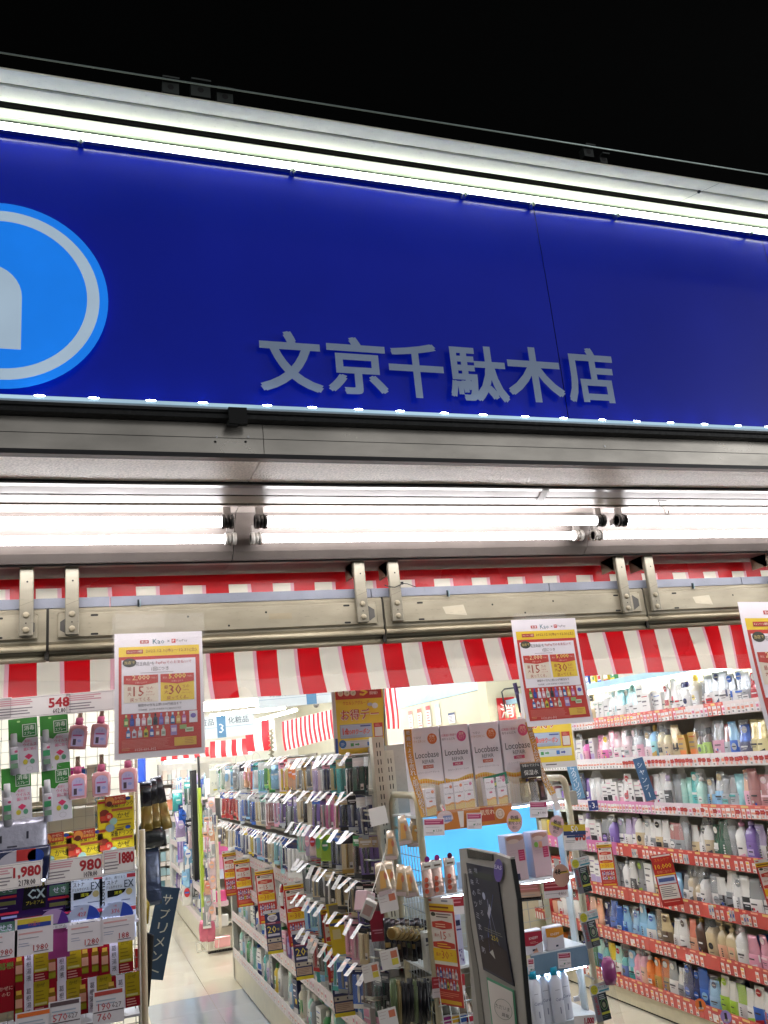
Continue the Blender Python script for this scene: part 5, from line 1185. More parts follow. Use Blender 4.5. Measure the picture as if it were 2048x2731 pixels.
for k, (x, y, s, tt) in enumerate([(1372, 2190, 'pink oval', '乾燥'), (1484, 2203, 'yellow-crowned pink oval', '敏感')]):
    b = MB('board'); b.ell(0, 0, .031, .038, 'DCB4B8', 0, n=28); b.rect(-.024, -.002, .024, .009, 'D8C050', 1); b.tx(tt, 0, .012, .015, '2A2426', 2, bold=.03); b.tx('粉をふく' if k == 0 else '保湿', 0, -.006, .012, '2A2426', 2, bold=.02); b.tx('肌に', 0, -.021, .009, '3A3032', 2); b.box(-.02, .0003, -.02, .02, .001, .02, 'C8B0B0')
    px(b, 'round_tag', x, y, RY - .075, '%s tag with black handwriting on the end rack edge, %s' % (s, ['left one', 'right one'][k]), 'shelf tag', None, 0, .1 + .3 * k)
b = MB('board'); b.ell(0, 0, .034, .038, 'C89A88', 0, n=28); b.tx('48', -.014, .014, .018, '1E1A18', 2, bold=.04); b.rect(-.006, .006, .030, .014, 'D8B040', 1); b.lines(-.002, .013, .028, 1, .003, '2A2420', 3, .003)
px(b, 'round_tag', 1497, 2335, RY - .07, 'dull pink round tag reading 48 beside the hanging plaster strip', 'shelf tag')
# 698 card
b = price_card(.092, .088, '698', '', c1='C03A34', name=False, frame=False); b.rect(-.046, .066, .046, .088, 'D8B82A', 2); b.rect(-.046, .052, .046, .066, '24386E', 2); b.tx('50', .0, .073, .022, 'E8ECF0', 3, bold=.03); b.rect(-.034, .044, .034, .051, '2C4478', 2); b.lines(-.04, .034, .0, 2, .005, '6A6A70', 2, .0012); b.rect(-.046, .002, .046, .003, '7A7478', 2)
px(b, 'price_card', 1536, 2268, RY - .08, 'white price card with yellow and navy header reading 698 beside the rack frame', 'price card', None, 0, .08)
b = MB('plastic'); b.box(-.016, 0, -.05, .016, .03, 0, 'A8A498'); px(b, 'bracket_box', 1527, 2110, RY - .01, 'dull white holder clamped on the right frame of the end rack', 'holder')
# boxes beneath: second tier
for k, (x, y, w, h, c, l) in enumerate([(1262, 2335, .07, .085, 'D8D8E4', 'low white carton left of the pink-flapped one under the blue panel'), (1310, 2320, .05, .09, 'C8A8A4', 'pinkish carton with purple dot under the shelf lamp'), (1386, 2345, .077, .155, 'C9B2B6', 'tall pale pink carton with flower picture, left of the pair'), (1452, 2335, .07, .155, 'C6AEB4', 'tall pale pink carton with green dot, right of the pair')]):
    b = MB('board'); b.bbox_bev(-w / 2, 0, 0, w / 2, .06, h, c, None, .0012); b.y0 = -.0006
    if k > 1:
        b.ell(0, h * .92, w * .46, h * .07, 'B88A78', 0); b.ell(-w * .1, h * .86, w * .3, h * .05, 'D8C0B0', 1); b.rect(w * .1, h * .42, w * .42, h * .66, 'B82A5A', 1); b.lines(w * .13, h * .62, w * .4, 4, h * .05, 'E0A0B8', 2, .001); b.lines(-w * .35, h * .66, w * 0, 3, h * .06, 'B8A0A8', 1, .0012)
        if k == 2: b.rect(-w * .45, .002, w * .05, h * .15, '1C2040', 1); b.ell(-w * .3, h * .07, w * .05, w * .07, 'D8D8E0', 2)
        else: b.ell(-w * .25, h * .72, w * .12, w * .14, '7AB84A', 1); b.rect(-w * .1, h * .64, w * .1, h * .78, 'D89A78', 1)
    elif k == 1: b.ell(-w * .2, h, w * .22, w * .15, '5A2A78', 1)
    else: b.rect(-w * .4, h * .5, w * .4, h * .6, 'B8B8CC', 0)
    o = px(b, 'carton', x, y, RY + .01, l, 'carton', None, .0); o.location.z = zB + .005
for k, x in enumerate([1143, 1170, 1205]):
    b = MB('foil'); b.loft([(0, .021, .012), (.03, .022, .013), (.09, .020, .006), (.115, .022, .001)], 'D8B8AC', n=12); b.y0 = -.014
    for s in range(3): b.ell(-.012 + s * .001, .02 + s * .018, .008, .008, 'C85A40', 0, n=12)
    b.y0 = -.010; b.rect(-.020, .088, .020, .112, 'D8D4CC', 0); b.rect(-.012, .094, .012, .1, '6A5A50', 1); b.y0 = -.006; b.ell(.004, .12, .010, .010, ['8A2A78', '9A2A80', '6A1A40'][k], 0, n=14)
    o = px(b, 'cream_pouch', x, 2380, RY - .02 + k * .006, 'white and pink cream pouch with orange dots below blue panel, %s of three' % ['left', 'middle', 'right'][k], 'pouch', 'pink cream pouches', .08); o.location.z = zB + .005
def strip(x, y, w, h, c, lab, c2='E0DADA', Y=RY - .02, tx_=None, zf=.55):
    b = MB('board'); b.rect(-w / 2, -h, w / 2, 0, c2, 0); b.rect(-w / 2, -h * zf, w / 2, 0, c, 1); b.lines(-w * .45, -h * .1, w * .42, 2, h * .2, 'D88A90', 2, h * .07, .1); b.lines(-w * .45, -h * .72, w * .3, 1, .01, 'A09898', 1, .0015); b.box(-w / 2, .0003, -h, w / 2, .001, 0, 'C0B8B8')
    if tx_: b.tx(tx_, w * .25, -h * .78, h * .22, '8A6A6C', 1)
    px(b, 'shelf_strip', x, y, Y, lab, 'shelf strip', None, 0, .07)
strip(1195, 2392, .125, .058, 'A0202E', 'dark red and white strip under the pink cream pouches')
strip(1195, 2602, .12, .062, 'B03038', 'red and white strip above the wire basket')
strip(1411, 2357, .083, .050, 'B87868', 'pale strip with green and orange print under the left tall carton', 'C8A890')
strip(1481, 2350, .098, .056, 'A02030', 'dark red strip reading 4,800 under the right tall carton', tx_='4,800')
b = MB('dark'); b.box(-.045, 0, -.012, .045, .004, 0, '3A3A3E'); px(b, 'dark_strip', 1413, 2393, RY - .02, 'dark grey strip below the cartons on the right of the end rack', 'strip', None, 0, .07)
# angled promo card + products in the left bay
px(promo_card(), 'promo_card', 1172, 2395, RY - .06, 'red and yellow discount card turned sideways on the end rack frame', 'promotion card', 'red discount cards', R(-66), .0, 1.85)
for k, (x, w, h, c, c2, l) in enumerate([(1152, .03, .12, 'D8D8D0', '2A2A50', 'white carton with navy patch, mostly behind the sideways discount card'), (1203, .035, .16, 'D8C0A8', 'A8B890', 'white and peach tall pack right of the sideways discount card'), (1228, .042, .165, 'B8B8D0', '4A3A78', 'lavender carton with violet flowers next to the security gate')]):
    b = MB('board'); b.bbox_bev(-w / 2, 0, 0, w / 2, .04, h, c, None, .0012); b.y0 = -.0006; b.rect(-w * .4, h * .75, w * .4, h * .86, '1E2448', 0); b.rect(-w * .45, h * .66, w * .45, h * .69, c2, 0)
    if k == 2:
        for s in range(14): b.ell(random.uniform(-.2, .45) * w, random.uniform(.05, .3) * h, .002, .003, '5A3A88', 1, n=6)
    if k == 1: b.poly([(-w * .4, .01), (w * .4, .01), (0, h * .5)], 'A8B880', 0)
    o = px(b, 'carton', x, 2585, RY + .01, l, 'carton'); o.location.z = zC + .005
# bottom wire basket + things
b = MB('steel')
for k in range(8): x = XL - .01 + k * .03; b.tube([(x, -.06, .60), (x, -.03, zC - .06)], .0018, 'D0D4D4', None, 5)
for k in range(5): z = .60 + k * .045; b.tube([(XL - .02, -.06 + k * .006, z), (XL + .21, -.06 + k * .006, z)], .0018, 'D0D4D4', None, 5)
stuff(b.obj('basket', rk))
for k, (x, y, c, l) in enumerate([(1190, 2680, '4A4A40', 'dark bag inside the wire basket at the foot of the end rack'), (1225, 2690, '6A5A48', 'brown bag inside the wire basket at the foot of the end rack')]):
    b = MB('foil'); b.loft([(-.1, .05, .03), (-.03, .055, .035), (.03, .04, .02), (.05, .03, .01)], c, n=14); px(b, 'bag', x, y, RY + .08, l, 'bag')
for k in range(5):
    b = MB('gloss'); c = ['9A3A80', 'D8A830', '3A5AA0', 'C83A50', '4AA870'][k]; b.box(-.018, 0, -.06, .018, .02, 0, 'D8D8DC'); b.y0 = -.0006; b.rect(-.018, -.02, .018, 0, c, 0); b.ell(0, -.035, .008, .008, c, 0, n=10)
    px(b, 'small_box', 1190 + k * 22, 2712 - k * 2, RY + .01, 'small bright box at the bottom of the end rack, %s one' % ['magenta', 'yellow', 'blue', 'red', 'green'][k], 'small box')
# right bay: bath packs and cyan-capped bottles
for k, (x, c, l) in enumerate([(1428, 'A81434', 'crimson-topped white bath pack on the grey-blue shelf'), (1487, 'DE9420', 'orange-topped white bath pack on the grey-blue shelf')]):
    b = MB('board'); b.bbox_bev(-.036, 0, 0, .036, .03, .078, 'DCD8E0', None, .003); b.y0 = -.0006; b.poly([(-.036, .03 if k == 0 else .046), (0, .026 if k == 0 else .040), (.036, .036 if k == 0 else .046), (.036, .070), (-.036, .074)], c, 0)
    b.tx('KNEIPP', 0, .052, .008, 'F0E4E0', 1, bold=.03); b.lines(-.016, .04, .02, 2, .004, 'E8B8A8' if k == 0 else 'E8E0D8', 1, .001); b.rect(-.002 if k else -.01, .010, .008, .016, '1E2448', 1)
    if k == 0: b.poly([(-.01, .004), (.014, .004), (.008, .02), (.0, .014)], 'D8A890', 1)
    o = px(b, 'bath_pack', x, 2545, RY - .0, l, 'pack', None, .05); o.location.z = zD + .006
rackcard(1504, 2540, .052, .05, '', '1,280', 'white and dark red price card on the grey-blue shelf edge', RY - .006, 'A0243C')
rackcard(1415, 2556, .026, .05, '', '980', 'narrow price card reading 980 at the left of the grey-blue shelf edge', RY - .006, 'A0243C')
zE = at(1450, 2735, RY).z
for k, (x, s) in enumerate([(1432, .0), (1463, .02), (1490, .0), (1518, .02), (1446, .05), (1505, .05)]):
    t = thing('lotion_bottle', 'tall white lotion bottle with bright cyan cap, %s from the left' % ORD[[1432, 1446, 1463, 1490, 1505, 1518].index(x)], 'bottle', (at(x, 2700, RY).x, RY + s, zE), group='cyan-capped lotion bottles')
    b = MB('plastic'); b.loft([(0, .022, .018), (.005, .023, .019), (.13, .023, .019), (.148, .014, .012), (.150, .010, .010)], 'DDE0EA', n=16, ex=2.4); b.obj('body', t)
    b = MB('plastic'); b.loft([(.150, .0145, .0135), (.172, .014, .013), (.174, .012, .011)], '1EA8CC', n=14, ex=2); b.obj('cap', t)
    b = MB('paper', y0=-.0196); b.tx('Curél', 0, .075, .010, '4A5A8A', 0); b.lines(-.012, .105, .012, 1, .003, '6A6A80', 0, .0012); b.rect(-.002, .03, .002, .05, '8A90A8', 0); b.obj('print', t)
b = MB('enamel'); b.box(XR - .24, -.01, zE - .02, XR + .01, .25, zE, 'D2D8DC'); b.obj('shelf', rk)
b = MB('plastic'); b.tube([at(1536, 2590, RY - .02), at(1547, 2620, RY - .03), at(1545, 2650, RY - .03), at(1537, 2668, RY - .03)], .002, 'DCDCE0', None, 5); b.box(*(tuple(at(1534, 2672, RY - .035)) + tuple(at(1541, 2655, RY - .025))), 'E4E4E8'); tag(b.obj('lamp_cable'), 'short white lamp cable with plug hanging beside the cyan-capped bottles', 'cable')
b = price_card(.08, .045, '1,000', '', name=False, frame=False, c1='C02A4A'); px(b, 'price_card', 1560, 2748, RY - .06, 'white price card with big red figures cut off at the bottom edge', 'price card', None, 0, .1)
# hanging plaster strip
ps = thing('strip_hanger', 'clear hanging display strip leaning down from the right frame of the end rack', 'display strip', (0, 0, 0))
b = MB('clear'); pts = [at(1540, 2250, RY - .10), at(1575, 2400, RY - .11), at(1610, 2560, RY - .12), at(1665, 2760, RY - .13)]; base = len(b.v)
for p in pts: b.v += [(p.x - .02, p.y + .012, p.z), (p.x + .02, p.y + .012, p.z)]
for i in range(3): b.face((base + 2 * i, base + 2 * i + 1, base + 2 * i + 3, base + 2 * i + 2), 'FFFFFF')
b.obj('strip', ps)
b = MB('plastic'); b.tube([at(1560, 2600, RY - .09), at(1585, 2612, RY - .09)], .003, 'E0E0E0', None, 6); b.obj('clip', ps)
for k, (x, y, l) in enumerate([(1545, 2287, 'top'), (1567, 2430, 'middle'), (1595, 2622, 'lowest')]):
    t = thing('plaster_pack', 'green and black plaster pack on white header card, %s of three on the hanging strip' % l, 'plaster pack', tuple(at(x, y, RY - .10)), (0, -.10, -.12), group='plaster packs')
    b = MB('board'); b.box(-.036, .0, -.032, .036, .001, .0, 'DCDCDC'); b.y0 = -.0006; b.ell(-.020, -.017, .0135, .0145, 'D2C83C', 0, n=20); b.tx('水仕事', -.020, -.013, .006, '7A9A30', 1); b.tx('料理', -.020, -.021, .006, '7A9A30', 1); b.tx('守って治す', .013, -.015, .0085, '2E8AA0', 0, w=.038, bold=.03); b.rect(-.004, -.028, .034, -.023, '3A94A8', 0); b.lines(.002, -.006, .026, 1, .003, 'C86A70', 0, .0015); b.obj('header', t)
    b = MB('board'); b.bbox_bev(-.030, .001, -.118, .020, .016, -.032, '7E7E86', None, .001); b.obj('box', t)
    b = MB('paper', y0=.0004); b.tx('BAND-AID', -.0215, -.066, .009, 'B02434', 0, w=.056, bold=.04, rot=PI / 2); b.rect(-.012, -.116, .0195, -.033, '16242A', 0); b.lines(-.009, -.037, .016, 3, .0055, 'A8B0B0', 1, .003); b.ring(.0035, -.068, .0125, .0165, .0014, '7AA868', 1, n=24); b.ell(.003, -.069, .006, .009, '8A8A70', 1, n=12); b.rect(-.012, -.098, .0195, -.091, 'B8B83A', 1); b.lines(-.009, -.103, .012, 2, .005, '6A7A80', 1, .001); b.obj('print', t)
b = MB('gloss'); b.loft([(-.085, .020, .016), (-.06, .026, .020), (-.02, .025, .020), (.0, .012, .010)], '94447A', n=16, ex=2); px(b, 'bath_sponge', 1618, 2552, RY - .12, 'magenta translucent pot in clear wrap hanging on the strip below the second plaster pack', 'pot')

# ================================================================== SECURITY GATE
gt = thing('security_gate', 'grey anti-theft gate with dark starry poster panel and purple round sticker', 'security gate', (0, 0, 0))
GN = -.45
pnT, pnB = at(1372, 2292, GN), at(1455, 2731, GN - .06)
xg = pnT.x
def gp(x, y): # point in gate plane
    n = Vector((1, .10, 0)).normalized(); r = ray(x, y); t = n.dot(pnT - EYE) / n.dot(r); return EYE + r * t
def gquad(q, c, m, off=0., th=0.):
    P = [gp(x, y) + Vector((-off, 0, 0)) for x, y in q]
    b = MB(m)
    if th:
        Q = [p + Vector((th, 0, 0)) for p in P]; n = len(P); base = len(b.v); b.v += [tuple(p) for p in P] + [tuple(p) for p in Q]
        b.face(range(base, base + n), c); b.face(range(base + 2 * n - 1, base + n - 1, -1), c)
        for j in range(n): k = (j + 1) % n; b.face((base + k, base + j, base + n + j, base + n + k), c)
    else: b.poly3(P, c)
    return b
gquad([(1224, 2264), (1246, 2262), (1320, 2276), (1360, 2291), (1378, 2400), (1389, 2545), (1405, 2731), (1416, 2860), (1274, 2860), (1263, 2731), (1253, 2592), (1242, 2471)], '96918A', 'plastic', 0, .014).obj('body', gt)
gquad([(1247, 2264), (1316, 2278), (1317, 2296), (1250, 2288)], '201C1C', 'gloss', .003, .004).obj('lamp_cover', gt)
gquad([(1238, 2329), (1243, 2329), (1257, 2471), (1277, 2592), (1293, 2729), (1308, 2860), (1290, 2860), (1277, 2712), (1263, 2592), (1246, 2471)], '6A6660', 'plastic', .002, .003).obj('groove', gt)
pb_ = gquad([(1246, 2300), (1327, 2317), (1352, 2500), (1374, 2630), (1292, 2585)], '14162E', 'board', .004, .003)
pb_.obj('poster', gt)
def gmap(u, v, L):   # u 0..1 across, v 0..1 down the poster
    a, b_, c, d = [gp(*q) for q in ((1248, 2302), (1326, 2318), (1373, 2628), (1293, 2584))]
    p = a.lerp(b_, u).lerp(d.lerp(c, u), v); return tuple(p + Vector((-.0045 - .0006 * L, 0, 0)))
b = MB('paper'); b.bend = lambda x, y, z: gmap(x, -z, -y / LAY)
b.rect(0.12, -.12, .9, -.05, '3A4038', 0) if False else None
for (u0, v0, u1, v1, t, c) in [(.55, .30, .52, .72, .006, '8A8CA8'), (.55, .30, .78, .80, .006, '7A7C98'), (.78, .24, .40, .62, .004, '4A5A98'), (.62, .36, .50, .46, .03, 'B0B0C0'), (.4, .62, .35, .8, .01, '5A6AA8')]:
    dx, dz = u1 - u0, v1 - v0; n = math.hypot(dx, dz); ox, oz = -dz / n * t, dx / n * t
    b.poly([(u0 - ox, -(v0 - oz)), (u1 - ox, -(v1 - oz)), (u1 + ox, -(v1 + oz)), (u0 + ox, -(v0 + oz))], c, 1)
b.ell(.45, -.28, .05, .035, '9AA0B8', 1, n=12); b.rect(.18, -.12, .85, -.06, '2E342E', 1)
b.poly([(.0, -.98), (.98, -.98), (.95, -.72), (.4, -.66), (.0, -.74)], '2A1A1C', 1); b.poly([(.35, -.80), (.52, -.84), (.48, -.76)], 'A8A8A0', 2)
b.tx('250', .62, -.645, .045, 'C8B43A', 3, w=.24, bold=.03); b.lines(.3, -.58, .9, 2, .02, '7A7A70', 2, .006)
for k, c in enumerate('未来のツミまで防'): b.tx(c, .10 + .006 * k, -.07 - k * .105, .055, 'A8AAB8', 2, w=.12)
for k, c in enumerate('増え広がる'): b.tx(c, .30, -.05 - k * .10, .05, '9A9CAC', 2, w=.11)
b.obj('print', gt)
st_ = MB('board'); a_ = gp(1332, 2330); 
st_.poly3([gp(1334 + 12 * math.cos(a), 2321 + 31 * math.sin(a)) + Vector((-.006, 0, 0)) for a in [2 * PI * i / 24 for i in range(24)]], '5A4890'); st_.obj('sticker', gt)
b = MB('paper'); b.bend = lambda x, y, z: tuple(gp(1334 + x, 2312 - z + x * .2) + Vector((-.007, 0, 0))); b.tx('EAS', 0, 0, 11, 'D8D4E4', 0, w=19, bold=.04); b.obj('lettering', gt)
gquad([(1301, 2605), (1374, 2640), (1394, 2860), (1330, 2860)], '4A8A68', 'paper', .0045, .001).obj('card_border', gt)
gquad([(1305, 2613), (1371, 2645), (1390, 2860), (1335, 2860)], 'C8BEB6', 'paper', .006, .001).obj('card', gt)
b = MB('paper'); b.bend = lambda x, y, z: tuple(gp(1347 + x, 2690 - z + x * .35) + Vector((-.0078, 0, 0))); b.tx('ただいま', 0, 4, 11, '3A3634', 0, w=38); b.tx('募集', 8, -14, 10, '3A3634', 0); b.ring(2, 0, 24, 27, 1.2, '5A6A58', 0, n=32); b.obj('lettering', gt)
# near black edge
b = MB('dark'); P = [gp(x, y) for x, y in ((1360, 2292), (1378, 2400), (1389, 2545), (1405, 2731), (1416, 2860))]; rg = [[p + Vector((.0005, -.002, 0)), p + Vector((.001, -.006, 0)), p + Vector((.0125, -.006, 0)), p + Vector((.0135, .002, 0))] for p in P]; b.rings(rg, '0E0E10', None, False); b.obj('rubber_edge', gt)
b = MB('plastic'); rg = [[p + Vector((-.001, -.001, 0)), p + Vector((-.001, -.0065, 0)), p + Vector((.0135, -.0065, 0)), p + Vector((.0145, .003, 0))] for p in [P[0] + Vector((0, 0, .002)), P[0] + Vector((0, 0, .006))]]; b.rings(rg, '98938C', None, False); b.obj('end_cap', gt)

# ================================================================== LEFT RACK (front plane y = .15)
LY = .15
xe = at(368, 2300, LY).x
lk = thing('wire_rack', 'tall wire mesh entrance rack at the left loaded with packs and price cards', 'rack', (0, LY, 0))
ztop = at(200, 1868, LY).z
b = MB('steel')
x = xe - .012
while x > xe - .85: b.tube([(x, .012, .5), (x, .012, ztop)], .0013, 'A8A49A', None, 4); x -= .034
z = .52
while z < ztop: b.tube([(xe - .86, .010, z), (xe, .010, z)], .0013, 'A8A49A', None, 4); z += .034
stuff(b.obj('wire_mesh', lk))
b = MB('enamel'); b.tube([(xe, .012, 0), (xe, .012, ztop)], .0045, 'BDB7A8', None, 8); b.tube([(xe + .014, .02, 0), (xe + .014, .02, at(368, 2215, LY).z)], .009, 'B9AA8C', None, 8); b.obj('side_post', lk)
b = MB('enamel'); b.box(xe - .02, .06, at(360, 2190, LY).z, xe - .004, .08, at(360, 2070, LY).z, 'C2B9A0'); b.obj('post', lk)
def rp(me, name, x, y, Y, lab, cat, group=None, **k): return px(me, name, x, y, Y, lab, cat, group, **k)
# top price cards
rp(price_card(.205, .060, '548', '602.80', bands=None), 'price_card', 91, 1912, .055, 'white price card reading 548 clipped to the top of the wire rack', 'price card', None, tilt=-.02)
rp(price_card(.205, .060, '578', '635.80'), 'price_card', 272, 1896, .055, 'white price card at the top of the wire rack partly behind the left poster', 'price card', None, tilt=-.02)
rp(price_card(.12, .060, '', ''), 'price_card', -30, 1920, .055, 'white price card cut off by the left edge at the top of the wire rack', 'price card', None)
def gp_pack():
    b = MB('board'); b.bbox_bev(-.042, .0, -.170, .042, .012, 0, '3C8C34', None, .001); b.y0 = -.0006
    b.rect(-.042, -.17, .042, -.062, 'D8D4DC', 0); b.poly([(-.042, -.062), (-.005, -.075), (.008, -.062)], '3C8C34', 1); b.rect(-.002, -.058, .038, -.020, 'E4E8E0', 0); b.rect(.000, -.056, .036, -.022, '2E7A3A', 1)
    b.tx('消毒', .018, -.032, .015, 'E8F0E4', 2, w=.03, bold=.03); b.tx('スプレー', .018, -.048, .010, 'E8F0E4', 2, w=.03, bold=.03); b.ell(-.012, -.010, .005, .003, 'A8D890', 1, n=12)
    b.tx('風邪に', .014, -.072, .008, 'D04878', 2, w=.022); b.tx('ウイルス', .018, -.083, .010, 'D04878', 2, w=.038, bold=.03); b.tx('菌に効く', .018, -.096, .010, 'D04878', 2, w=.036, bold=.03)
    b.poly([(.002, -.118), (.014, -.110), (.026, -.118), (.014, -.128)], 'D83868', 2); b.ell(.004, -.134, .007, .008, 'C8B83A', 2, n=10); b.ell(.024, -.134, .007, .008, '5A9A78', 2, n=10); b.ring(.015, -.155, .010, .008, .001, 'B0ACB0', 2, n=16)
    return b.mesh('spray_box')
gpm = gp_pack()
sb = MB('plastic'); sb.loft([(-.168, .013, .010), (-.09, .013, .010), (-.085, .010, .008)], 'B8B4BC', n=12, ex=2, cx=-.026, cy=-.012); sb.y0 = -.0226; sb.rect(-.036, -.125, -.016, -.108, '3A8A5A', 0); sb.rect(-.036, -.15, -.016, -.135, '6A8A70', 0); sb.ell(-.02, -.1, .005, .004, 'B84A70', 0, n=8); sbm = sb.mesh('spray_bottle')
sc2 = MB('plastic'); sc2.loft([(-.085, .010, .009), (-.048, .0095, .0085), (-.045, .008, .007)], 'E4E2E6', n=12, ex=2, cx=-.026, cy=-.012); scm = sc2.mesh('cap')
for k, (x, y, l) in enumerate([(60, 1915, 'upper left'), (143, 1905, 'upper right'), (42, 2046, 'lower left'), (148, 2036, 'lower right')]):
    o = link('spray_pack', gpm, None, tuple(at(x, y, LY - .035)), (0, -.05, random.uniform(-.1, .1))); o.scale = (.95,) * 3; link('spray_bottle', sbm, o); link('cap', scm, o)
    tag(o, 'green and white disinfectant spray pack hanging on the wire rack, %s of four' % l, 'spray pack', 'green spray packs')
for k, (x, y, l) in enumerate([(212, 1920, 'upper left'), (270, 1916, 'upper right'), (207, 2050, 'lower left'), (270, 2044, 'lower middle'), (341, 2034, 'lower right, partly below the poster')]):
    t = thing('lotion_bottle', 'pink flat lotion bottle on a strap, ' + l, 'bottle', tuple(at(x, y, LY - .035)), (0, .10 if k < 2 else 0, random.uniform(-.2, .2)), 'pink lotion bottles'); t.scale = (.88, .88, .88)
    b = MB('gloss'); b.loft([(-.098, .026, .010), (-.092, .029, .012), (-.035, .031, .013), (-.022, .028, .012), (-.016, .014, .009)], 'E2A0A4', n=18, ex=3.4); b.obj('body', t)
    b = MB('plastic'); b.loft([(-.018, .013, .010), (-.003, .012, .009), (.004, .012, .009), (.007, .009, .007)], 'DC6C94', n=14, ex=2.2); b.obj('cap', t)
    b = MB('paper', y0=-.0138); b.poly([(-.020, -.088), (.020, -.088), (.020, -.045)] + [(.020 * math.cos(a), -.045 + .016 * math.sin(a)) for a in [PI * j / 8 for j in range(1, 8)]] + [(-.020, -.045)], 'C0B4DA', 0); b.rect(-.016, -.055, .014, -.050, 'C05A90', 1); b.rect(-.014, -.084, -.004, -.064, '4A3A48', 1); b.ell(.007, -.070, .007, .005, '9AA0D8', 1, n=10); b.tx('うる', .0, -.042, .008, '8A92C0', 1); b.obj('label', t)
    b = MB('fabric'); b.tube([(-.012, 0, .0), (.0, 0, .030), (.014, 0, -.002)], .0012, 'D8A8A0', None, 4); b.box(-.006, .004, .0, .008, .008, .04, '8A7A68'); b.obj('strap', t)
# yellow nutrition drink boxes
def ybox():
    b = MB('board'); b.bbox_bev(-.052, 0, 0, .052, .05, .098, 'D2B81C', None, .001); b.y0 = -.0006
    b.tx('栄養ドリンク', .018, .078, .015, '3A2418', 1, w=.064, bold=.03); b.lines(-.008, .094, .03, 1, .003, '8A6A10', 1, .002); b.rect(-.012, .060, .048, .067, '9A4A28', 1)
    b.poly([(-.044, .03), (-.022, .03), (-.020, .062), (-.028, .068), (-.038, .068), (-.046, .062)], '7A2A18', 1); b.rect(-.046, .036, -.022, .050, 'B03A20', 2)
    b.ell(-.020, .046, .011, .012, 'B8281C', 3, n=14); b.tx('新', -.020, .046, .010, 'E8C0A0', 4); b.ell(-.008, .032, .011, .010, '8AA898', 3, n=14); b.ell(-.018, .014, .013, .011, '7A8A9A', 3, n=14)
    b.rect(.0, .056, .048, .058, 'A89018', 1); b.tx('かぜ', .022, .046, .016, '3A2A18', 1, w=.036); b.rect(.0, .030, .046, .034, 'A8901C', 1); b.rect(.002, .018, .042, .022, '8A6A18', 1); b.rect(.0, .004, .02, .008, '5A3A18', 1); b.rect(-.05, .006, -.026, .012, 'B05020', 1)
    b.ell(.036, .092, .008, .005, '22408A', 1, n=12); b.rect(-.05, .086, -.03, .092, 'C83028', 1)
    return b.mesh('drink_box')
ybm = ybox()
for k, (x, y, l) in enumerate([(143, 2322, 'bottom left, behind the price card'), (228, 2312, 'bottom middle, behind the price card'), (311, 2297, 'bottom right, beneath another one'), (311, 2219, 'upper right, stacked on the other')]):
    p = at(x, y, LY - .02); p.z = p.z
    o = link('drink_box', ybm, None, tuple(p), (0, -.03, 0)); tag(o, 'yellow nutrition drink box on the wire rack shelf, ' + l, 'drink box', 'yellow drink boxes')
    if k != 2:
        b = MB('board'); b.rect(-.030, 0, .030, .026, 'B03420', 0); b.ell(-.016, .012, .013, .013, 'D88A40', 1, n=14); b.ell(-.018, .004, .009, .008, '5A2018', 2, n=12); b.tx('かぜに', .012, .018, .008, 'E8C8A0', 1, w=.028); b.tx('滋養強壮', .012, .008, .008, 'E8B850', 1, w=.030, bold=.03); b.box(-.03, .0003, 0, .03, .001, .026, '9A3020')
        rp(b, 'pop_card', x - (3 if k else 2), [2247, 2237, 2180, 2146][k], LY - .024, 'small red card with a round face drawing above the %s yellow drink box' % ['bottom left', 'bottom middle', '', 'upper right'][k], 'card', None, tilt=-.03)
b = MB('enamel'); z_ = at(200, 2310, LY - .03).z; b.box(xe - .86, -.06, z_ - .03, xe - .004, .10, z_ - .026, 'B8B4AA'); b.obj('shelf', lk)
# white mask bag, round glossy pack at the far left
b = MB('foil'); b.loft([(-.13, .08, .012), (-.11, .088, .02), (-.02, .084, .014), (0, .083, .002)], 'A8A8B8', n=18, ex=3); b.y0 = -.021; b.rect(-.02, -.075, .006, -.070, '4A4A58', 0); b.rect(-.04, -.06, -.034, -.04, '3A3A48', 0); b.rect(.03, -.055, .036, -.035, '3A3A48', 0)
rp(b, 'mask_bag', 42, 2185, LY - .04, 'silvery grey mask bag shining at the left edge of the wire rack', 'bag')
b = MB('gloss'); b.loft([(-.09, .085, .01), (-.01, .09, .012), (0, .088, .004)], '22284A', n=18, ex=4); b.y0 = -.0135; b.ell(.01, -.045, .06, .04, 'B8B4C0', 0, n=30); b.rect(.0, -.035, .05, -.005, 'B83838', 1); b.ell(.05, -.025, .022, .018, '2A48A0', 1, n=20); b.tx('コルゲン', .01, -.06, .014, 'E4E0E8', 2, w=.06, bold=.03)
rp(b, 'cold_medicine_pack', 45, 2262, LY - .075, 'navy pack with silver disc and red patch at the left edge of the rack', 'pack')
# big price cards
rp(price_card(.155, .062, '980', '1078.00', name=True), 'price_card', 198, 2349, LY - .075, 'wide white card with large red 980 on the wire rack shelf', 'price card', None, tilt=-.01)
rp(price_card(.15, .066, '1,980', '2178.00'), 'price_card', 34, 2372, LY - .105, 'wide white card with large red 1,980 at the left edge of the wire rack', 'price card', None, tilt=-.01)
rp(price_card(.088, .066, '1880', ''), 'price_card', 318, 2328, LY - .075, 'white card with small red 1880 at the right end of the wire rack', 'price card', None, tilt=-.01)
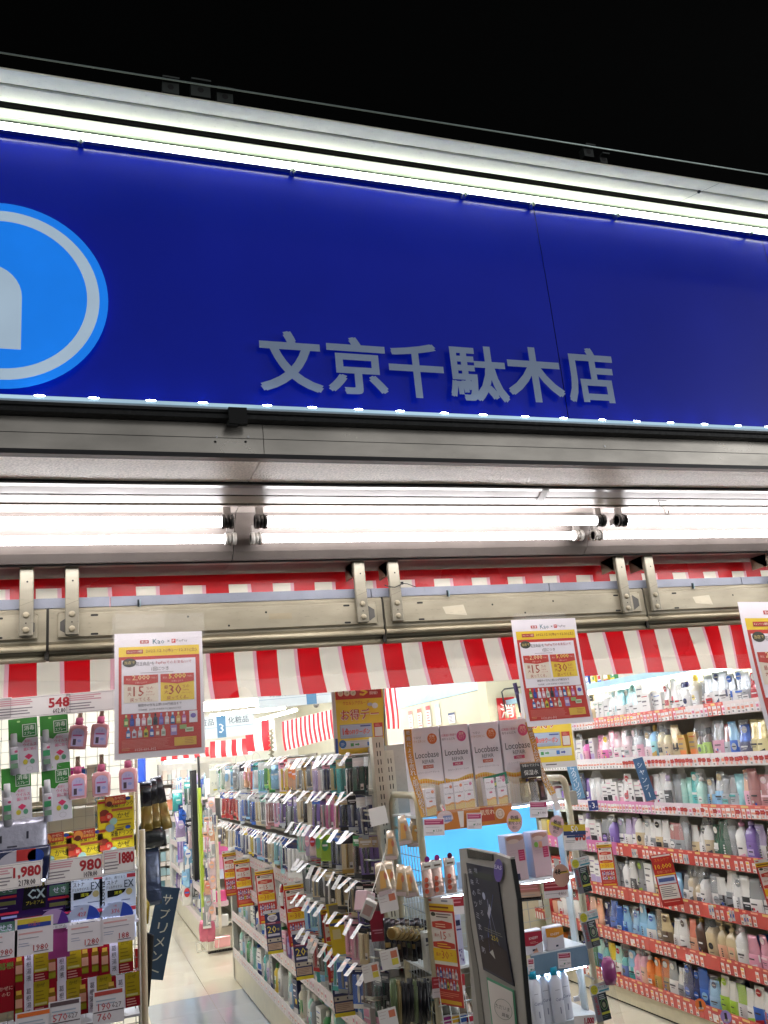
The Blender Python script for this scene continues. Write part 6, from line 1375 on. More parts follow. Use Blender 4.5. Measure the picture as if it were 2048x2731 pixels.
# dark purple boxes and white boxes
def shelf_l(y, Y=LY): 
    z_ = at(200, y, Y).z; b = MB('enamel'); b.box(xe - .86, -.055, z_ - .006, xe - .004, .14, z_, 'B0ACB0'); b.obj('shelf', lk); return z_
zs1 = shelf_l(2470); 
b = MB('shelf_led'); z_ = at(300, 2322, LY - .05).z; b.box(xe - .4, -.054, z_, xe - .02, -.046, z_ + .004, 'D8E8FF'); b.obj('shelf_lamp', lk)
for k, (x, w, l) in enumerate([(115, .148, 'right'), (-28, .148, 'left, cut by the photo edge')]):
    for row in range(2):
        b = MB('gloss'); h = .098; b.bbox_bev(-w / 2, 0, 0, w / 2, .05, h, '2A1048', None, .001); b.y0 = -.0006
        b.rect(-w / 2, h - .006, w / 2, h, 'C83050', 0); b.poly([(-.055, .02), (.005, .02), (.012, .085), (-.05, .085)], '14101C', 0)
        b.tx('ルルアタック', -.022, .080, .010, 'C8B840', 1, w=.05, bold=.03); b.tx('CX', -.018, .058, .024, 'B8C8C8', 1, w=.045, bold=.05); b.tx('プレミアム', -.022, .036, .010, 'C8B840', 1, w=.046, bold=.03)
        b.rect(.016, .046, .068, .074, '4A6A58', 0); b.tx('せき', .042, .060, .016, 'C8C8D8', 1, w=.034, bold=.02); b.rect(.012, .036, .068, .042, 'B82838', 0); b.rect(.016, .018, .066, .028, '6A6A40', 0); b.lines(.0, .012, .066, 1, .003, '9A8AB0', 0, .002); b.rect(.03, .082, .07, .088, 'A8B0E8', 0)
        o = rp(b, 'medicine_box', x, 2440, LY - .05, 'dark purple cold medicine box with silver CX lettering, %s' % (('upper ' if row == 0 else 'lower ') + l), 'medicine box', 'purple medicine boxes'); o.location.z -= row * .0985
for k, (x, l) in enumerate([(224, 'left'), (314, 'right')]):
    for row in range(2):
        b = MB('gloss'); w = .102; h = .088; b.bbox_bev(-w / 2, 0, 0, w / 2, .05, h, 'D2DCEC', None, .001); b.y0 = -.0006
        b.tx('Stona', -.042, .040, .014, '1E2434', 0, w=.066, bold=.03, rot=PI / 2); b.tx('鼻水、鼻づまり', -.006, .078, .008, '4A5468', 0, w=.056); b.tx('ストナ', -.014, .066, .011, '1E2434', 0, w=.030, bold=.03); b.tx('ジェルサイナス', -.010, .053, .008, '2A3448', 0, w=.044, bold=.02); b.tx('EX', .032, .058, .020, '3A4860', 0, w=.026, bold=.02); b.rect(.026, .074, .05, .084, 'C04050', 0)
        b.poly([(-.028, .045), (.024, .045), (.018, .036), (.0, .028), (-.028, .026)], '14161C', 0); b.tx('速攻', .002, .037, .009, 'D8D83A', 1, w=.022, bold=.04); b.ell(.032, .036, .009, .009, 'C8B880', 0, n=12); b.lines(.01, .016, .046, 1, .003, '5A6488', 0, .002); b.rect(-.028, .008, .0, .011, '8A94B0', 0)
        o = rp(b, 'medicine_box', x, 2424 - (x - 224) * .08, LY - .05, 'white cold medicine box with black vertical lettering, %s %s one' % (['upper', 'lower'][row], l), 'medicine box', 'white medicine boxes'); o.location.z -= row * .0885
    b = MB('board'); b.ell(0, 0, .045, .040, 'B0BCDC', 0, n=28, a0=0, a1=PI); b.poly([(.045 * math.cos(a), .040 * math.sin(a)) for a in [.0, .25, .5, .75, 1.0, 1.2]] + [(.008, 0)], '2A48B0', 1); b.tx(['427', '376'][k], -.004, .016, .011, 'C84A58', 2, bold=.03); b.tx('1包', -.004, .030, .006, 'C84A58', 2); b.rect(-.045, -.016, .048, -.001, 'E4E4E4', 0); b.tx('ストナ', -.028, -.0085, .010, '2A2A34', 1, bold=.02); b.lines(-.008, -.006, .04, 1, .004, '5A5A64', 1, .003); b.box(-.045, .0003, -.016, .048, .001, -.002, 'C8C8D0')
    rp(b, 'half_round_card', [222, 312][k], [2454, 2445][k], LY - .072, 'half-round blue card with red figures under the %s white medicine box' % ['left', 'right'][k], 'card')
b = MB('board'); b.ell(0, 0, .04, .04, 'B090C0', 0, n=28, a0=0, a1=PI); b.poly([(.04 * math.cos(a), .04 * math.sin(a)) for a in [.0, .25, .5, .75, 1.0]] + [(.01, 0)], '5A2A90', 1); b.rect(-.045, -.012, .045, -.001, 'DCD8E0', 0); b.tx('CXプレミアム', 0, -.0065, .007, '4A3A50', 1, w=.07); b.tx('430', -.01, .018, .012, 'C87A98', 2)
rp(b, 'half_round_card', 142, 2466, LY - .074, 'half-round violet card under the purple medicine boxes', 'card')
b = MB('paper'); b.box(-.028, 0, -.075, .028, .001, 0, '8A2A6A'); rp(b, 'plain_card', 158, 2476, LY - .07, 'plain magenta card hanging between the white price cards', 'card')
for k, (x, y, t, bd) in enumerate([(90, 2545, '1980', ((.84, .98, 'D8C03A'), (.72, .84, '24409A'))), (228, 2530, '1280', None), (314, 2513, '188', None), (-5, 2560, '1980', None)]):
    b = MB('paper'); w, h = (.098, .094) if k == 0 else (.094, .066); b.rect(-w / 2, 0, w / 2, h, 'E2DADF', 0)
    if bd:
        for z0, z1, c in bd: b.rect(-w * .44, h * z0, w * .44, h * z1, c, 1)
        b.tx('5%還元', 0, h * .83, .012, 'C85A70', 2, w=.03)
    hh = .062; b.lines(-w * .4, hh * .92, w * .3, 1, .01, 'D8A0A0', 1, .004); b.lines(-w * .4, hh * .7, w * .35, 1, .01, '9A94A0', 1, .002); b.lines(-w * .4, hh * .5, -w * .1, 2, .006, '8A90B0', 1, .0015)
    b.tx(t, w * .18, hh * .26, .015, 'B03038', 1, bold=.03); b.lines(0, hh * .12, w * .4, 1, .004, '5A5460', 1, .002); b.box(-w / 2, .0003, 0, w / 2, .001, h, 'C8C0C8')
    rp(b, 'price_card', x, y, LY - .08, 'white price card with red %s below the medicine boxes, %s' % (t, ['under a yellow and blue band', 'under the left white box', 'under the right white box', 'cut by the left photo edge'][k]), 'price card')
# kudzu drink boxes
def kbox(kind):
    b = MB('gloss'); w, h = [(.094, .092), (.062, .092), (.050, .17)][kind]; b.bbox_bev(-w / 2, 0, 0, w / 2, .05, h, '8A1420', None, .001); b.y0 = -.0006
    def vial(x):
        b.rect(x - .009, .012, x + .009, h * .72, '7A5A18', 1); b.rect(x - .007, h * .72, x + .007, h * .84, 'C8A040', 1); b.rect(x - .009, h * .36, x + .009, h * .60, 'C89078', 2); b.rect(x - .009, .014, x + .009, h * .3, '8A8420', 2)
    if kind == 0:
        vial(-w / 2 + .014); b.rect(-w / 2 + .028, 0, -w / 2 + .052, h, 'D0C8D4', 0); b.vt('葛根湯液', -w / 2 + .040, h - .012, .015, .018, '3A3038', 1, bold=.01, w=.013); b.rect(-w / 2 + .053, h * .3, w / 2, h, '9A8618', 0); b.tx('かぜ', w / 2 - .022, h * .88, .010, '5A4A18', 1); b.lines(w / 2 - .036, h * .72, w / 2 - .006, 3, .010, '6A5818', 1, .002); b.rect(-w / 2 + .056, h * .33, w / 2 - .006, h * .39, 'B8B070', 1); b.lines(-w / 2 + .056, h * .25, w / 2 - .004, 3, .007, 'C88A80', 1, .003)
    elif kind == 1: vial(-.014); vial(.014)
    else:
        b.tx('葛根', 0, h * .7, .018, '5A8A3A', 1, w=.04, bold=.03); b.tx('かぜに', 0, h * .36, .010, 'D8B0A0', 1, bold=.02); b.tx('のむ', 0, h * .27, .010, 'D8B0A0', 1, bold=.02)
    return b.mesh('kudzu_box')
km = [kbox(0), kbox(1), kbox(2)]
for k, (x, y, kd, l) in enumerate([(84, 2625, 0, 'upper row left'), (172, 2616, 0, 'upper row centre, brightly lit'), (241, 2606, 1, 'upper row between the white-striped ones'), (312, 2598, 0, 'upper row right'), (84, 2716, 0, 'lower row left'), (172, 2708, 0, 'lower row centre'), (254, 2698, 0, 'lower row third'), (330, 2690, 0, 'lower row right'), (16, 2700, 2, 'tall one at the left edge')]):
    o = link('herbal_drink_box', km[kd], None, tuple(at(x, y, LY - .05 + (.006 if k == 2 else 0))), (0, -.02, 0)); o.scale = (.96, 1, .96)
    tag(o, 'dark red herbal drink box with vial picture, ' + l, 'drink box', 'red herbal drink boxes')
b = MB('shelf_led'); z_ = at(200, 2488, LY - .055).z; b.box(xe - .44, -.058, z_, xe - .02, -.050, z_ + .004, 'E8EEFF'); b.obj('shelf_lamp', lk)
zs2 = shelf_l(2722)
for k, (x, y, t, w) in enumerate([(88, 2790, '', .09), (172, 2760, '570', .082), (290, 2730, '190', .082)]):
    b = MB('paper'); h = .085; b.rect(-w / 2, 0, w / 2, h, 'D8D2D6', 0); b.rect(-w * .45, h * .85, w * .45, h * .97, ['D86A28', '5A484C', 'B04038'][k], 1); b.lines(-w * .4, h * .72, w * .4, 2, h * .1, '9AA8B8', 1, .003)
    if t: b.tx(t, -w * .14, h * .52, .018, 'B84048', 1, bold=.02); b.tx('627', w * .26, h * .52, .012, '5A4A50', 1); b.rect(-w * .48, h * .36, w * .48, h * .39, '4A3A40', 1); b.tx('760', -w * .14, h * .22, .018, 'B84048', 1, bold=.02)
    b.box(-w / 2, .0003, 0, w / 2, .001, h, 'C8C0C8'); rp(b, 'price_card', x, y, LY - .085, ['white card with orange band at the bottom of the wire rack, leftmost', 'white card reading 570 at the bottom of the wire rack', 'white card with red band at the bottom right of the wire rack'][k], 'price card')
# things seen through the mesh
for k, (x, y, Y, w, h, c, l) in enumerate([(192, 2125, 1.0, .045, .11, 'C0208A', 'magenta box seen through the wire mesh behind the pink bottles'), (218, 2150, 1.0, .022, .14, '2058A8', 'narrow blue box seen through the wire mesh'), (235, 2130, 1.1, .03, .12, 'C8BFAC', 'beige box seen through the wire mesh beside the blue one'), (170, 2200, .6, .10, .05, 'B8B4A4', 'white flat box lying behind the wire mesh'), (258, 2135, .8, .035, .13, 'BEB8A8', 'cream card with blue vertical writing behind the wire mesh'), (95, 2175, .7, .06, .03, 'C8B8A0', 'flat box with red edge behind the wire mesh'), (88, 2165, .7, .06, .012, 'D8A830', 'thin yellow box behind the wire mesh')]):
    b = MB('board'); b.bbox_bev(-w, 0, -h, w, .05, h, c, None, .002)
    if k == 4: b.y0 = -.0006; b.vt('はじのこし', .008, h, .03, .05, '3A9AB8', 0); 
    px(b, 'box', x, y, Y, l, 'box')
st_c = thing('cream_shelving', 'cream metal shelving with slotted panel behind the wire rack', 'shelf', (0, .9, 0))
b = MB('enamel'); b.box(-.9, 0, 0, .08, .04, 1.55, 'A89F8A'); b.obj('panel', st_c)
b = MB('enamel'); b.box(-.9, -.25, 1.50, .08, 0, 1.52, 'CFC8B4'); b.obj('shelf', st_c); b = MB('enamel'); b.box(-.9, -.25, 1.25, .08, 0, 1.27, 'CFC8B4'); b.obj('shelf', st_c)

# ================================================================== CAMPAIGN POSTERS
cpm = campaign()
def poster(x0, y0, x1, y1, Y, lab, bend, roll, yaw=0.):
    a, c = at(x0, y0, Y), at(x1, y1, Y); s = (c - a).length / .257
    t = thing('campaign_poster', lab, 'poster', tuple((a + c) / 2), (0, roll, yaw), 'red campaign posters on the shutter boxes'); t.scale = (s, s, s)
    b = campaign(bend); b.obj('print', t)
    b = MB('paper'); b.bend = bend; b.y0 = .0008; b.rect(-.1285, -.364, .1285, 0, 'D8D2D6', 0); b.obj('sheet', t)
    return t, s
t1, s1 = poster(305, 1690, 538, 1684, -.055, 'red campaign poster in a creased clear sleeve, leftmost of the three', lambda x, y, z: (x, y - .010 * math.sin(PI * min(1, -z / .364)) * .6, z), R(.6))
b = MB('film'); base = len(b.v); N = 14
for i in range(N + 1):
    for j in range(3): b.v.append((-.135 + .27 * i / N, -.012 + .006 * math.sin(i * 2.3 + j * 2), [.012, .055, -.02][j] if j != 0 else .03 + .004 * math.sin(i)))
for i in range(N): 
    for j in (0,): b.face((base + i * 3 + 1, base + i * 3 + 0, base + i * 3 + 3, base + i * 3 + 4), 'FFFFFF', None, True); b.face((base + i * 3 + 0, base + i * 3 + 2, base + i * 3 + 5, base + i * 3 + 3), 'FFFFFF', None, True)
b.obj('clear_sleeve', t1)
b = MB('film'); b.bend = lambda x, y, z: (x, y - .012 * math.sin(PI * min(1, -z / .364)) * .6 - .003, z); b.rect(-.134, -.372, .132, 0, 'FFFFFF', 0); b.obj('sleeve_front', t1)
b = MB('clear', y0=.028); b.rect(-.125, .02, .02, .085, 'E8E0D0', 0); b.obj('tape', t1)
t2, s2 = poster(1363, 1657, 1533, 1645, -.055, 'red campaign poster curling slightly, middle of the three, above the rack ribbon', lambda x, y, z: (x, y - .022 * (-z / .364) ** 2 * (1 if x > -1 else 0), z - .0), R(.6))
b = MB('film', y0=.030); b.rect(-.10, .004, .11, .028, 'FFFFFF', 0); b.rect(-.05, .002, .06, .012, 'FFFFFF', 1); b.obj('tape', t2)
t3, s3 = poster(1968, 1611, 2180, 1600, -.055, 'red campaign poster cut off by the right edge, rightmost of the three', lambda x, y, z: (x, y - .03 * (-z / .364) ** 2, z), R(2.))
# point-day posters
def day_poster():
    b = MB('board'); w, H = .118, .31
    b.rect(-w, -H, w, 0, 'DCD8D4', 0); b.rect(-w + .016, -H + .024, w - .006, -.0, 'E4C63A', 1)
    b.rect(-w + .018, -.062, w - .012, -.0, 'B82A22', 2)
    for k, t in enumerate(('27', '28', '29')):
        b.ell(-.078 + k * .028, -.036, .0125, .0125, 'E8D8B8', 3, n=18); b.tx(t, -.078 + k * .028, -.036, .008, '8A4A28', 4)
        b.ell(-.078 + k * .028, -.010, .0125, .0125, 'E8D8B8', 3, n=18)
    b.tx('5', .026, -.028, .042, 'E8C43A', 3, w=.036, bold=.05); b.tx('日間', .068, -.020, .014, 'F0E8D8', 3, w=.030, bold=.03); b.tx('開催!', .070, -.040, .014, 'F0E8D8', 3, w=.036, bold=.03)
    b.tx('ウエルシアグループ', -.012, -.078, .016, 'C03A28', 2, w=.115, bold=.03)
    for o, c, bd in ((-.0012, 'F4E8E0', .075), (0, 'B82A22', .03)): b.tx('お得デー', .002 + o, -.126 + o, .044, c, 3 + (o == 0), w=.168, bold=bd)
    b.ell(.072, -.094, .014, .012, 'E8E8E4', 2, n=14); b.ell(.050, -.088, .012, .007, 'B8C0D0', 2, n=14)
    b.rect(-.090, -.222, .052, -.166, '7A8AB0', 2); b.rect(-.088, -.220, .050, -.168, 'A8B8CC', 3); b.tx('10%OFFクーポン', -.018, -.197, .022, 'D8583C', 4, w=.118, bold=.05); b.tx('10', -.066, -.194, .028, 'C8382C', 5, w=.026, bold=.04); b.rect(.0, -.178, .046, -.172, '3A4A88', 4); b.lines(-.084, -.212, .04, 2, .004, '7A88A0', 4, .001)
    b.rect(.060, -.224, .100, -.166, 'B83028', 2); b.rect(.063, -.221, .097, -.184, 'D8D4CC', 3); b.lines(.066, -.171, .092, 2, .005, 'E8A890', 3, .002)
    b.rect(-.09, -.264, .1, -.232, 'D0D8DC', 2); b.ell(-.082, -.244, .016, .017, '2A68A8', 3, n=20); b.lines(-.09, -.24, -.074, 3, .005, 'D0E0F0', 4, .0015)
    b.rect(-.048, -.256, -.034, -.243, '4A9A58', 3); b.poly([(-.028, -.252), (-.016, -.252), (-.016, -.256), (-.008, -.249), (-.016, -.242), (-.016, -.246), (-.028, -.246)], '4A9A58', 3)
    b.rect(.026, -.257, .042, -.241, '3A70B8', 3); b.poly([(.048, -.252), (.062, -.252), (.062, -.256), (.070, -.249), (.062, -.242), (.062, -.246), (.048, -.246)], '2A3A88', 3); b.lines(-.05, -.236, .09, 1, .003, '8A98A0', 3, .001)
    b.rect(-w + .005, -H + .024, -w + .016, -.22, '2058A8', 1); b.lines(-.03, -H + .016, .03, 1, .006, '4A4444', 1, .004)
    b.box(-w, .0003, -H, w, .004, 0, 'C8C4C0')
    return b.mesh('day_poster')
dpm = day_poster()
def dposter(x0, x1, y, Y, lab, roll):
    a, c = at(x0, y, Y), at(x1, y - (x1 - x0) * .05, Y); s = (c.x - a.x) / .236
    o = link('day_poster', dpm, None, tuple((a + c) / 2), (0, roll, 0)); o.scale = (s, s, s); tag(o, lab, 'poster', 'yellow discount day posters')
dposter(882, 1022, 1828, .95, 'yellow discount day poster in clear stand just below the striped banner', R(1))
dposter(1385, 1515, 1850, 1.7, 'yellow discount day poster half hidden behind the middle red poster', R(2))
b = MB('steel'); b.tube([at(1024, 1830, .95), at(1028, 2110, .95)], .004, '8A8478', None, 6); tag(b.obj('poster_pole'), 'thin metal pole holding the yellow discount poster over the centre shelving', 'pole')

# ================================================================== DEEP INTERIOR
# ceiling fluorescent fixtures
cf = 0
for j, Y in enumerate([1.0, 2.6, 4.2, 5.8, 7.4, 9.0, 10.6]):
    for i, X in enumerate([-1.6, .35, 2.3]):
        if j < 2 and i == 0: continue
        zc = 2.735
        t = thing('ceiling_lamp', 'white fluorescent ceiling fixture, %s row from entrance, %s' % (ORD[j], ['left side', 'over the aisle', 'over the right shelves'][i]), 'ceiling lamp', (X, Y, zc), group='ceiling fluorescent fixtures')
        b = MB('enamel'); b.box(-.64, -.09, -.045, .64, .09, 0, 'DCD8CC'); b.obj('housing', t)
        for s in (-.05, .05):
            b = MB('ceiling_light'); b.tube([(-.6, s, -.062), (.6, s, -.062)], .014, 'EEF3FF', None, 10); b.obj('glass_tube', t)
# low fixtures seen under the banner
t = thing('hanging_lamp', 'bright bare tube lamp hanging just under the banner left of the aisle sign', 'lamp', (0, 0, 0))
pa, pb = at(530, 1890, 5.5), at(700, 1872, 5.5)
b = MB('ceiling_light'); b.tube([pa, pb], .028, 'FFFAF0', None, 10); b.obj('glass_tube', t)
b = MB('enamel'); b.box(pa.x - .1, 5.46, pa.z + .05, pb.x + .1, 5.54, pa.z + .11, 'DAD5C6'); b.obj('housing', t)
t = thing('track_lamp', 'second bright tube lamp behind the aisle sign above the striped cloth', 'lamp', (0, 0, 0))
b = MB('ceiling_light'); b.tube([at(560, 1912, 6), at(760, 1885, 6)], .022, 'FFFAF0', None, 8); b.tube([at(675, 1925, 6.5), at(790, 1893, 5.5)], .014, 'FFFAF0', None, 8); b.obj('glass_tube', t)
# aisle signs
def aisle(xc, yt, yb, Y, half, num, ltxt, rtxt, lab, hw):
    p = at(xc, yt, Y); q = at(xc, yb, Y); H = p.z - q.z; t = thing('aisle_sign', lab, 'aisle sign', tuple(q), (0, R(-1), 0), 'white aisle signs')
    b = MB('board'); b.box(-half, 0, 0, half, .02, H, 'DDE4E0'); b.obj('board', t)
    b = MB('paper', y0=-.001); b.rect(-hw, 0, hw, H, '5A86A4', 0); b.rect(-half, H * .46, half, H * .475, '6A90A8', 1)
    if num: b.tx(num, 0, H * .42, H * .42, 'F0F2F2', 1, bold=.01)
    b.tx(ltxt, -half * .52, H * .74, H * .30, '525C60', 0, bold=.02); b.tx(rtxt, half * .52, H * .74, H * .30, '525C60', 0, bold=.02); b.obj('lettering', t)
    b = MB('steel'); b.tube([(-half * .8, .01, H), (-half * .8, .01, H + .5)], .002, 'C8C8C8', None, 4); b.tube([(half * .8, .01, H), (half * .8, .01, H + .5)], .002, 'C8C8C8', None, 4); b.obj('wire', t)
aisle(592, 1908, 1967, 5.0, .29, '3', '化粧品', '化粧品', 'white aisle sign with blue block and figure 3 hanging over the aisle', .038)
aisle(832, 1830, 1878, 3.0, .36, '', '男性化粧品', 'ヘア', 'white aisle sign with blue block cut off by the banner hem', .035)
# striped banners inside
ib = thing('inner_banner', 'red and white striped banner strip across the back wall of the shop', 'banner', (0, 0, 0), group='striped banners inside')
def iban(x0, y0, x1, y1, hpx, Y, per_px, nm='banner_cloth', red='D82028', parent=ib, ph=0):
    a, c = at(x0, y0, Y), at(x1, y1, Y); h = a.z - at(x0, y0 + hpx, Y).z
    k = (c.z - a.z) / (c.x - a.x); per = (c.x - a.x) * per_px / (x1 - x0)
    banner(parent, a.x, c.x, lambda x: a.z + k * (x - a.x), lambda x: a.z + k * (x - a.x) - h, per, a.x + ph * per, Y=Y, amp=.012, band=False, red=red, white='E8E4DC', sub=3, name=nm)
iban(370, 2010, 548, 1993, 26, 9.0, 29.5)
ib2 = thing('inner_banner', 'striped banner strip with wider stripes directly under the aisle sign', 'banner', (0, 0, 0), group='striped banners inside')
iban(560, 1978, 672, 1968, 44, 6.2, 28, parent=ib2)
ib3 = thing('inner_banner', 'tall end of a striped banner right of the aisle sign', 'banner', (0, 0, 0), group='striped banners inside')
iban(675, 1922, 718, 1920, 82, 5.6, 42, parent=ib3, ph=.5)
ib4 = thing('striped_cloth', 'gathered finely striped red and white cloth hanging beside the yellow discount poster', 'cloth', (0, 0, 0), group='striped banners inside')
iban(752, 1925, 886, 1892, 78, 5.0, 11.5, parent=ib4, red='C8303C')
ib5 = thing('striped_cloth', 'bright striped cloth hanging right of the yellow discount poster', 'cloth', (0, 0, 0), group='striped banners inside')
iban(1022, 1835, 1052, 1835, 110, 5.2, 14, parent=ib5, red='D03038')
o = MB('gloss'); o.loft([(-.02, .004, .004), (-.017, .012, .012), (-.01, .018, .018), (0, .021, .021), (.01, .018, .018), (.017, .012, .012), (.02, .004, .004)], '9A948C', n=14, ex=2); px(o, 'mirror_ball', 843, 1880, 3.4, 'small dark round ceiling sensor above the gathered striped cloth', 'sensor')
b = MB('plastic')
for k in range(46):
    f = k / 46; p = at(724, 1944 + 82 * f, 3.2); a = k * .9; b.box(p.x - .012 + .008 * math.cos(a), p.y + .008 * math.sin(a), p.z - .002, p.x + .012 + .008 * math.cos(a), p.y + .004 + .008 * math.sin(a), p.z + .002, 'D8D0A8' if k % 2 else '5A5448')
tag(b.obj('coil_cord'), 'coiled yellowish cord hanging above the toothbrush hooks', 'cord')
# back wall screen and window
t = thing('wall_screen', 'large bright white framed panel on the back wall at the end of the aisle', 'screen', tuple(at(478, 2062, 11.8)))
pa, pb = at(440, 2068, 11.8), at(516, 2030, 11.8); w = pb.x - pa.x
b = MB('enamel'); b.box(-w / 2 - .05, .01, -.02, w / 2 + .05, .06, .42, 'A8ACAC'); b.obj('frame', t)
b = MB('led', y0=.0); b.rect(-w / 2, .02, w / 2, .38, 'E8EEEE', 0); b.obj('pane', t)
b = MB('gloss'); b.bbox_bev(-.05, 0, -.16, .05, .06, .16, '2A50B8', None, .02); px(b, 'blue_bottle_cutout', 377, 2050, 8, 'small bright blue bottle shape near the top of the dark hanging packs', 'bottle')
# header cards over far shelf
b = MB('board'); pa, pb = at(620, 2036, 5.0), at(722, 2016, 5.0); w = pb.x - pa.x; b.box(0, 0, -.13, w, .02, .05, 'D8D8C4'); b.y0 = -.001; b.ring(w * .22, .0, .05, .07, .003, 'B0B0A0', 0, n=24); b.ring(w * .62, .01, .035, .05, .003, 'B8A8A0', 0, n=24)
tag(b.obj('header_board', None, tuple(pa), (0, -.06, 0)), 'cream header board with thin circle lines over the far toothpaste shelves', 'sign board')
b = MB('board'); b.box(-.1, 0, -.28, .1, .01, 0, 'DCDCCC'); b.y0 = -.001; b.tx('ORESTA', -.04, -.03, .018, '7A8888', 0); b.tx('敏感な', .02, -.08, .038, '8AA0B0', 0); b.tx('肌も', .05, -.125, .022, '9AA8B0', 0); b.tx('うるおい満ち', .0, -.175, .034, '7A8488', 0, w=.17); b.rect(-.07, -.235, .03, -.222, 'C8C03A', 0)
px(b, 'shelf_poster', 587, 2035, 5.5, 'white poster with blue-grey vertical advice text beside the slatted panel', 'poster')
b = MB('enamel'); b.box(-.11, 0, -.9, .11, .03, 0, 'A8A898')
b.obj('x', None) if False else None
sp_ = thing('slat_panel', 'grey slatted end panel behind the striped banner strips', 'panel', tuple(at(638, 2068, 5.0)))
bb = MB('enamel'); bb.box(-.10, 0, -.9, .12, .03, 0, 'A9A99C'); bb.obj('backing', sp_)
for k in range(14):
    q = MB('enamel'); q.box(-.08, -.006, -.03 - k * .06 - .052, .12, -.0005, -.03 - k * .06, 'B9B8AA'); q.obj('slat', sp_)
# back shelving (far end)
bs = thing('back_shelving', 'glass-fronted cosmetics shelving with orange tickets at the far end of the aisle', 'shelf', (0, 10.2, 0))
pa, pb = at(428, 2300, 10.2), at(560, 2300, 10.2)
b = MB('enamel'); b.box(pa.x, .3, 0, pb.x, .34, 1.75, 'E0DACE'); b.box(pa.x - .03, 0, 0, pa.x, .34, 1.75, '4A4844'); b.obj('back_panel', bs)
far = MB('board'); tk = MB('paper')
for k, y in enumerate([2078, 2118, 2158, 2198, 2246, 2292, 2330, 2362]):
    z = at(490, y, 10.2).z; b = MB('enamel'); b.box(pa.x, 0, z - .01, pb.x, .3, z + .01, '8A8478'); b.obj('shelf', bs)
    x = pa.x
    while x < pb.x - .05:
        w = random.uniform(.04, .10); c = random.choice(['E0A890', 'DDB8A0', 'E8E0D8', 'D8C8B8', 'E09070', 'C8D0C8'] if k < 5 else ['8AB0BC', 'A8C8D0', 'E8E8E4', 'D8D4CC', '6A98A8'])
        far.box(x, .02, z + .01, x + w * .9, .1, z + random.uniform(.07, .16), c); tk.box(x, -.006, z - .05, x + w * .8, -.001, z + .0, random.choice(['E8E0DC', 'E8A088', 'F0E8E4'])); x += w
stuff(tag(far.obj('cosmetics_stock', None, (0, 10.2, 0)), 'tiny pastel cosmetics filling the far end shelving', 'stock')); stuff(tk.obj('tickets', bs))
b = MB('led'); b.box(pa.x + .1, .25, .72, pb.x - .3, .29, .76, 'E8F0FF'); b.obj('shelf_lamp', bs)
# second gondola farther down the aisle
g2 = thing('gondola', 'second white shelving block farther down the aisle with pink cleaning goods', 'shelf', (1.10, 6.0, 0))
b = MB('enamel'); b.box(.0, .0, .01, .8, 3.4, .20, 'CFC9B8'); b.box(.0, .0, 0, .8, .02, .02, '201C1A'); b.obj('base', g2)
b = MB('enamel'); b.box(.30, .0, .2, .34, 3.4, 1.7, 'C9C4B6'); b.box(.0, .3, .2, .02, .34, 1.75, '1A1A1C'); b.obj('back_panel', g2)
b = MB('board'); b.box(-.03, .1, .25, -.0, .2, 1.45, '9AB030'); b.obj('lime_edge', g2)
b = MB('dark'); b.box(-.06, .35, .6, -.01, .5, 1.62, '17171A'); b.obj('dark_edge', g2)
tk = MB('paper')
for k, z in enumerate([.22, .50, .78, 1.06, 1.34]):
    b = MB('enamel'); b.box(.0, .05, z, .34, 3.4, z + .02, 'C9C4B6'); b.box(-.006, .05, z - .03, -.001, 3.4, z + .03, 'D8C8CC'); b.obj('shelf', g2)
    for j in range(22):
        y = .12 + j * .15
        kk = random.choice(['B.w.lb.lb', 'B.pu.w.lp', 'U.lb.w.w', 'X.w.o.r', 'B.b.w.w', 'U.lp.w.w', 'X.w.pu.w', 'B.w.r.w'])
        product(kk, (1.16, 6.0 + y, z + .021), LEFT + random.uniform(-.2, .2), 'from near end, %s shelf of far block' % ['lowest', 'second', 'third', 'fourth', 'top'][k], j, 'products on the far shelving block', sc=1.25)
b = MB('enamel')
for k, z in enumerate([.25, .52, .80, 1.1]):
    b.box(.12, -.12, z, .8, .0, z + .015, 'D0CABB')
b.obj('end_shelf', g2)
for k, (x, y, w, h, c, l) in enumerate([(594, 2262, .05, .12, 'C85A98', 'bright magenta pack high on the end of the far block'), (594, 2300, .045, .16, 'D090B0', 'pale pink pack on the end of the far block'), (590, 2390, .05, .10, 'D84A88', 'glowing pink pack with white bow on the end of the far block'), (592, 2410, .06, .05, 'D8B8C0', 'pink and white low box on the end of the far block'), (592, 2455, .06, .10, 'C8C8C4', 'grey drawer box on the end of the far block'), (594, 2512, .07, .09, 'E8A8A8', 'flat salmon pink pad on the base of the far block'), (592, 2330, .04, .09, 'C8D0E8', 'pale blue pack on the end of the far block'), (596, 2230, .07, .03, 'C8CCD4', 'white horizontal box near the top of the far block end')]):
    b = MB('gloss'); b.bbox_bev(-w, 0, -h / 2, w, .05, h / 2, c, None, .006); px(b, 'pack', x, y, 5.86, l, 'pack')
bk = thing('pink_basket', 'white wire basket holding two pink pouches low on the far block post', 'basket', tuple(at(553, 2515, 5.6)))
b = MB('steel')
for k in range(6): b.tube([(-.09 + k * .036, 0, -.06), (-.10 + k * .040, -.02, .02)], .004, 'E0DCD4', None, 4)
b.tube([(-.10, -.02, .02), (.10, -.02, .02)], .005, 'E0DCD4', None, 5); b.tube([(-.09, 0, -.06), (.09, 0, -.06)], .005, 'E0DCD4', None, 5); b.obj('wire', bk)
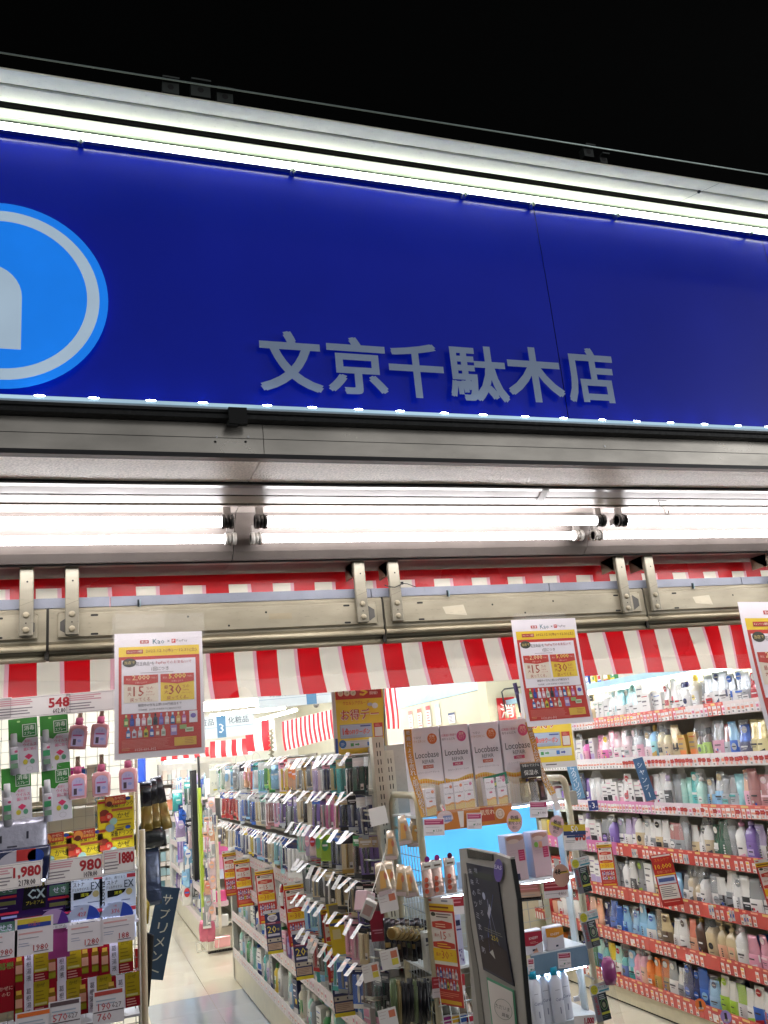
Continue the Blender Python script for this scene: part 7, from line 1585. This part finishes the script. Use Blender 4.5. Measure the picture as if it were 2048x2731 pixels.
for s in (-1, 1):
    b = MB('foil'); b.loft([(0, .04, .03), (.10, .045, .03), (.14, .04, .02), (.17, .03, .01)], 'C8607A', n=12); tag(b.obj('pouch', None, tuple(at(545 if s < 0 else 562, 2510, 5.6))), 'rose pink pouch standing in the wire basket, %s one' % ('left' if s < 0 else 'right'), 'pouch')
b = MB('enamel'); p = at(577, 2200, 5.7); b.box(p.x - .012, p.y, 0.2, p.x + .012, p.y + .03, 1.2, 'D8D0B8'); tag(b.obj('post'), 'cream post at the corner of the far block carrying clip strips', 'post')
for k in range(16):
    sp_ = random.choice(['G.pe.pe.w', 'G.pp.s.pe', 'H.w.pe.p', 'G.s.ro.s', 'H.n.w.s', 'G.pe.w.co', 'H.g.pp.w'])
    product(sp_, tuple(at(562 - (k % 2) * 8 + random.uniform(-4, 4), 2118 + k * 20, 5.55)), random.uniform(-.4, .3), 'from the top of the far clip strip', k, 'packs on the far clip strip', .9, 0)
for k in range(14):
    sp_ = ['H.dg.te.w', 'G.te.w.te', 'H.w.lp.s', 'G.b.n.b', 'G.lp.w.lp', 'H.n.k.w', 'G.pp.s.w', 'H.pu.w.lp', 'G.lb.b.w', 'H.w.w.g', 'H.n.te.w', 'G.lb.w.lb', 'H.k.w.s', 'G.w.b.r'][k]
    product(sp_, tuple(at([500, 472, 498, 487, 480, 505, 512, 482, 500, 490, 505, 494, 515, 498][k], 2085 + k * 20, 7.0)), random.uniform(-.6, .5), 'down in mid aisle', k, 'packs in the middle of the aisle', 1.3, 0)
b = MB('enamel'); p = at(484, 2300, 9.3); b.box(p.x - .12, p.y, 0, p.x + .14, p.y + .3, 1.05, 'D2D4D4'); tag(b.obj('display_stand'), 'narrow pale display stand at the far left side of the aisle', 'stand')
b = MB('led'); p = at(503, 2330, 8.8); b.box(p.x - .02, p.y, .55, p.x + .02, p.y + .02, 1.2, 'C8D8FF'); tag(b.obj('lit_strip'), 'glowing bluish vertical light strip on the far display stand', 'light strip')
# left gondola with dark hanging goods
lgd = thing('gondola', 'left shelving block with hook rows of dark packs behind the wire rack', 'shelf', (-.55, .98, 0))
b = MB('enamel'); b.box(0, 0, 0, .72, 4.0, .2, 'BEB8A6'); b.box(.40, 0, .2, .44, 4.0, 1.6, 'A8A292'); b.obj('frame', lgd)
b = MB('steel')
for (x, y, w) in [(372, 2105, 40), (375, 2440, 45), (378, 2500, 50), (372, 2695, 45), (378, 2725, 40), (372, 2750, 40), (374, 2245, 40)]: b.tube([at(x, y, .8), at(x + w, y + 8, .62), at(x + w + 8, y - 8, .60)], .005, 'A8A8A4', None, 6)
b.obj('hook', lgd)
for k, (x, y, h, c, c2, l) in enumerate([(388, 2085, .17, '23232C', '8A7430', 'dark and gold wrapped pack at the left of the three'), (402, 2080, .17, '2C2C34', '8E7A38', 'dark and gold wrapped pack in the middle of the three'), (415, 2072, .19, '3A3A40', 'A08A48', 'dark and gold wrapped pack tilted at the right of the three')]):
    b = MB('foil'); b.loft([(-h, .020, .008), (-h * .95, .022, .012), (-h * .5, .021, .012)], c2, n=12); b.loft([(-h * .5, .021, .012), (-.02, .022, .008), (0, .022, .001)], c, n=12); px(b, 'wrapped_pack', x, y, .66 + .02 * k, l, 'pack', 'dark and gold packs', .2, [-.02, -.08, -.2][k])
b = MB('foil'); b.loft([(-.02, .06, .02), (.03, .055, .02), (.07, .03, .01)], '3A3E40', n=12); px(b, 'crumpled_bag', 400, 2245, .7, 'crumpled dark clear bag below the dark and gold packs', 'bag')
for k, (x, y, h, w, c, l) in enumerate([(385, 2265, .18, .028, '2A3450', 'folded dark denim-blue pack hanging left'), (402, 2262, .19, .030, '4A5878', 'folded denim-blue pack in clear wrap, right one')]):
    b = MB('foil'); b.loft([(-h, w, .010), (-h * .9, w * 1.05, .014), (-.02, w, .010), (0, w, .002)], c, n=14, ex=3); px(b, 'denim_pack', x, y, .72 - .02 * k, l, 'pack', None, .25, -.03)
for k in range(5):
    b = MB('fabric'); b.loft([(-.22, .005, .004), (-.12, .008, .006), (0, .009, .006)], ['1E1E1C', '26241F', '2E2C28', '1A1A1A', '24221E'][k], n=8); px(b, 'black_strap', 380 + k * 6, 2482 + k * 3, .66, 'black fabric strap in a bunch on a hook by the aisle, %s from the left' % ORD[k], 'strap', 'black straps', .1, .02 * k)
b = MB('foil'); b.loft([(-.03, .03, .02), (.03, .035, .02), (.06, .02, .01)], 'A08C2C', n=12); px(b, 'gold_bag', 372, 2440, .6, 'crinkled yellow-gold bag beside the wire rack post', 'bag')
b = MB('board'); b.box(-.01, 0, -.08, .01, .01, 0, 'A82018'); px(b, 'red_tag', 366, 2530, .5, 'narrow red tag behind the wire rack post', 'tag')
# tilted supplement board
sbp = thing('aisle_board', 'dark slate board with white vertical characters leaning out beside the aisle', 'shelf sign', tuple(at(451, 2366, 1.9)), (0, R(13.0), 0))
H = (at(451, 2366, 1.9) - at(400, 2612, 1.9)).length; w = .052
b = MB('board'); b.box(-w, 0, -H, w, .005, 0, '2C4258'); b.obj('board', sbp)
b = MB('paper', y0=-.001); b.vt('サプリメント', .004, -.025, .045, (H - .03) / 6, 'C8C4B0', 0, w=.045); b.obj('lettering', sbp)
# bright white wall cladding left of the banner (far left, above)
b = MB('wall'); b.box(-3.1, 8.8, 0, at(428, 2100, 9).x - .05, 8.9, 2.7, 'DDD8C8'); struct(b.obj('partition_wall'))
